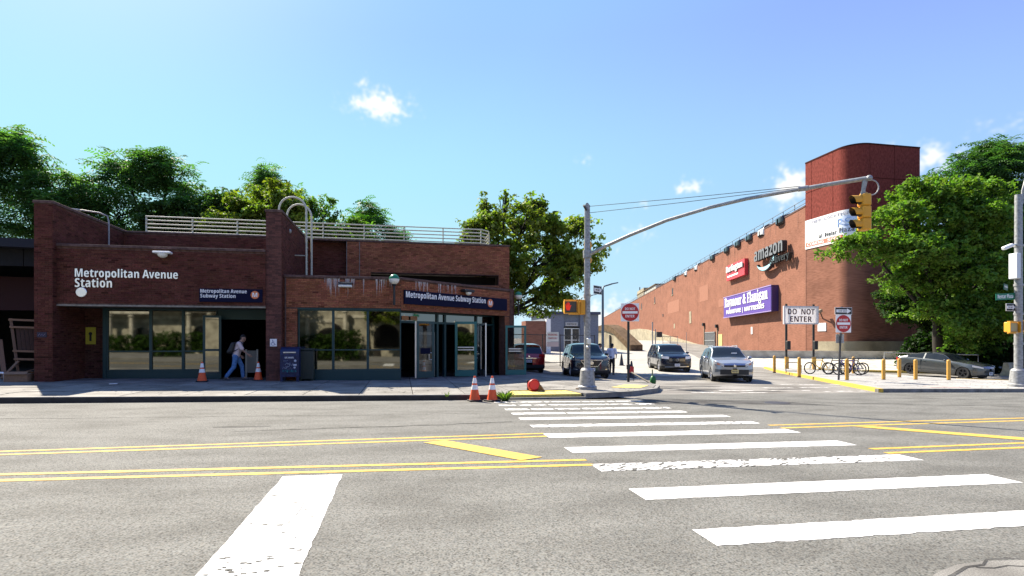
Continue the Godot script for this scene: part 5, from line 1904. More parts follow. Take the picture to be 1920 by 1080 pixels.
	# right
	tree("street_tree", "big leafy green tree in front of the tower, overhanging the grey car", Vector3(36.2, 0, -31.5), 0.34, 3.2, [
		[Vector3(-1.2, 11.4, 0.4), Vector3(2.9, 1.7, 2.6), 1500], [Vector3(-3.6, 9.6, 0.6), Vector3(2.6, 1.5, 2.4), 1300], [Vector3(-6.0, 7.7, 0.4), Vector3(2.2, 1.0, 2.0), 800], [Vector3(-3.4, 7.3, 1.6), Vector3(3.0, 1.6, 2.2), 1300], [Vector3(0.4, 9.2, 1.8), Vector3(3.2, 2.2, 2.4), 1900], [Vector3(2.8, 10.6, 0.6), Vector3(2.6, 2.4, 2.4), 1300],
		[Vector3(-0.6, 6.2, 2.0), Vector3(3.2, 1.7, 2.2), 1500], [Vector3(2.4, 6.6, 1.8), Vector3(2.9, 2.6, 2.2), 1500], [Vector3(1.2, 4.3, 1.6), Vector3(2.4, 1.2, 1.8), 700], [Vector3(-3.0, 5.8, 0.0), Vector3(2.2, 1.1, 2.0), 600], [Vector3(3.2, 3.6, 1.0), Vector3(2.6, 1.6, 1.8), 900], [Vector3(-0.5, 3.9, 0.4), Vector3(2.4, 1.0, 1.6), 600], [Vector3(0.1, 3.0, 2.0), Vector3(1.9, 0.9, 1.2), 600], [Vector3(0.6, 1.9, 1.2), Vector3(1.4, 0.9, 0.8), 600], [Vector3(0.2, 2.9, 2.4), Vector3(2.6, 1.0, 1.0), 900], [Vector3(2.6, 2.6, 1.8), Vector3(1.9, 1.2, 1.2), 600]], 0, Color(0.135, 0.243, 0.043), 1.3, "", -0.14, 0.55)
	tree("feathery_tree", "taller blue-green feathery tree behind the big leafy tree at right", Vector3(46.5, 0, -36.5), 0.34, 8.0, [[Vector3(-1.5, 14.6, 0), Vector3(3.2, 2.2, 2.6), 1300], [Vector3(1.6, 16.2, 0), Vector3(3.0, 2.4, 2.6), 1300], [Vector3(0.0, 12.0, 0), Vector3(3.6, 2.4, 2.6), 1200], [Vector3(4.0, 13.0, 0), Vector3(3.0, 3.0, 2.6), 900], [Vector3(1, 8.0, 0), Vector3(4.5, 3.0, 2.6), 1500]], 1, Color(0.068, 0.155, 0.054), 1.35, "", -0.05)
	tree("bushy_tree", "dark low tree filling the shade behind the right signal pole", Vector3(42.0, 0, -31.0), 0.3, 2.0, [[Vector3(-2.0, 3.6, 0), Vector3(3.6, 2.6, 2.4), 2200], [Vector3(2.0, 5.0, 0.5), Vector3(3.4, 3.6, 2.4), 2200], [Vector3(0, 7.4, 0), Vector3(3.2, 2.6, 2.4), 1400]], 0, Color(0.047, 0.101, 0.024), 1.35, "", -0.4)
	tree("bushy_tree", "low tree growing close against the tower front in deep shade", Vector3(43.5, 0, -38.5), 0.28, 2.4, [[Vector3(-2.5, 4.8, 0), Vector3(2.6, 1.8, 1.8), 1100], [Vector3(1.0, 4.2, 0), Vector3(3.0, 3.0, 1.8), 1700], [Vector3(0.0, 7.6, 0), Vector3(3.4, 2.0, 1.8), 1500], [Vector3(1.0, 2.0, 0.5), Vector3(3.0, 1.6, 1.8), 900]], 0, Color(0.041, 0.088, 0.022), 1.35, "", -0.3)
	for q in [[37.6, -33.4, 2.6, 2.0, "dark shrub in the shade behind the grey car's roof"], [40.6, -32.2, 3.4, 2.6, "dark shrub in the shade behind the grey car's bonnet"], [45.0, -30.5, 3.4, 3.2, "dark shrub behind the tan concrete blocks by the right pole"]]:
		var list := []
		for k in 1500:
			var e := Vector3(rng.randfn(), rng.randfn(), rng.randfn()).normalized() * pow(rng.randf(), 0.4)
			var b := Basis.from_euler(Vector3(rng.randf_range(-0.6, 0.6), rng.randf() * TAU, rng.randf_range(-0.6, 0.6))) * Basis.from_scale(Vector3.ONE * rng.randf_range(0.9, 1.6))
			var f := rng.randf_range(0.6, 1.2)
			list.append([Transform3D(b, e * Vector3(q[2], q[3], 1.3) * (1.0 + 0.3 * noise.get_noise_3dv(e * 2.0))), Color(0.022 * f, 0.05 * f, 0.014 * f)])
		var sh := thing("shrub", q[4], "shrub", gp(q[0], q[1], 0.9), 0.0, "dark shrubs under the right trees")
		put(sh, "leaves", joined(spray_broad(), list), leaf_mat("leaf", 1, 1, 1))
	# trees across the street, seen only in the glass
	for q in [[-1.2, 11.0, 0.3, "leafy tree across the street mirrored in the right pane of the mid window"], [-10.5, 11.4, 2.1, "leafy tree across the street mirrored in the left pane of the mid window"], [-34.0, 11.0, 4.0, "leafy tree across the street near the far end of the cream building"]]:
		copy(corner, Vector3(q[0] - 1.5, 0.1, q[1]), q[2], q[3])
	# weeds at the kerb
	var w := weed("kerb_weed", gp(2.95, -15.75), 0.36, 90)
	tag(w, "bushy green weed growing from the gutter beside the two cones", "weed")
	w = weed("kerb_weed", gp(1.3, -16.05, 0.1), 0.2, 14)
	tag(w, "small weed at the kerb edge left of the two cones", "weed")


func ped_head(parent: Node, at: Vector3, face: Vector3, lit: bool) -> void:  # a pedestrian signal: box, lens, hood
	var along := Vector3.UP.cross(face)
	var b := Basis(along, Vector3.UP, face)
	var mb := MB.new()
	mb.box(at, Vector3(0.44, 0.42, 0.2), b, 0.03)
	mb.box(at + b * Vector3(0, 0.225, 0.16), Vector3(0.46, 0.02, 0.14), b)
	mb.box(at + b * Vector3(0, -0.225, 0.16), Vector3(0.46, 0.02, 0.14), b)
	mb.box(at + b * Vector3(-0.225, 0, 0.16), Vector3(0.02, 0.43, 0.14), b)
	mb.box(at + b * Vector3(0.225, 0, 0.16), Vector3(0.02, 0.43, 0.14), b)
	var o := put(parent, "signal_box", mb, mats.signal_yellow)
	mb = MB.new()
	mb.box(at + b * Vector3(0, 0, 0.105), Vector3(0.38, 0.36, 0.015), b)
	put(o, "lens", mb, mat("lens_dark", 0.05, 0.05, 0.045, 0.4) if lit else mat("lens_pale", 0.5, 0.42, 0.22, 0.4))
	if lit:
		mb = MB.new()
		var f := b * Vector3(-0.09, 0, 0.115)
		var w := Transform3D(b, at + f)
		mb.prism(V2([-0.05, -0.12, 0.05, -0.12, 0.075, -0.02, 0.105, 0.04, 0.085, 0.06, 0.055, 0.01, 0.05, 0.13, 0.028, 0.13, 0.02, 0.03, 0.012, 0.15, -0.012, 0.15, -0.018, 0.03, -0.03, 0.13, -0.052, 0.13, -0.052, 0.02, -0.068, 0.08, -0.088, 0.075, -0.08, -0.04]), w, 0.006)
		var hm := mat("hand_lit", 0.6, 0.04, 0.01, 0.5)
		hm.emission_enabled = true
		hm.emission = Color(1.0, 0.16, 0.04)
		hm.emission_energy_multiplier = 0.14
		put(o, "lit_hand", mb, hm)


func traffic_head(parent: Node, at: Vector3, face: Vector3, r := 0.125) -> void:  # three lamps with visors
	var along := Vector3.UP.cross(face)
	var b := Basis(along, Vector3.UP, face)
	for k in 3:
		var c := at + Vector3(0, (1 - k) * r * 2.75, 0)
		var mb := MB.new()
		mb.box(c, Vector3(r * 2.5, r * 2.7, r * 1.9), b, r * 0.22)
		var o := put(parent, "signal_section", mb, mats.signal_yellow)
		mb = MB.new()
		mb.lathe(Transform3D(Basis(along, face, -Vector3.UP), c + face * r * 0.96), [[r, 0.0], [r * 0.8, 0.02], [0.0, 0.035]], 20)
		put(o, "lens", mb, mat("lens_black", 0.008, 0.008, 0.009, 0.4))
		mb = MB.new()
		var lining := MB.new()
		for i in 16:
			var a := deg_to_rad(-35 + 250.0 * i / 16)
			var e := deg_to_rad(-35 + 250.0 * (i + 1) / 16)
			var q := []
			for w in [[a, 0.0], [e, 0.0], [e, 1.0], [a, 1.0]]:
				var l: float = r * (1.7 + 0.5 * sin(w[0])) * w[1]
				q.append(c + b * Vector3(cos(w[0]) * r * 1.08, sin(w[0]) * r * 1.08, r * 0.95 + l))
			mb.quad(q[0], q[1], q[2], q[3])
			var s := []
			for p in q:
				s.append(p + (c + face * (p - c).dot(face) - p).normalized() * 0.008)
			lining.quad(s[3], s[2], s[1], s[0])
		put(o, "visor", mb, mats.signal_yellow)
		put(o, "visor_lining", lining, mats.black)


func one_way(parent: Node, c: Vector3, along: Vector3, w: float, h: float, blank := false) -> void:
	var face := along.cross(Vector3.UP)
	var b := Basis(along, Vector3.UP, face)
	var mb := MB.new()
	mb.box(c, Vector3(w, h, 0.012), b)
	var o := put(parent, "one_way_panel", mb, mats.sign_white)
	mb = MB.new()
	mb.box(c + face * 0.008, Vector3(w - 0.035, h - 0.035, 0.008), b)
	put(o, "black_field", mb, mats.black)
	mb = MB.new()
	mb.prism(V2([-w * 0.43, -h * 0.2, w * 0.2, -h * 0.2, w * 0.2, -h * 0.36, w * 0.44, 0, w * 0.2, h * 0.36, w * 0.2, h * 0.2, -w * 0.43, h * 0.2]), Transform3D(b, c + face * 0.0125), 0.004)
	put(o, "arrow", mb, mats.sign_white)
	if not blank:
		letters(o, "letters", "ONE WAY", c + along * -w * 0.3 - Vector3(0, h * 0.1, 0) + face * 0.017, along, Vector3.UP, w * 0.5, h * 0.2, 0.002, mats.black)


func no_entry(parent: Node, c: Vector3, along: Vector3, size: float) -> void:
	var face := along.cross(Vector3.UP)
	var b := Basis(along, Vector3.UP, face)
	var mb := MB.new()
	mb.box(c, Vector3(size, size, 0.012), b, 0.003)
	var o := put(parent, "sign_panel", mb, mats.sign_white)
	disc_sign(o, "red_disc", c + face * 0.007, size * 0.485, along, 0.005, mats.sign_red)
	mb = MB.new()
	mb.box(c + face * 0.014, Vector3(size * 0.84, size * 0.135, 0.006), b)
	put(o, "white_bar", mb, mats.sign_white)
	letters(o, "letters", "DO NOT", c + along * -size * 0.28 + Vector3(0, size * 0.13, 0) + face * 0.013, along, Vector3.UP, size * 0.56, size * 0.14, 0.003, mats.sign_white)
	letters(o, "letters", "ENTER", c + along * -size * 0.25 - Vector3(0, size * 0.28, 0) + face * 0.013, along, Vector3.UP, size * 0.5, size * 0.14, 0.003, mats.sign_white)


func pole_base(parent: Node, at: Vector3, w: float, h: float) -> void:
	var mb := MB.new()
	mb.lathe(Transform3D(Basis(Vector3.UP, PI / 8), at), [[w * 0.62, -0.1], [w * 0.62, 0.1], [w * 0.52, 0.14], [w * 0.44, h * 0.9], [w * 0.34, h], [0.0, h]], 8)
	put(parent, "base", mb, mats.galvanised)


func signals() -> void:
	var foot := gp(6.14, -17.8, 0.15)
	var t := thing("signal_pole", "tall pale grey signal pole with a long arched mast arm at the street corner", "signal pole")
	pole_base(t, foot, 0.52, 0.72)
	var mb := MB.new()
	mb.tube([foot + Vector3(0, 0.6, 0), foot + Vector3(0, 3.0, 0), Vector3(6.14, 6.26, -17.8)], [0.115, 0.11, 0.098], 8)
	put(t, "pole", mb, mats.galvanised)
	mb = MB.new()
	mb.tube([Vector3(6.14, 6.24, -17.8), Vector3(6.14, 6.34, -17.8)], [0.1, 0.03], 8)
	put(t, "cap", mb, mats.galvanised)
	var arm := [Vector3(6.16, 4.58, -17.78), Vector3(6.6, 4.82, -17.3), Vector3(7.17, 5.08, -16.69), Vector3(8.0, 5.40, -15.78), Vector3(8.88, 5.61, -14.84), Vector3(9.58, 5.71, -14.08), Vector3(10.5, 5.76, -13.08), Vector3(11.01, 5.78, -12.53), Vector3(11.56, 5.79, -11.93)]
	mb = MB.new()
	mb.tube(arm, [0.06, 0.058, 0.056, 0.054, 0.052, 0.05, 0.047, 0.045, 0.043], 10)
	put(t, "mast_arm", mb, mats.galvanised)
	mb = MB.new()
	mb.tube([arm[6], arm[7], arm[8]], 0.055, 10)
	mb.ball(arm[8], Vector3.ONE * 0.075, 6, 10)
	mb.tube([arm[6] - Vector3(0.06, 0.0, -0.0), arm[6] + (arm[7] - arm[6]) * 0.25], 0.07, 10)
	put(t, "arm_sleeve", mb, mats.galvanised)
	for q in [[4.42, 4.68, 0.14], [3.1, 3.2, 0.125], [2.3, 2.42, 0.125]]:
		mb = MB.new()
		mb.tube([foot + Vector3(0, q[0], 0), foot + Vector3(0, q[1], 0)], q[2], 10)
		put(t, "clamp", mb, mats.galvanised)
	for q in [[Vector3(6.14, 6.22, -17.8), Vector3(10.5, 5.84, -13.08)], [Vector3(6.14, 6.0, -17.8), Vector3(10.5, 5.80, -13.08)]]:
		mb = MB.new()
		mb.tube([q[0], q[0].lerp(q[1], 0.5) - Vector3(0, 0.02, 0), q[1]], 0.009, 5)
		put(t, "guy_cable", mb, mats.steel_dark)
	mb = MB.new()
	mb.box(foot + Vector3(0.0, 1.62, 0.16), Vector3(0.13, 0.2, 0.12), Basis.IDENTITY, 0.02)
	mb.ball(foot + Vector3(-0.04, 1.42, 0.14), Vector3(0.05, 0.05, 0.05), 5, 8)
	put(t, "push_button", mb, mats.aluminium)
	mb = MB.new()
	mb.tube([Vector3(6.14, 6.05, -17.8), Vector3(5.95, 6.2, -17.6)], 0.04, 6)
	put(t, "stub", mb, mats.steel_dark)
	# hung from the arm
	var h := thing("traffic_light", "yellow three-lamp traffic light hung under the tip of the mast arm", "traffic light", Vector3.ZERO, 0, "")
	var face := Vector3(-0.98, 0, -0.2).normalized()
	traffic_head(h, Vector3(11.5, 4.94, -12.02), face, 0.112)
	mb = MB.new()
	mb.tube([Vector3(11.50, 5.74, -12.0), Vector3(11.48, 5.5, -12.03), Vector3(11.47, 5.32, -12.04)], [0.06, 0.045, 0.07], 8)
	put(h, "hanger", mb, mats.galvanised)
	mb = MB.new()
	mb.ball(Vector3(11.53, 5.40, -12.06), Vector3(0.1, 0.07, 0.1), 6, 10)
	put(h, "top_fitting", mb, mats.signal_yellow)
	mb = MB.new()
	var loop := []
	for k in 10:
		var a := PI * 0.55 - PI * 1.15 * k / 9.0
		loop.append(Vector3(11.64, 5.56, -11.95) + Vector3(cos(a) * 0.17, sin(a) * 0.19, cos(a) * 0.05))
	mb.tube(loop, 0.016, 6)
	put(h, "cable_loop", mb, mats.galvanised)
	# on the pole
	var p := thing("walk_signal", "yellow pedestrian signal with a lit red hand on the corner pole", "pedestrian signal")
	ped_head(p, Vector3(5.52, 2.83, -17.72), Vector3(-0.12, 0, 0.99).normalized(), true)
	ped_head(p, Vector3(5.86, 2.83, -17.95), Vector3(0.97, 0, 0.25).normalized(), false)
	mb = MB.new()
	for y in [2.6, 3.06]:
		mb.tube([Vector3(5.5, y, -17.8), Vector3(6.14, y, -17.8)], 0.025, 6)
	put(p, "bracket", mb, mats.signal_yellow)
	p = thing("one_way_sign", "black one-way arrow sign on the corner signal pole under the mast arm", "sign", Vector3.ZERO, 0, "")
	one_way(p, Vector3(6.44, 3.40, -17.62), Vector3(0.75, 0, -0.66).normalized(), 0.56, 0.29)
	p = thing("traffic_light", "yellow traffic light behind the corner pole at the height of its arm", "traffic light")
	traffic_head(p, Vector3(6.27, 4.74, -18.12), Vector3(0.55, 0, -0.83).normalized(), 0.09)
	# street lamps behind
	for q in [[17.82, -47.4, 6.9, "slim dark street lamp at the left side of the driveway"], [26.9, -78.0, 8.6, "farther thin street lamp behind the grey office"]]:
		var l := thing("street_lamp", q[3], "street lamp", gp(q[0], q[1]), 0, "street lamps along the driveway")
		var hgt: float = q[2] - G(q[0], q[1])
		mb = MB.new()
		mb.tube([Vector3(0, 0, 0), Vector3(0, hgt - 0.5, 0)], [0.14, 0.1], 8)
		put(l, "pole", mb, mat("lamp_blue", 0.06, 0.09, 0.13, 0.5))
		mb = MB.new()
		mb.tube([Vector3(0, hgt - 0.5, 0), Vector3(0.1, hgt - 0.2, 0), Vector3(0.9, hgt + 0.05, 0)], 0.07, 8)
		mb.box(Vector3(1.05, hgt + 0.08, 0), Vector3(0.8, 0.1, 0.3), Basis(Vector3(0, 0, 1), 0.2), 0.03)
		put(l, "arm", mb, mats.lamp_blue)
	# the pole at the right edge
	foot = gp(25.33, -18.6, 0.13)
	t = thing("signal_pole", "pale grey signal pole at the right edge carrying signs and a camera", "signal pole")
	pole_base(t, foot, 0.62, 0.75)
	mb = MB.new()
	mb.tube([foot + Vector3(0, 0.6, 0), foot + Vector3(0, 4, 0), Vector3(25.33, 7.83, -18.6)], [0.15, 0.14, 0.13], 12)
	put(t, "pole", mb, mats.galvanised)
	for y in [1.75, 3.0, 4.2, 5.85]:
		mb = MB.new()
		mb.tube([foot + Vector3(0, y, 0), foot + Vector3(0, y + 0.09, 0)], 0.165, 12)
		put(t, "clamp", mb, mats.galvanised)
	mb = MB.new()
	mb.tube([Vector3(25.4, 7.3, -18.6), Vector3(25.53, 7.5, -18.6), Vector3(25.54, 8.0, -18.6), Vector3(25.64, 8.5, -18.55), Vector3(26.1, 9.2, -18.3), Vector3(28.0, 9.8, -17.6)], 0.045, 8)
	put(t, "lamp_arm", mb, mats.galvanised)
	t = thing("security_camera", "pale security camera on a bracket on the right pole", "camera")
	mb = MB.new()
	mb.tube([Vector3(25.2, 5.75, -18.6), Vector3(24.85, 5.7, -18.58)], 0.03, 6)
	mb.box(Vector3(24.7, 5.62, -18.55), Vector3(0.5, 0.14, 0.16), Basis(Vector3(0, 0, 1), 0.35), 0.03)
	put(t, "camera_body", mb, mats.sign_white)
	t = thing("control_box", "pale vertical control box strapped to the right pole", "box")
	block(t, "box", 25.0, 25.2, 4.3, 5.36, -18.75, -18.4, mat("pale_box", 0.62, 0.64, 0.66, 0.5), 0.02)
	var street_green := mat("street_green", 0.008, 0.16, 0.085, 0.45)
	t = thing("street_name_sign", "upper dark green street name sign on the right pole", "sign", Vector3.ZERO, 0, "green street name signs")
	mb = MB.new()
	mb.box(Vector3(24.85, 3.97, -18.74), Vector3(0.8, 0.24, 0.02), Basis(Vector3.UP, 0.5))
	put(t, "panel", mb, mat("street_green_dark", 0.006, 0.09, 0.06, 0.5))
	letters(t, "letters", "Metropolitan Av", Vector3(24.53, 3.91, -18.54), Vector3(cos(0.5), 0, -sin(0.5)), Vector3.UP, 0.66, 0.12, 0.004, mats.sign_white)
	t = thing("street_name_sign", "bright green street name sign with white letters on the right pole", "sign", Vector3.ZERO, 0, "green street name signs")
	mb = MB.new()
	mb.box(Vector3(24.72, 3.56, -18.66), Vector3(0.98, 0.27, 0.02), Basis(Vector3(0, 0, 1), 0.05))
	put(t, "panel", mb, street_green)
	letters(t, "letters", "Rentar Plaza", Vector3(24.32, 3.47, -18.648), Vector3(1, 0.05, 0).normalized(), Vector3.UP, 0.8, 0.17, 0.004, mats.sign_white)
	t = thing("one_way_sign", "small one-way arrow sign on the right pole below the green signs", "sign")
	one_way(t, Vector3(25.0, 3.12, -18.66), Vector3.RIGHT, 0.48, 0.31)
	t = thing("walk_signal", "yellow pedestrian signal with a pale unlit lens on the right pole", "pedestrian signal")
	ped_head(t, Vector3(24.78, 2.28, -18.5), Vector3(-0.15, 0, 0.98).normalized(), false)
	ped_head(t, Vector3(25.62, 2.34, -18.6), Vector3(0.9, 0, 0.43).normalized(), false)
	mb = MB.new()
	for y in [2.04, 2.52]:
		mb.tube([Vector3(24.8, y, -18.62), Vector3(25.6, y, -18.62)], 0.03, 6)
	put(t, "bracket", mb, mats.signal_yellow)


func road_signs() -> void:
	# left of the driveway
	var foot := gp(9.14, -21.37, 0.15)
	var t := thing("no_entry_sign", "round red DO NOT ENTER sign on a black post at the left kerb corner", "sign")
	var mb := MB.new()
	mb.box(foot + Vector3(0, 1.5, 0), Vector3(0.085, 3.1, 0.06))
	put(t, "post", mb, mats.black)
	mb = MB.new()
	mb.box(foot + Vector3(0.0, 0.62, 0), Vector3(0.13, 0.22, 0.12), Basis.IDENTITY, 0.02)
	put(t, "box", mb, mats.black)
	no_entry(t, Vector3(9.19, 2.88, -21.32), Vector3(0.98, 0, 0.2).normalized(), 0.74)
	# big white sign on two posts
	t = thing("wide_no_entry_sign", "wide white DO NOT ENTER board on two black posts with yellow feet", "sign")
	for x in [26.05, 28.2]:
		mb = MB.new()
		mb.tube([gp(x, -33.8, 0), Vector3(x, 4.3, -33.8)], 0.075, 8)
		put(t, "post", mb, mats.black)
		mb = MB.new()
		mb.tube([gp(x, -33.75, 0), gp(x, -33.75, 0.95)], 0.14, 10)
		put(t, "yellow_sleeve", mb, mats.bollard_yellow)
		block(t, "box", x - 0.13, x + 0.13, 1.15, 1.75, -33.72, -33.5, mats.black, 0.02)
	var bf := mat("board_frame", 0.55, 0.52, 0.53, 0.5)
	for q in [[25.72, 28.45, 2.9, 2.97], [25.72, 28.45, 4.09, 4.16], [25.72, 25.79, 2.97, 4.09], [28.38, 28.45, 2.97, 4.09]]:
		block(t, "frame", q[0], q[1], q[2], q[3], -33.72, -33.60, bf)
	var acrylic := mat("acrylic", 0.80, 0.79, 0.79, 0.5)
	acrylic.backlight_enabled = true
	acrylic.backlight = lin(0.7, 0.68, 0.68)
	block(t, "face", 25.79, 28.38, 2.97, 4.09, -33.625, -33.605, acrylic)
	letters(t, "letters", "DO  NOT", Vector3(26.02, 3.58, -33.60), Vector3.RIGHT, Vector3.UP, 2.1, 0.38, 0.006, mat("sign_plum", 0.07, 0.02, 0.03, 0.5))
	letters(t, "letters", "ENTER", Vector3(26.2, 3.07, -33.60), Vector3.RIGHT, Vector3.UP, 1.7, 0.38, 0.006, mats.sign_plum)
	# one-way over no-entry beside the bicycles
	foot = gp(20.34, -22.75, 0.13)
	t = thing("no_entry_sign", "red DO NOT ENTER disc below a one-way arrow on a post by the bicycles", "sign")
	mb = MB.new()
	mb.bar(foot, Vector3(20.52, 3.35, -22.75), 0.075, 0.05)
	put(t, "post", mb, mats.steel_dark)
	one_way(t, Vector3(20.56, 3.14, -22.70), Vector3.RIGHT, 0.93, 0.34)
	no_entry(t, Vector3(20.56, 2.54, -22.70), Vector3.RIGHT, 0.84)
	block(t, "back_plate", 20.28, 20.72, 1.62, 2.05, -22.86, -22.84, mats.galvanised)


func street_things() -> void:
	# cones
	var base := MB.new()
	base.box(Vector3(0, 0.02, 0), Vector3(0.37, 0.04, 0.37), Basis.IDENTITY, 0.012)
	var cone := MB.new()
	cone.lathe(Transform3D.IDENTITY, [[0.155, 0.04], [0.15, 0.06], [0.028, 0.71], [0.0, 0.715]], 20)
	var band1 := MB.new()
	band1.lathe(Transform3D.IDENTITY, [[0.102, 0.33], [0.078, 0.46]], 20)
	var band2 := MB.new()
	band2.lathe(Transform3D.IDENTITY, [[0.068, 0.51], [0.04, 0.66]], 20)
	var c := thing("traffic_cone", "orange cone with white bands in front of the left shopfront glass", "cone", gp(-6.97, -21.6, 0.155), 0.2, "orange traffic cones")
	put(c, "base", base, mats.rubber)
	put(c, "cone", cone, mats.cone_orange)
	put(c, "reflective_band", band1, mats.cone_band)
	put(c, "reflective_band", band2, mats.cone_band)
	copy(c, gp(-5.27, -22.35, 0.145), 0.5, "orange cone with white bands against the middle brick pier")
	copy(c, gp(2.06, -15.72, 0.006), 0.15, "orange banded cone in the gutter, the left of two side by side")
	copy(c, gp(2.56, -15.68, 0.006), 0.55, "orange banded cone in the gutter, the one touching the weeds")
	var d := copy(c, gp(0.95, -24.0, 0.16), 0.1, "white banded cone seen through the glass door of the right entrance")
	var tall := thing("tall_cone", "tall plain orange cone behind the last open glass door", "cone", gp(5.25, -26.6, 0.15), 0.0, "orange traffic cones")
	var mb := MB.new()
	mb.lathe(Transform3D.IDENTITY, [[0.2, 0.0], [0.2, 0.03], [0.17, 0.05], [0.03, 0.93], [0.0, 0.94]], 20)
	put(tall, "cone", mb, mats.cone_orange)
	# dark cones by the driveway
	for q in [[15.6, -37.7, 0.9, "dark little cone standing alone on the bright driveway"], [11.55, -26.6, 1.05, "dark cone behind the leaning white plank"]]:
		mb = MB.new()
		mb.box(Vector3(0, 0.02, 0), Vector3(0.4, 0.04, 0.4), Basis.IDENTITY, 0.01)
		mb.lathe(Transform3D.IDENTITY, [[0.16, 0.04], [0.035, 0.85], [0.0, 0.86]], 16)
		var o := thing("dark_cone", q[3], "cone", gp(q[0], q[1]), 0.0, "dark cones on the driveway")
		put(o, "cone", mb, mat("cone_dark", 0.03, 0.035, 0.045, 0.7))
	# the cone lying on its side on the yellow ramp
	var o := thing("toppled_cone", "short red cone lying on its side on the yellow tactile ramp", "cone", gp(4.22, -17.45, 0.135), 0.0)
	var lie := Transform3D(Basis(Vector3(1, 0, 0), deg_to_rad(80)) , Vector3(0, 0.19, 0))
	lie = Transform3D(Basis(Vector3.UP, -0.1), Vector3.ZERO) * lie
	mb = MB.new()
	mb.lathe(lie, [[0.20, -0.2], [0.205, -0.15], [0.2, 0.0], [0.19, 0.05], [0.175, 0.07], [0.16, 0.06], [0.0, 0.05]], 22)
	put(o, "cone", mb, mat("cone_red", 0.30, 0.006, 0.006, 0.5))
	mb = MB.new()
	mb.lathe(lie, [[0.15, 0.05], [0.15, 0.075], [0.13, 0.075], [0.0, 0.07]], 22)
	put(o, "rim_ring", mb, mat("cone_rim", 0.55, 0.03, 0.02, 0.4))
	mb = MB.new()
	mb.box(lie * Vector3(0, -0.27, 0), Vector3(0.40, 0.05, 0.38), lie.basis, 0.012)
	put(o, "base", mb, mats.rubber)
	mb = MB.new()
	mb.prism(V2([0.0, 0.0, 0.24, 0.0, 0.1, 0.2, 0.03, 0.16]), Transform3D(Basis(Vector3.UP, -0.5), Vector3(0.13, 0.0, -0.02)), 0.1)
	put(o, "broken_piece", mb, mat("cone_brown", 0.14, 0.07, 0.02, 0.7))
	# small things at the corner of the driveway
	o = thing("leaning_plank", "pale plank leaning from the sign post down to the driveway", "plank")
	mb = MB.new()
	mb.bar(Vector3(9.3, 0.42, -21.45), gp(9.95, -20.6, 0.04), 0.13, 0.03)
	put(o, "plank", mb, mats.cream)
	o = thing("green_bag", "small dark green bagged stake at the foot of the pale plank", "bag", gp(10.05, -21.0))
	mb = MB.new()
	mb.ball(Vector3(0, 0.22, 0), Vector3(0.13, 0.22, 0.12), 7, 10)
	put(o, "bag", mb, mat("bag_green", 0.01, 0.12, 0.02, 0.5))
	mb = MB.new()
	mb.tube([Vector3(-0.02, 0.35, 0), Vector3(-0.03, 0.68, 0)], 0.025, 6)
	put(o, "stake", mb, mat("stake_green", 0.1, 0.16, 0.08, 0.7))
	o = thing("warning_flag", "small red triangular flag beside the black sign post", "flag", gp(10.1, -23.3))
	mb = MB.new()
	mb.tube([Vector3(0.12, 0, 0), Vector3(0.12, 0.7, 0)], 0.012, 5)
	put(o, "stick", mb, mats.black)
	mb = MB.new()
	mb.prism(V2([0.12, 0.42, 0.12, 0.68, -0.02, 0.72, -0.14, 0.42]), Transform3D.IDENTITY, 0.012)
	put(o, "flag", mb, mats.sign_red)
	# bollards
	mb = MB.new()
	mb.lathe(Transform3D.IDENTITY, [[0.075, 0.0], [0.075, 0.04], [0.085, 0.045], [0.085, 0.95], [0.06, 1.0], [0.0, 1.02]], 14)
	var bol := thing("bollard", "yellow bollard standing at the nose of the island, farthest from the street", "bollard", gp(22.3, -30.0, 0.13), 0.0, "yellow bollards on the pavement island")
	put(bol, "post", mb, mats.bollard_yellow)
	mb = MB.new()
	mb.lathe(Transform3D.IDENTITY, [[0.095, -0.05], [0.095, 0.012], [0.0, 0.014]], 14)
	put(bol, "foot_stain", mb, mats.steel_dark)
	for q in [[20.5, -25.6, "yellow bollard left of the bicycles by the yellow kerb"], [20.75, -22.7, "yellow bollard right of the one-way post, in front of a bicycle wheel"], [26.5, -28.5, "yellow bollard behind the right-hand bicycle"], [23.1, -23.0, "yellow bollard alone on the pavement between bicycles and grey car"], [26.0, -24.9, "yellow bollard in front of the grey car's rear wheel"], [24.97, -23.0, "yellow bollard in front of the grey car's rear door"], [26.6, -22.7, "yellow bollard in front of the grey car's front wheel"]]:
		copy(bol, gp(q[0], q[1], 0.13), rng.randf(), q[2])
	# mail boxes
	o = thing("mail_box", "dark blue street mail box covered in pale scrawls beside the middle pier", "mail box", gp(-4.02, -21.9, 0.15), 0.0)
	mb = MB.new()
	var prof := PackedVector2Array([Vector2(-0.31, 0.18), Vector2(0.31, 0.18), Vector2(0.31, 0.98)])
	for k in 9:
		prof.append(Vector2(cos(PI * k / 8.0) * 0.31, 0.98 + sin(PI * k / 8.0) * 0.30))
	prof.append(Vector2(-0.31, 0.98))
	mb.prism(prof, Transform3D(Basis(Vector3.BACK, Vector3.UP, Vector3.LEFT), Vector3(0.33, 0, 0)), 0.66)
	var blue := mat("mail_blue", 0.006, 0.016, 0.085, 0.45)
	put(o, "body", mb, grime(blue, tex.blotch, Vector3.ONE * 1.5))
	for q in [[-0.28, -0.26], [0.28, -0.26], [-0.28, 0.26], [0.28, 0.26]]:
		block(o, "leg", q[0] - 0.045, q[0] + 0.045, 0.0, 0.19, q[1] - 0.045, q[1] + 0.045, mats.mail_blue)
	block(o, "door", -0.28, 0.28, 0.3, 0.95, 0.31, 0.325, mats.mail_blue, 0.005)
	block(o, "mail_slot", -0.22, 0.22, 1.06, 1.10, 0.27, 0.32, mats.aluminium)
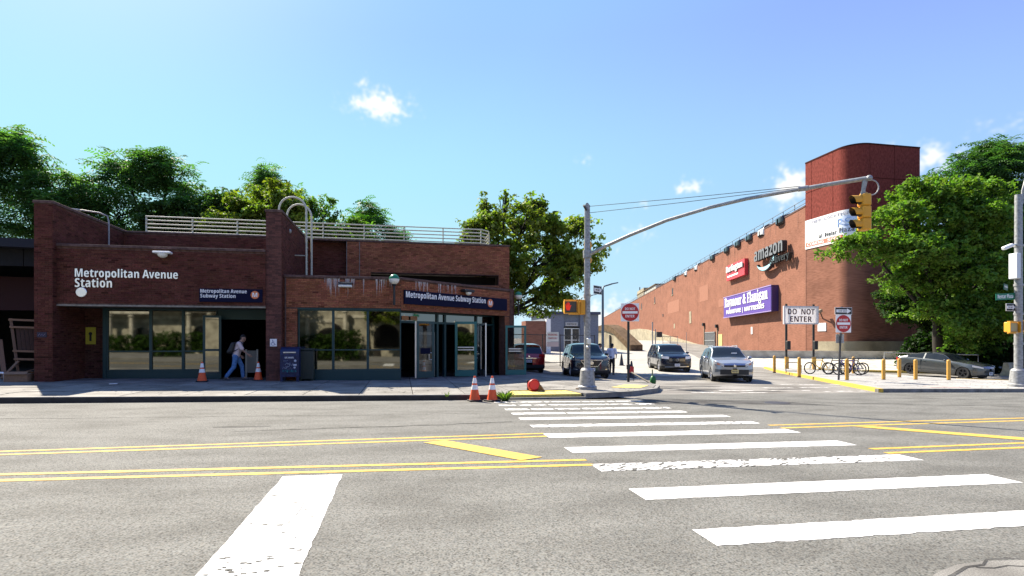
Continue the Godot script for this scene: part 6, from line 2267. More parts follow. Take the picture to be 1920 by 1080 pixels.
	letters(o, "letters", "US MAIL", Vector3(-0.16, 0.86, 0.326), Vector3.RIGHT, Vector3.UP, 0.32, 0.06, 0.003, mats.sign_white)
	var gm := mat("scrawl_pale", 0.30, 0.33, 0.42, 0.7)
	mb = MB.new()
	for k in 9:
		var pts := []
		var x := rng.randf_range(-0.24, 0.1)
		var y := rng.randf_range(0.42, 0.82)
		for i in 6:
			pts.append(Vector3(x + i * 0.03, y + rng.randf_range(-0.06, 0.06), 0.328))
		mb.tube(pts, 0.0055, 4)
	put(o, "scrawl", mb, gm)
	mb = MB.new()
	for k in 3:
		var pts := []
		for i in 9:
			pts.append(Vector3(-0.24 + k * 0.15 + i * 0.022, 0.36 + (0.07 if i % 2 else 0.0) + rng.randf_range(-0.02, 0.02), 0.328))
		mb.tube(pts, 0.009, 4)
	put(o, "teal_scrawl", mb, mat("scrawl_teal", 0.02, 0.30, 0.30, 0.6))
	mb = MB.new()
	mb.ball(Vector3(0.2, 0.77, 0.325), Vector3(0.045, 0.045, 0.006), 5, 10)
	mb.box(Vector3(0.19, 0.62, 0.327), Vector3(0.12, 0.06, 0.004))
	mb.ball(Vector3(0.18, 0.52, 0.325), Vector3(0.04, 0.035, 0.006), 5, 10)
	put(o, "sticker", mb, mat("sticker_pale", 0.5, 0.52, 0.58, 0.6))
	o = thing("storage_box", "dark green metal relay box behind the blue mail box", "box", gp(-3.5, -22.15, 0.15), 0.0)
	block(o, "body", -0.26, 0.26, 0.06, 1.15, -0.2, 0.2, mat("relay_green", 0.012, 0.022, 0.018, 0.5), 0.03)
	block(o, "lid", -0.27, 0.27, 1.15, 1.22, -0.21, 0.21, mats.relay_green, 0.02)
	for q in [-0.2, 0.2]:
		block(o, "leg", q - 0.04, q + 0.04, 0.0, 0.06, -0.15, 0.15, mats.relay_green)
	# timber and boxes left of the left pier
	var wood := grime(mat("pale_wood", 0.26, 0.15, 0.09, 0.8), tex.streak, Vector3(0.6, 3, 0.6))
	var wood2 := grime(mat("brown_wood", 0.11, 0.058, 0.036, 0.85), tex.streak, Vector3(0.6, 3, 0.6))
	o = thing("wooden_frame", "tall wooden frame of slats leaning beside the left brick pier", "frame")
	var low := Vector3(-12.92, 0.34, -22.1)
	var top := Vector3(-13.56, 2.5, -22.75)
	for k in 2:
		mb = MB.new()
		mb.bar(low + Vector3(k * 0.72, 0, 0), top + Vector3(k * 0.78, 0, 0), 0.07, 0.05)
		put(o, "stile", mb, wood)
	for q in [0.12, 0.34, 0.47, 0.86, 0.98]:
		mb = MB.new()
		var bar_at := low.lerp(top, q) + Vector3(-0.04, 0, 0.04)
		mb.bar(bar_at, bar_at + Vector3(0.86, -0.03, 0), 0.05, 0.07)
		put(o, "cross_bar", mb, wood)
	for k in 5:
		mb = MB.new()
		mb.bar(low.lerp(top, 0.48) + Vector3(0.14 + k * 0.13, 0, -0.02), low.lerp(top, 0.86) + Vector3(0.16 + k * 0.13, 0, -0.02), 0.1, 0.02)
		put(o, "slat", mb, wood2)
	o = thing("loose_boards", "splayed pale boards leaning low against the wooden frame", "boards")
	for q in [[-13.35, 0.42, -21.9, -12.45, 0.75, -22.25], [-13.2, 0.40, -21.85, -13.62, 1.75, -22.3], [-13.1, 0.5, -21.8, -12.4, 0.55, -22.0], [-13.25, 0.45, -21.8, -13.0, 1.0, -22.2], [-13.4, 0.6, -21.95, -12.8, 0.38, -21.8]]:
		mb = MB.new()
		mb.bar(Vector3(q[0], q[1], q[2]), Vector3(q[3], q[4], q[5]), 0.13, 0.03)
		put(o, "board", mb, wood)
	o = thing("cardboard_box", "low brown cardboard box on the pavement under the loose boards", "box", gp(-12.72, -21.75, 0.15), 0.05)
	block(o, "box", -0.34, 0.34, 0.0, 0.28, -0.2, 0.2, grime(mat("cardboard", 0.26, 0.15, 0.085, 0.85), tex.soft, Vector3.ONE), 0.01)
	for sg in [-1.0, 1.0]:
		mb = MB.new()
		mb.box(Vector3(0, 0.3, sg * 0.2), Vector3(0.66, 0.008, 0.14), Basis(Vector3.RIGHT, sg * 0.6))
		put(o, "flap", mb, mats.cardboard)
	o = thing("white_pipe", "short white bent pipe lying left of the cardboard box", "pipe")
	mb = MB.new()
	mb.tube([Vector3(-13.4, 0.62, -21.75), Vector3(-13.2, 0.62, -21.75), Vector3(-13.14, 0.58, -21.74), Vector3(-13.12, 0.36, -21.72)], 0.035, 8)
	put(o, "pipe", mb, mats.sign_white)
	# scraps
	mb = MB.new()
	mb.box(gp(-9.3, -20.5, 0.165), Vector3(0.22, 0.02, 0.12), Basis(Vector3.UP, 0.3), 0.005)
	tag(put(self, "paper_scrap", mb, mats.sign_white), "crumpled white paper scrap on the shaded pavement at left", "litter")
	mb = MB.new()
	for k in 6:
		mb.ball(gp(5.75 + rng.randf() * 0.25, -17.9 + rng.randf() * 0.12, 0.165), Vector3(0.05, 0.025, 0.04), 4, 6)
	tag(put(self, "dirt_clod", mb, mats.brown_wall), "brown dirt clods on the sunny pavement left of the signal pole", "dirt")


func pick(pts: Array, f: float) -> float:
	for k in pts.size() - 1:
		if f <= pts[k + 1][0]:
			var w: float = (f - pts[k][0]) / (pts[k + 1][0] - pts[k][0])
			w = w * w * (3.0 - 2.0 * w) * 0.5 + w * 0.5
			return lerpf(pts[k][1], pts[k + 1][1], w)
	return pts[-1][1]


func pane_of(panes: Dictionary, key: String) -> MB:
	if not panes.has(key):
		panes[key] = MB.new()
	return panes[key]


func car(called: String, label: String, s: Dictionary, xf: Transform3D, group := "") -> Node3D:
	var t := thing(called, label, "car", Vector3.ZERO, 0.0, group)
	t.transform = xf
	var L: float = s.L
	var W: float = s.W
	var wr: float = s.wr
	var z1: float = L / 2 - s.fo
	var z2: float = z1 - s.wb
	var paint_m: Material = s.paint
	var n := 84
	var P := []
	var F := []
	for i in n + 1:
		var q := float(i) / n
		var f := lerpf(q, (1.0 - cos(PI * q)) / 2.0, 0.6)
		F.append(f)
		var z := L / 2 - f * L
		var w := W / 2
		var sa := clampf((z - (L / 2 - s.nz)) / s.nz, 0.0, 0.998)
		var sb := clampf((-z - (L / 2 - s.rz)) / s.rz, 0.0, 0.998)
		w *= pow(1.0 - pow(sa, 2.4), 1.0 / 2.4) * pow(1.0 - pow(sb, 3.2), 1.0 / 3.2)
		var top := pick(s.top, f)
		var belt := minf(pick(s.belt, f), top - 0.03)
		var bot: float = s.clr + 0.10 * pow(sa, 2.0) + 0.16 * pow(sb, 2.0)
		var cabin := clampf((top - belt) / 0.42, 0.0, 1.0)
		var rw := w * lerpf(0.93, s.narrow, cabin)
		var d := belt - bot
		var ring := [Vector2(0, bot), Vector2(w * 0.8, bot), Vector2(w * 0.955, bot + 0.05), Vector2(w * 0.995, bot + 0.25 * d), Vector2(w * 1.0, bot + 0.55 * d), Vector2(w * 0.985, bot + 0.84 * d), Vector2(w * 0.95, belt)]
		for u in [0.07, 0.5, 0.88]:
			ring.append(Vector2(lerpf(w * 0.935, rw, u), lerpf(belt, top, u)))
		ring.append(Vector2(rw * 0.95, lerpf(belt, top, 0.97)))
		ring.append(Vector2(rw * 0.6, lerpf(belt, top, 1.0) + 0.012 * cabin))
		ring.append(Vector2(0, top + 0.022))
		for zc in [z1, z2]:
			var ra: float = wr * 1.16
			var dz: float = absf(z - zc)
			if dz < ra:
				var hb: float = wr * 0.96 + sqrt(ra * ra - dz * dz) * 0.97
				for j in range(1, 6):
					ring[j].y = maxf(ring[j].y, hb - 0.012 * (5 - j))
		var row := []
		for j in range(ring.size() - 1, -1, -1):
			row.append(Vector3(-ring[j].x, ring[j].y, z))
		row.reverse()
		var full := []
		for j in range(row.size()):
			full.append(row[row.size() - 1 - j] * Vector3(-1, 1, 1))
		full.reverse()
		for j in range(row.size() - 2, -1, -1):
			full.append(row[j])
		P.append(full)
	var m: int = P[0].size()
	var N := []
	for i in n + 1:
		var row := []
		for j in m:
			var a: Vector3 = P[maxi(i - 1, 0)][j] - P[mini(i + 1, n)][j]
			var b: Vector3 = P[i][mini(j + 1, m - 1)] - P[i][maxi(j - 1, 0)]
			var c := b.cross(a)
			row.append(c.normalized() if c.length() > 1e-9 else Vector3(0, 0, 1 if i < n / 2 else -1))
		N.append(row)
	var body := MB.new()
	var panes := {}
	var trim := MB.new()
	var cab: Array = s.cab
	for i in n:
		var f: float = (F[i] + F[i + 1]) / 2.0
		for j in m - 1:
			var k := j if j < 12 else m - 2 - j   # 0 at the sill, 11 at the roof's middle
			var tall := pick(s.top, f) - pick(s.belt, f)
			var into := body
			if k == 7 or k == 8:
				if f > cab[0] + 0.03 and f < cab[3] - 0.012 and tall > 0.16:
					var bay := 0
					var post := false
					for p in s.pillars:
						if absf(f - p) < s.pillar / 2.0:
							post = true
						elif f > p:
							bay += 1
					if post:
						into = body if s.get("pillar_paint", false) else pane_of(panes, "pillar %d %d" % [bay, 0 if j < 12 else 1])
					else:
						into = pane_of(panes, "side_window %d %d" % [bay, 0 if j < 12 else 1])
			elif k >= 10:
				if f > cab[0] and f < cab[1]:
					into = pane_of(panes, "windshield")
				elif f > cab[2] and f < cab[3]:
					into = pane_of(panes, "rear_window")
			elif k <= 1 or (k == 2 and s.get("clad", false)):
				into = trim
			into.smooth([P[i][j], P[i + 1][j], P[i + 1][j + 1], P[i][j + 1]], [N[i][j], N[i + 1][j], N[i + 1][j + 1], N[i][j + 1]])
	put(t, "body", body, paint_m)
	for key in panes:
		put(t, key.split(" ")[0], panes[key], mats.rubber if key.begins_with("pillar") else mat("car_glass", 0.012, 0.014, 0.018, 0.04))
	put(t, "sill_trim", trim, mats.rubber)
	# wheels
	var tyre := MB.new()
	var ax := Transform3D(Basis(Vector3.UP, Vector3.RIGHT, Vector3.FORWARD), Vector3.ZERO)
	tyre.lathe(ax, [[wr * 0.66, -0.1], [wr * 0.9, -0.11], [wr, -0.08], [wr, 0.08], [wr * 0.9, 0.11], [wr * 0.66, 0.1]], 26)
	var rim := MB.new()
	rim.lathe(ax, [[wr * 0.68, -0.1], [wr * 0.68, 0.095], [wr * 0.6, 0.1], [wr * 0.57, 0.05]], 26)
	for k in 5:
		var a := TAU * k / 5.0
		rim.bar(Vector3(0.07, cos(a) * wr * 0.08, sin(a) * wr * 0.08), Vector3(0.085, cos(a) * wr * 0.62, sin(a) * wr * 0.62), wr * 0.17, 0.03, Vector3.RIGHT)
	rim.lathe(ax, [[wr * 0.16, 0.05], [wr * 0.15, 0.1], [0.0, 0.105]], 12)
	var well := MB.new()
	well.lathe(ax, [[0.0, 0.02], [wr * 0.6, 0.02]], 16)
	well.box(Vector3(-0.12, 0, 0), Vector3(0.1, wr * 1.7, wr * 1.9))
	for q in [[1.0, z1], [-1.0, z1], [1.0, z2], [-1.0, z2]]:
		var wheel := Node3D.new()
		wheel.name = named(t, "wheel")
		t.add_child(wheel, true)
		wheel.position = Vector3(q[0] * (W / 2 - 0.125), wr, q[1])
		wheel.rotation.y = 0.0 if q[0] > 0 else PI
		put(wheel, "tyre", tyre, mats.rubber)
		put(wheel, "rim", rim, s.rim)
		put(wheel, "hub_well", well, mats.black)
	block(t, "underbody", -W * 0.36, W * 0.36, s.clr - 0.02, s.clr + 0.25, -L / 2 + 0.5, L / 2 - 0.5, mats.black)
	# mirrors and door handles
	for sg in [-1.0, 1.0]:
		var mm := MB.new()
		var zm: float = L / 2 - (cab[0] + 0.07) * L
		mm.ball(Vector3(sg * (W / 2 + 0.09), pick(s.belt, cab[0] + 0.07) + 0.07, zm), Vector3(0.11, 0.075, 0.07), 7, 12)
		mm.box(Vector3(sg * (W / 2 - 0.03), pick(s.belt, cab[0] + 0.07) + 0.02, zm), Vector3(0.16, 0.04, 0.05))
		put(t, "mirror", mm, s.get("mirror", paint_m))
		for f in s.handles:
			var hm := MB.new()
			hm.box(Vector3(sg * (W / 2 * 0.992), pick(s.belt, f) - 0.09, L / 2 - f * L), Vector3(0.03, 0.03, 0.17), Basis.IDENTITY, 0.008)
			put(t, "door_handle", hm, s.get("handle", paint_m))
		for f in s.seams:
			var dm := MB.new()
			dm.box(Vector3(sg * W / 2 * 0.99, pick(s.belt, f) - 0.3, L / 2 - f * L), Vector3(0.028, 0.56, 0.008))
			put(t, "door_seam", dm, mats.black)
	return t


# a piece that follows the rounded nose (or tail) of a car: x from, x to, lower and upper height at each end
func fascia(t: Node3D, called: String, s: Dictionary, x0: float, x1: float, lo0: float, hi0: float, lo1: float, hi1: float, out: float, m: Material, rear := false) -> void:
	var mb := MB.new()
	var segs := 10
	var p := []
	var depth: float = s.rz if rear else s.nz
	var pw := 3.2 if rear else 2.4
	for k in segs + 1:
		var w := float(k) / segs
		var x := lerpf(x0, x1, w)
		var z: float = s.L / 2 - depth + depth * pow(1.0 - pow(minf(absf(x) / (s.W / 2), 0.999), pw), 1.0 / pw)
		var nx := pow(absf(x) / (s.W / 2), 2.0) * signf(x)
		var d := Vector3(nx, 0, 1.0 - absf(nx) * 0.5).normalized() * out
		var v := Vector3(x, 0, z) + d
		var inn := Vector3(x, 0, z) - d * 2.0
		if rear:
			v.z = -v.z
			inn.z = -inn.z
		p.append([v + Vector3(0, lerpf(lo0, lo1, w), 0), v + Vector3(0, lerpf(hi0, hi1, w), 0), inn + Vector3(0, lerpf(lo0, lo1, w), 0), inn + Vector3(0, lerpf(hi0, hi1, w), 0)])
	var flip := (x1 < x0) != rear
	for k in segs:
		for q in [[p[k][0], p[k + 1][0], p[k + 1][1], p[k][1]], [p[k][1], p[k + 1][1], p[k + 1][3], p[k][3]], [p[k][2], p[k + 1][2], p[k + 1][0], p[k][0]]]:
			if flip:
				mb.quad(q[3], q[2], q[1], q[0])
			else:
				mb.quad(q[0], q[1], q[2], q[3])
	put(t, called, mb, m)


func lamps(t: Node3D, s: Dictionary, called: String, x0: float, x1: float, lo0: float, hi0: float, lo1: float, hi1: float, m: Material, rear := false) -> void:
	for sg in [-1.0, 1.0]:
		fascia(t, called, s, x0 * sg, x1 * sg, lo0, hi0, lo1, hi1, 0.015, m, rear)


func plate(t: Node3D, s: Dictionary, y: float, text: String, m: Material, ink: Material, rear := false) -> void:
	var z: float = s.L / 2 + 0.03
	var face := -1.0 if rear else 1.0
	var mb := MB.new()
	mb.box(Vector3(0, y, z * face), Vector3(0.31, 0.155, 0.02))
	put(t, "number_plate", mb, m)
	letters(t, "plate_letters", text, Vector3(-0.125 * face, y - 0.035, (z + 0.011) * face), Vector3(face, 0, 0), Vector3.UP, 0.25, 0.075, 0.004, ink)


func heading(at: Vector3, dirv: Vector3, pitch := 0.0) -> Transform3D:  # local +z points along dirv
	var b := Basis(Vector3.UP, atan2(dirv.x, dirv.z))
	var g := G(at.x + dirv.x, at.z + dirv.z) - G(at.x - dirv.x, at.z - dirv.z)
	b = b * Basis(Vector3.RIGHT, -atan2(g, 2.0) + pitch)
	return Transform3D(b, at)


func cars() -> void:
	var chrome := mat("chrome", 0.7, 0.7, 0.72, 0.12, 1.0)
	var lamp_glass := mat("headlamp", 0.55, 0.57, 0.6, 0.08, 0.35)
	var dark_lamp := mat("headlamp_dark", 0.16, 0.18, 0.2, 0.06, 0.3)
	var tail := mat("tail_lamp", 0.4, 0.012, 0.012, 0.12)
	var amber := mat("indicator", 0.6, 0.22, 0.12, 0.15)
	var alloy := mat("alloy", 0.5, 0.5, 0.52, 0.3, 0.8)
	var alloy_dark := mat("alloy_dark", 0.05, 0.05, 0.055, 0.3, 0.6)
	var white := mat("plate_white", 0.72, 0.73, 0.74, 0.5)
	var ink := mat("plate_ink", 0.03, 0.03, 0.08, 0.5)
	# the silver crossover
	var s := {"L": 4.42, "W": 1.84, "wr": 0.35, "fo": 0.88, "wb": 2.64, "clr": 0.2, "nz": 0.62, "rz": 0.35, "narrow": 0.72, "paint": paint("paint_silver", 0.36, 0.375, 0.40, 0.55, 0.3), "rim": alloy,
		"top": [[0.0, 0.72], [0.03, 0.90], [0.10, 1.01], [0.25, 1.09], [0.29, 1.12], [0.47, 1.61], [0.60, 1.665], [0.80, 1.61], [0.90, 1.46], [0.975, 1.02], [1.0, 0.85]], "belt": [[0.0, 0.70], [0.1, 0.90], [0.28, 1.03], [0.6, 1.09], [0.85, 1.18], [1.0, 0.9]],
		"cab": [0.285, 0.465, 0.875, 0.955], "pillars": [0.375, 0.52, 0.70], "pillar": 0.022, "handles": [0.53, 0.72], "seams": [0.33, 0.525, 0.70]}
	var c := car("parked_car", "silver grey crossover facing the street at the mouth of the driveway", s, heading(gp(15.75, -24.9, 0), Vector3(-0.36, 0, 0.93).normalized()))
	c.name = named(self, "crossover_car")
	lamps(c, s, "headlight", 0.46, 0.87, 0.72, 0.84, 0.86, 1.0, lamp_glass)
	lamps(c, s, "indicator", 0.62, 0.74, 0.79, 0.86, 0.82, 0.9, amber)
	fascia(c, "grille", s, -0.56, 0.56, 0.72, 0.80, 0.72, 0.80, 0.012, mats.black_gloss)
	fascia(c, "lower_grille", s, -0.62, 0.62, 0.36, 0.60, 0.36, 0.60, 0.012, mats.black)
	fascia(c, "bumper_bar", s, -0.60, 0.60, 0.655, 0.70, 0.655, 0.70, 0.02, s.paint)
	lamps(c, s, "fog_lamp", 0.62, 0.82, 0.50, 0.60, 0.46, 0.62, dark_lamp)
	disc_sign(c, "badge", Vector3(0, 0.765, 2.205), 0.06, Vector3.RIGHT, 0.03, chrome)
	plate(c, s, 0.52, "G42 KLT", mat("plate_yellow", 0.62, 0.50, 0.20, 0.5), ink)
	for sg in [-1.0, 1.0]:
		var rail := MB.new()
		rail.tube([Vector3(sg * 0.56, 1.63, 0.1), Vector3(sg * 0.58, 1.69, -0.1), Vector3(sg * 0.57, 1.67, -1.2), Vector3(sg * 0.56, 1.60, -1.4)], 0.022, 6)
		put(c, "roof_rail", rail, alloy)
	block(c, "dash_paper", 0.18, 0.42, 1.16, 1.36, 0.62, 0.63, mats.sign_white)
	# the dark blue one behind it
	var s2 := s.duplicate(true)
	s2.L = 4.75
	s2.W = 1.94
	s2.wr = 0.38
	s2.wb = 2.9
	s2.nz = 0.5
	s2.paint = paint("paint_night", 0.008, 0.013, 0.03, 0.3, 0.25)
	s2.narrow = 0.76
	s2.clad = true
	s2.top = [[0.0, 0.80], [0.025, 1.0], [0.08, 1.10], [0.26, 1.17], [0.29, 1.19], [0.42, 1.66], [0.55, 1.72], [0.85, 1.68], [0.93, 1.5], [0.985, 1.1], [1.0, 0.85]]
	s2.belt = [[0.0, 0.78], [0.08, 1.0], [0.28, 1.10], [0.6, 1.13], [0.9, 1.16], [1.0, 0.9]]
	s2.cab = [0.285, 0.415, 0.90, 0.965]
	c = car("parked_car", "dark blue tall car with bright headlights directly behind the silver crossover", s2, heading(gp(17.3, -33.9, 0), Vector3(-0.24, 0, 0.97).normalized()))
	c.name = named(self, "tall_car")
	lamps(c, s2, "headlight", 0.50, 0.90, 0.84, 0.99, 0.88, 1.02, mat("headlamp_bright", 0.8, 0.82, 0.85, 0.1, 0.1))
	fascia(c, "grille", s2, -0.50, 0.50, 0.62, 0.93, 0.62, 0.93, 0.012, mats.black_gloss)
	fascia(c, "grille_bar", s2, -0.48, 0.48, 0.83, 0.85, 0.83, 0.85, 0.025, chrome)
	fascia(c, "grille_bar", s2, -0.48, 0.48, 0.73, 0.75, 0.73, 0.75, 0.025, chrome)
	disc_sign(c, "badge", Vector3(0, 0.79, 2.38), 0.1, Vector3.RIGHT, 0.03, chrome)
	fascia(c, "lower_grille", s2, -0.72, 0.72, 0.38, 0.50, 0.38, 0.50, 0.012, mats.black)
	fascia(c, "bumper_bar", s2, -0.72, 0.72, 0.33, 0.38, 0.36, 0.41, 0.03, chrome)
	plate(c, s2, 0.48, "HRT 8127", white, ink)
	# the dark car by the corner pole
	var s3 := s2.duplicate(true)
	s3.paint = paint("paint_blue_black", 0.006, 0.012, 0.028, 0.3, 0.2)
	s3.L = 4.75
	s3.W = 1.9
	s3.narrow = 0.73
	c = car("parked_car", "dark navy car parked behind the corner signal pole, facing the pavement", s3, heading(gp(9.35, -27.6, 0), Vector3(-0.17, 0, 0.98).normalized()))
	c.name = named(self, "corner_car")
	lamps(c, s3, "headlight", 0.55, 0.92, 0.86, 0.95, 0.92, 1.02, dark_lamp)
	fascia(c, "grille", s3, -0.46, 0.46, 0.62, 0.90, 0.62, 0.90, 0.01, mats.black_gloss)
	for q in [[-0.52, 0.0, 0.90, 0.93, 0.905, 0.935], [0.0, 0.52, 0.905, 0.935, 0.90, 0.93], [-0.52, -0.3, 0.87, 0.92, 0.62, 0.65], [0.3, 0.52, 0.62, 0.65, 0.87, 0.92], [-0.3, 0.3, 0.60, 0.63, 0.60, 0.63]]:
		fascia(c, "grille_frame", s3, q[0], q[1], q[2], q[3], q[4], q[5], 0.022, chrome)
	disc_sign(c, "badge", Vector3(0, 0.78, 2.38), 0.09, Vector3.RIGHT, 0.03, chrome)
	plate(c, s3, 0.47, "JLM 5530", white, ink)
	lamps(c, s3, "fog_lamp", 0.66, 0.84, 0.45, 0.48, 0.48, 0.51, chrome)
	# the red one seen from behind
	var s4 := s.duplicate(true)
	s4.paint = paint("paint_red", 0.32, 0.008, 0.012, 0.3, 0.25)
	s4.L = 4.6
	s4.W = 1.86
	s4.rz = 0.4
	s4.clad = true
	c = car("parked_car", "red car seen from behind in the shade beside the station corner", s4, heading(gp(7.25, -32.3, 0), Vector3(0.12, 0, -1.0).normalized()))
	c.name = named(self, "red_car")
	lamps(c, s4, "tail_light", 0.55, 0.9, 0.98, 1.10, 0.9, 1.12, tail, true)
	fascia(c, "tail_trim", s4, -0.5, 0.5, 0.86, 0.90, 0.86, 0.90, 0.02, chrome, true)
	fascia(c, "lower_bumper", s4, -0.84, 0.84, 0.34, 0.52, 0.34, 0.52, 0.014, mats.rubber, true)
	plate(c, s4, 0.72, "KDV 2096", white, ink, true)
	disc_sign(c, "badge", Vector3(0, 0.98, -2.31), 0.05, Vector3.LEFT, 0.03, chrome)
	# the grey coupe at right
	var s5 := {"L": 4.75, "W": 1.82, "wr": 0.34, "fo": 0.86, "wb": 2.85, "clr": 0.14, "nz": 0.75, "rz": 0.4, "narrow": 0.66, "paint": paint("paint_graphite", 0.085, 0.092, 0.095, 0.5, 0.25), "rim": alloy_dark,
		"top": [[0.0, 0.62], [0.025, 0.74], [0.12, 0.86], [0.27, 0.945], [0.30, 0.95], [0.44, 1.33], [0.54, 1.40], [0.66, 1.37], [0.78, 1.26], [0.90, 1.07], [0.975, 1.0], [1.0, 0.8]], "belt": [[0.0, 0.60], [0.1, 0.79], [0.28, 0.90], [0.6, 0.96], [0.85, 1.0], [0.97, 0.96], [1.0, 0.75]],
		"cab": [0.295, 0.44, 0.69, 0.885], "pillars": [0.63], "pillar": 0.02, "pillar_paint": true, "handles": [0.62], "seams": [0.34, 0.66]}
	var at := gp(31.5, -27.2, 0.08)
	c = car("parked_car", "low dark grey coupe seen side-on behind the yellow bollards", s5, heading(at, Vector3(0.17, 0, 0.985).normalized(), 0.045))
	c.name = named(self, "grey_coupe")
	lamps(c, s5, "headlight", 0.5, 0.86, 0.62, 0.70, 0.70, 0.80, lamp_glass)
	lamps(c, s5, "tail_light", 0.5, 0.9, 0.82, 0.94, 0.80, 0.97, tail, true)
	fascia(c, "grille", s5, -0.42, 0.42, 0.42, 0.52, 0.42, 0.52, 0.012, mats.black)
	plate(c, s5, 0.36, "AFT 7713", white, ink)
	# tops of cars on the store roof
	var simple := s5.duplicate(true)
	simple.paint = paint("paint_dark", 0.02, 0.022, 0.025, 0.3, 0.3)
	var rc := car("roof_car", "dark car roof showing above the roof edge nearest the tower", simple, Transform3D(Basis(Vector3.UP, atan2(0.96, 0.278)), wp(6.0, 14.42, -1.95)), "cars on the store roof")
	var k := 0
	for q in [[16.0, "dark car roof behind the railing, second from the tower"], [20.5, "dark car roof behind the railing above the red sign's right end"], [25.5, "dark car roof behind the railing above the red sign's left end"], [33.0, "dark car roof on the store beyond the red sign"], [62.0, "dark car roof far along the store roof"]]:
		var r := copy(rc, wp(q[0], 14.42 + 0.02 * k, -1.95), rc.rotation.y, q[1])
		k += 1
	var pale := s.duplicate(true)
	pale.paint = paint("paint_white", 0.7, 0.7, 0.7, 0.0, 0.3)
	var pc := car("pale_roof_car", "white car roof in the middle of the row on the store", pale, Transform3D(Basis(Vector3.UP, atan2(0.96, 0.278)), wp(12.0, 14.2, -1.95)), "cars on the store roof")
	copy(pc, wp(44.0, 14.2, -1.95), pc.rotation.y, "white car roof alone on the far part of the store roof")
	copy(pc, wp(52.0, 14.2, -1.95), pc.rotation.y, "white car roof farthest along the store roof")


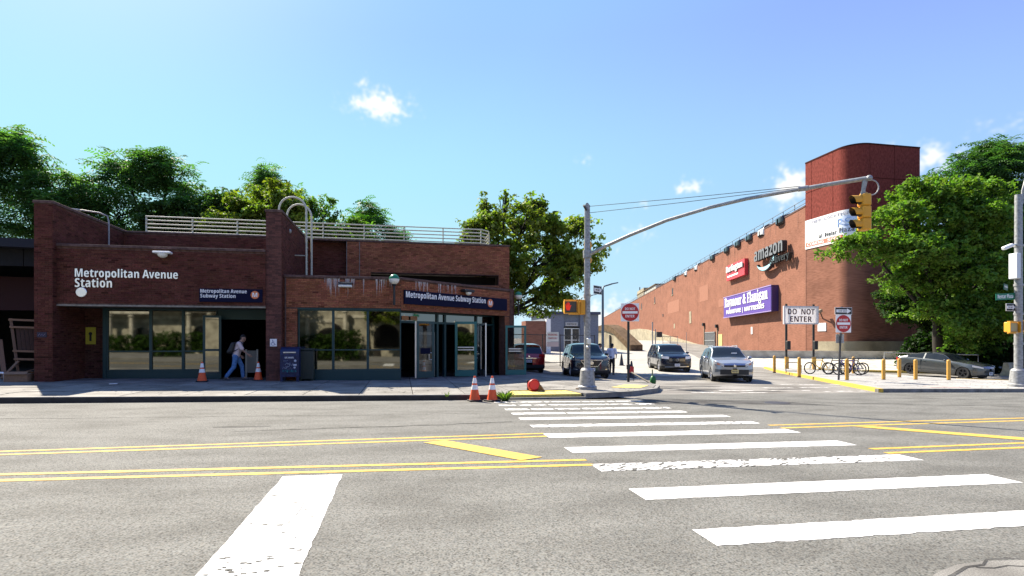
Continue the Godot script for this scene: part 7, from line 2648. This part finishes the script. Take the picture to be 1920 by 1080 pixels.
func bicycles() -> void:
	var make := func(called: String, label: String, m: Material, at: Vector3, turn: float, lean: float) -> void:
		var b := thing(called, label, "bicycle", at, turn, "bicycles on the pavement island")
		b.rotation.x = lean
		for x in [-0.52, 0.52]:
			var w := Node3D.new()
			w.name = named(b, "wheel")
			b.add_child(w, true)
			w.position = Vector3(x, 0.345, 0)
			var ring := []
			for k in 25:
				ring.append(Vector3(cos(TAU * k / 24.0), sin(TAU * k / 24.0), 0) * 0.32)
			var mb := MB.new()
			mb.tube(ring, 0.034, 7, false)
			put(w, "tyre", mb, mats.rubber)
			mb = MB.new()
			for k in 14:
				var a := TAU * k / 14.0
				mb.bar(Vector3.ZERO, Vector3(cos(a), sin(a), 0) * 0.31, 0.006, 0.006, Vector3.BACK)
			mb.tube([Vector3(0, 0, -0.05), Vector3(0, 0, 0.05)], 0.03, 8)
			put(w, "spokes", mb, mats.aluminium)
		var f := MB.new()
		var bb := Vector3(-0.08, 0.32, 0)
		var seat := Vector3(-0.22, 0.80, 0)
		var head := Vector3(0.36, 0.82, 0)
		var neck := Vector3(0.39, 0.68, 0)
		f.tube([bb, seat + Vector3(-0.03, 0.08, 0)], 0.028, 7)
		f.tube([seat, head], 0.027, 7)
		f.tube([bb, neck], 0.03, 7)
		f.tube([head + Vector3(-0.02, 0.05, 0), neck], 0.024, 7)
		for z in [-0.05, 0.05]:
			f.tube([Vector3(-0.52, 0.345, z), bb], 0.018, 6)
			f.tube([Vector3(-0.52, 0.345, z), seat], 0.017, 6)
		put(b, "frame", f, m)
		var k := MB.new()
		for z in [-0.045, 0.045]:
			k.tube([neck + Vector3(0, 0, z), Vector3(0.52, 0.345, z)], 0.014, 6)
		put(b, "fork", k, mats.steel_dark)
		k = MB.new()
		k.tube([head, Vector3(0.33, 0.98, 0)], 0.016, 6)
		k.tube([Vector3(0.25, 1.0, -0.3), Vector3(0.32, 0.98, -0.1), Vector3(0.33, 0.98, 0.1), Vector3(0.25, 1.0, 0.3)], 0.014, 6)
		put(b, "handlebar", k, mats.black)
		k = MB.new()
		k.ball(Vector3(-0.26, 0.92, 0), Vector3(0.14, 0.035, 0.07), 6, 12)
		put(b, "saddle", k, mats.black)
		k = MB.new()
		k.lathe(Transform3D(Basis(Vector3.RIGHT, Vector3.BACK, Vector3.DOWN), bb + Vector3(0, 0, 0.05)), [[0.09, 0.0], [0.09, 0.01], [0.0, 0.012]], 16)
		k.bar(bb + Vector3(0, 0, 0.08), bb + Vector3(0.1, -0.13, 0.08), 0.02, 0.02, Vector3.BACK)
		k.bar(bb + Vector3(0, 0, -0.08), bb + Vector3(-0.1, 0.13, -0.08), 0.02, 0.02, Vector3.BACK)
		k.box(bb + Vector3(0.1, -0.13, 0.12), Vector3(0.09, 0.02, 0.08))
		k.box(bb + Vector3(-0.1, 0.13, -0.12), Vector3(0.09, 0.02, 0.08))
		put(b, "crank", k, mats.steel_dark)
	var yellow := paint("bike_yellow", 0.72, 0.42, 0.03, 0.0, 0.3)
	var dark := paint("bike_dark", 0.02, 0.02, 0.03, 0.2, 0.3)
	var violet := paint("bike_violet", 0.12, 0.09, 0.25, 0.2, 0.3)
	make.call("bicycle", "bicycle with a yellow frame, front wheel toward the left bollard", yellow, gp(23.65, -27.9, 0.13), PI - 0.2, 0.08)
	make.call("bicycle", "dark bicycle in the middle of the row on the island", dark, gp(24.5, -27.5, 0.13), PI - 0.1, -0.06)
	make.call("bicycle", "black and violet bicycle beside the one-way sign post", violet, gp(24.75, -26.9, 0.13), PI - 0.45, 0.1)
	make.call("bicycle", "dark bicycle at the right end of the row behind a yellow bollard", dark, gp(25.6, -27.5, 0.13), PI - 0.2, -0.05)
	var r := thing("bicycle_rack", "thin dark hoop rack half hidden by the left bollard", "rack", gp(22.6, -28.9, 0.13), -0.2)
	var mb := MB.new()
	mb.tube([Vector3(-0.3, 0, 0), Vector3(-0.32, 0.45, 0), Vector3(-0.22, 0.62, 0), Vector3(0.5, 0.62, 0), Vector3(0.6, 0.45, 0), Vector3(0.58, 0, 0)], 0.024, 7)
	mb.tube([Vector3(-0.3, 0.12, 0), Vector3(0.58, 0.12, 0)], 0.02, 6)
	put(r, "hoop", mb, mats.steel_dark)


# one skin over a set of bones [a, b, radius a, radius b]: smooth union of tapered capsules, meshed with surface nets
func skin(bones: Array, cell: float, blend: float, mb: MB = null) -> MB:
	if mb == null:
		mb = MB.new()
	var lo := Vector3.INF
	var hi := -Vector3.INF
	for q in bones:
		var r := maxf(q[2], q[3]) + blend + cell * 2.0
		lo = lo.min(q[0].min(q[1]) - Vector3.ONE * r)
		hi = hi.max(q[0].max(q[1]) + Vector3.ONE * r)
	var nx := int((hi.x - lo.x) / cell) + 2
	var ny := int((hi.y - lo.y) / cell) + 2
	var nz := int((hi.z - lo.z) / cell) + 2
	var d := PackedFloat32Array()
	d.resize(nx * ny * nz)
	d.fill(1.0)
	for q in bones:
		var a: Vector3 = q[0]
		var b: Vector3 = q[1]
		var r := maxf(q[2], q[3]) + blend + cell * 2.0
		var p0 := ((a.min(b) - Vector3.ONE * r - lo) / cell).floor()
		var p1 := ((a.max(b) + Vector3.ONE * r - lo) / cell).ceil()
		var ab := b - a
		var l2 := maxf(ab.length_squared(), 1e-9)
		for z in range(maxi(int(p0.z), 0), mini(int(p1.z) + 1, nz)):
			for y in range(maxi(int(p0.y), 0), mini(int(p1.y) + 1, ny)):
				for x in range(maxi(int(p0.x), 0), mini(int(p1.x) + 1, nx)):
					var p := lo + Vector3(x, y, z) * cell
					var t := clampf((p - a).dot(ab) / l2, 0.0, 1.0)
					var e: float = p.distance_to(a + ab * t) - lerpf(q[2], q[3], t)
					var i := x + nx * (y + ny * z)
					var o := d[i]
					var h := maxf(blend - absf(o - e), 0.0) / blend
					d[i] = minf(o, e) - h * h * blend * 0.25
	var at := {}
	var nrm := {}
	for z in nz - 1:
		for y in ny - 1:
			for x in nx - 1:
				var i := x + nx * (y + ny * z)
				var inside := 0
				var c := [d[i], d[i + 1], d[i + nx], d[i + nx + 1], d[i + nx * ny], d[i + nx * ny + 1], d[i + nx * ny + nx], d[i + nx * ny + nx + 1]]
				for v in c:
					if v < 0.0:
						inside += 1
				if inside == 0 or inside == 8:
					continue
				var sum := Vector3.ZERO
				var n := 0
				for k in 8:
					for ax in 3:
						if k & (1 << ax):
							continue
						var m := k | (1 << ax)
						if (c[k] < 0.0) != (c[m] < 0.0):
							var w: float = c[k] / (c[k] - c[m])
							var p := Vector3(k & 1, (k >> 1) & 1, (k >> 2) & 1)
							p[ax] += w
							sum += p
							n += 1
				at[i] = lo + (Vector3(x, y, z) + sum / n) * cell
				nrm[i] = Vector3(c[1] + c[3] + c[5] + c[7] - c[0] - c[2] - c[4] - c[6], c[2] + c[3] + c[6] + c[7] - c[0] - c[1] - c[4] - c[5], c[4] + c[5] + c[6] + c[7] - c[0] - c[1] - c[2] - c[3]).normalized()
	var st := [1, nx, nx * ny]
	for z in range(1, nz - 1):
		for y in range(1, ny - 1):
			for x in range(1, nx - 1):
				var i := x + nx * (y + ny * z)
				for ax in 3:
					var j: int = i + st[ax]
					if (d[i] < 0.0) == (d[j] < 0.0):
						continue
					var u: int = st[(ax + 1) % 3]
					var v: int = st[(ax + 2) % 3]
					var ids := [i, i - u, i - u - v, i - v]
					if not (at.has(ids[0]) and at.has(ids[1]) and at.has(ids[2]) and at.has(ids[3])):
						continue
					if d[i] >= 0.0:
						ids.reverse()
					mb.smooth([at[ids[0]], at[ids[1]], at[ids[2]], at[ids[3]]], [nrm[ids[0]], nrm[ids[1]], nrm[ids[2]], nrm[ids[3]]])
	return mb


func hand(wrist: Vector3, toward: Vector3, palm: Vector3, thumb_side: float, mb: MB) -> void:
	var y := toward.normalized()
	var z := (palm - y * palm.dot(y)).normalized()
	var x := y.cross(z) * thumb_side
	var bones := []
	for k in 4:
		var o := wrist + y * 0.02 + x * (k - 1.5) * 0.017
		bones.append([wrist + x * (k - 1.5) * 0.011, o + y * 0.065, 0.017, 0.0125])
	for k in 4:
		var l: float = [0.068, 0.078, 0.073, 0.056][k]
		var a := wrist + y * 0.085 + x * (1.5 - k) * 0.0195
		var b := a + y * l * 0.5 + z * 0.012
		bones.append([a - y * 0.01, b, 0.0095, 0.0085])
		bones.append([b, b + y * l * 0.4 + z * 0.03, 0.0085, 0.0075])
	var t := wrist + y * 0.022 + x * 0.026
	bones.append([t, t + (x * 0.75 + y * 0.75).normalized() * 0.036 + z * 0.008, 0.013, 0.0105])
	bones.append([t + (x * 0.75 + y * 0.75).normalized() * 0.036 + z * 0.008, t + (x * 0.55 + y).normalized() * 0.066 + z * 0.02, 0.0105, 0.008])
	skin(bones, 0.005, 0.006, mb)


# joints in metres, facing +x, the right side toward +z
func person(label: String, at: Vector3, turn: float, j: Dictionary, look: Dictionary) -> Node3D:
	var t := thing("person", label, "person", at, turn)
	var body := [
		[j.hip, j.chest, 0.105, 0.115], [j.hip + Vector3(0, 0, 0.06), j.chest + Vector3(0, 0, 0.08), 0.085, 0.08], [j.hip - Vector3(0, 0, 0.06), j.chest - Vector3(0, 0, 0.08), 0.085, 0.08],
		[j.chest, j.neck, 0.1, 0.055], [j.neck, j.head, 0.052, 0.055], [j.chest, j.sr, 0.09, 0.06], [j.chest, j.sl, 0.09, 0.06],
		[j.sr, j.er, 0.05, 0.038], [j.er, j.wr, 0.037, 0.026], [j.sl, j.el, 0.05, 0.038], [j.el, j.wl, 0.037, 0.026],
		[j.hr, j.kr, 0.082, 0.054], [j.kr, j.ar, 0.052, 0.035], [j.hl, j.kl, 0.082, 0.054], [j.kl, j.al, 0.052, 0.035],
		[j.ar, j.tr, 0.034, 0.026], [j.al, j.tl, 0.034, 0.026],
	]
	var mb := skin(body, 0.02, 0.03)
	# head: skull, jaw, nose, ears
	var fw: Vector3 = j.look.normalized()
	var up := Vector3(-fw.y * fw.x, 1.0, 0.0).normalized()
	var side := fw.cross(up).normalized()
	var h: Vector3 = j.head
	skin([[h + up * 0.035 - fw * 0.012, h + up * 0.025 + fw * 0.02, 0.088, 0.08], [h - up * 0.03 + fw * 0.02, h - up * 0.085 + fw * 0.055, 0.062, 0.036], [h + up * 0.0 + fw * 0.085, h - up * 0.03 + fw * 0.112, 0.011, 0.014],
		[h + side * 0.078 - up * 0.005, h + side * 0.088 - up * 0.035 - fw * 0.004, 0.02, 0.014], [h - side * 0.078 - up * 0.005, h - side * 0.088 - up * 0.035 - fw * 0.004, 0.02, 0.014], [h - up * 0.068 + fw * 0.078 - side * 0.018, h - up * 0.068 + fw * 0.078 + side * 0.018, 0.011, 0.011], [h - up * 0.08, j.neck, 0.05, 0.055]], 0.009, 0.018, mb)
	hand(j.wr, (j.wr - j.er), Vector3(0.3, 0.2, -1), 1.0, mb)
	hand(j.wl, (j.wl - j.el), Vector3(0.3, 0.2, 1), -1.0, mb)
	put(t, "body", mb, mat("skin_%s" % look.skin, look.skin_c.r, look.skin_c.g, look.skin_c.b, 0.6))
	var eyes := MB.new()
	for sg in [-1.0, 1.0]:
		eyes.ball(h + fw * 0.088 + up * 0.012 + side * 0.032 * sg, Vector3.ONE * 0.012, 5, 8)
	put(t, "eyes", eyes, mats.black)
	var hair := skin([[h + up * 0.055 - fw * 0.015, h + up * 0.05 + fw * 0.02, 0.092, 0.075], [h + up * 0.02 - fw * 0.045, h - up * 0.05 - fw * 0.05, 0.07, 0.045]], 0.012, 0.02)
	put(t, "hair", hair, mat("hair_%s" % look.skin, look.hair.r, look.hair.g, look.hair.b, 0.7))
	var g := 0.016
	var er2: Vector3 = j.sr.lerp(j.er, 0.75)
	var el2: Vector3 = j.sl.lerp(j.el, 0.75)
	var shirt := skin([[j.hip + Vector3(0, -0.02, 0), j.chest, 0.118 + g, 0.125 + g], [j.hip + Vector3(0, -0.02, 0.06), j.chest + Vector3(0, 0, 0.08), 0.092 + g, 0.084 + g], [j.hip + Vector3(0, -0.02, -0.06), j.chest - Vector3(0, 0, 0.08), 0.092 + g, 0.084 + g], [j.chest, j.neck - Vector3(0, 0.05, 0), 0.1 + g, 0.062 + g], [j.chest, j.sr, 0.09 + g, 0.064 + g], [j.chest, j.sl, 0.09 + g, 0.064 + g], [j.sr, er2, 0.058 + g, 0.058 + g], [j.sl, el2, 0.058 + g, 0.058 + g]], 0.02, 0.03)
	put(t, "shirt", shirt, mat("cloth_%s" % look.skin, look.shirt.r, look.shirt.g, look.shirt.b, 0.9))
	var low: float = look.get("hem", 0.92)
	var jeans := skin([[j.hip + Vector3(0, 0.03, 0), j.hip - Vector3(0, 0.04, 0), 0.135, 0.13], [j.hr, j.kr, 0.1, 0.074], [j.kr, j.kr.lerp(j.ar, low), 0.073, 0.066], [j.hl, j.kl, 0.1, 0.074], [j.kl, j.kl.lerp(j.al, low), 0.073, 0.066]], 0.02, 0.025)
	put(t, "trousers", jeans, grime(mat("trousers_%s" % look.skin, look.legs.r, look.legs.g, look.legs.b, 0.9), tex.blotch, Vector3.ONE * 2.0))
	for q in [[j.ar, j.tr], [j.al, j.tl]]:
		var shoe := skin([[q[0] - Vector3(0.02, 0.05, 0), q[1], 0.045, 0.036], [q[0], q[0] - Vector3(0.02, 0.05, 0), 0.042, 0.045]], 0.012, 0.015)
		put(t, "shoe", shoe, mat("shoe_%s" % look.skin, look.shoe.r, look.shoe.g, look.shoe.b, 0.7))
	if look.has("pack"):
		var back: Vector3 = (j.chest + j.hip) / 2.0 + Vector3(-0.2, 0.09, 0.02)
		var tilt: Vector3 = (j.chest - j.hip).normalized()
		var pack := skin([[back - tilt * 0.12 + Vector3(0, 0, 0.07), back + tilt * 0.14 + Vector3(0.01, 0, 0.07), 0.1, 0.085], [back - tilt * 0.12 - Vector3(0, 0, 0.07), back + tilt * 0.14 - Vector3(-0.01, 0, 0.07), 0.1, 0.085], [back - tilt * 0.15 + Vector3(-0.05, 0, -0.05), back - tilt * 0.15 + Vector3(-0.05, 0, 0.05), 0.075, 0.075]], 0.02, 0.04)
		put(t, "backpack", pack, mats.black)
		for sg in [-1.0, 1.0]:
			var strap := MB.new()
			var s: Vector3 = j.chest + Vector3(0.02, 0.12, 0.11 * sg)
			strap.tube([back + tilt * 0.18 + Vector3(0.02, 0.02, 0.1 * sg), s + Vector3(-0.03, 0.035, 0), s + Vector3(0.09, 0.0, 0.01 * sg), s + Vector3(0.13, -0.16, 0.03 * sg), back - tilt * 0.13 + Vector3(0.1, 0, 0.16 * sg)], 0.018, 6)
			put(t, "strap", strap, mats.black)
	return t


func people() -> void:
	var walk := {"hip": Vector3(0, 0.95, 0), "chest": Vector3(0.10, 1.30, 0), "neck": Vector3(0.16, 1.45, 0), "head": Vector3(0.235, 1.575, 0.0), "look": Vector3(0.92, -0.4, 0.0), "sr": Vector3(0.10, 1.37, 0.19), "er": Vector3(0.23, 1.13, 0.25), "wr": Vector3(0.41, 0.97, 0.22),
		"sl": Vector3(0.12, 1.37, -0.19), "el": Vector3(0.02, 1.12, -0.25), "wl": Vector3(0.16, 0.92, -0.23), "hr": Vector3(-0.01, 0.91, 0.085), "kr": Vector3(-0.07, 0.51, 0.09), "ar": Vector3(-0.33, 0.14, 0.09), "tr": Vector3(-0.22, 0.045, 0.1),
		"hl": Vector3(0.02, 0.91, -0.085), "kl": Vector3(0.20, 0.53, -0.09), "al": Vector3(0.24, 0.115, -0.09), "tl": Vector3(0.40, 0.05, -0.09)}
	person("person in white shirt and blue jeans with black backpack walking into the left doorway", gp(-6.05, -22.35, 0.15), 0.25, walk, {"skin": "walker", "skin_c": Color(0.36, 0.21, 0.15), "hair": Color(0.012, 0.01, 0.01), "shirt": Color(0.62, 0.50, 0.48), "legs": Color(0.10, 0.24, 0.50), "shoe": Color(0.05, 0.05, 0.06), "pack": true})
	var stand := walk.duplicate()
	for q in [["chest", 0.03, 1.32, 0.0], ["neck", 0.05, 1.47, 0.0], ["head", 0.08, 1.60, 0.0], ["sr", 0.03, 1.4, 0.19], ["er", 0.05, 1.13, 0.25], ["wr", 0.2, 0.98, 0.2], ["sl", 0.03, 1.4, -0.19], ["el", 0.0, 1.12, -0.25], ["wl", 0.16, 0.95, -0.2], ["hr", 0, 0.91, 0.085], ["kr", 0.03, 0.51, 0.1], ["ar", -0.05, 0.11, 0.11], ["tr", 0.1, 0.045, 0.12], ["hl", 0, 0.91, -0.085], ["kl", 0.05, 0.51, -0.1], ["al", 0.02, 0.11, -0.11], ["tl", 0.17, 0.045, -0.12]]:
		stand[q[0]] = Vector3(q[1], q[2], q[3])
	stand.look = Vector3(0.95, -0.3, 0)
	person("person in pale shirt and dark trousers standing past the navy car", gp(11.5, -29.2), 0.9, stand, {"skin": "far", "skin_c": Color(0.28, 0.16, 0.11), "hair": Color(0.012, 0.01, 0.01), "shirt": Color(0.72, 0.70, 0.76), "legs": Color(0.05, 0.035, 0.03), "shoe": Color(0.05, 0.05, 0.06)})
	person("person in dark clothes leaning close behind the one in the pale shirt", gp(11.25, -30.6), -0.6, stand, {"skin": "other", "skin_c": Color(0.30, 0.17, 0.12), "hair": Color(0.015, 0.012, 0.01), "shirt": Color(0.34, 0.22, 0.20), "legs": Color(0.02, 0.02, 0.022), "shoe": Color(0.03, 0.03, 0.03)})
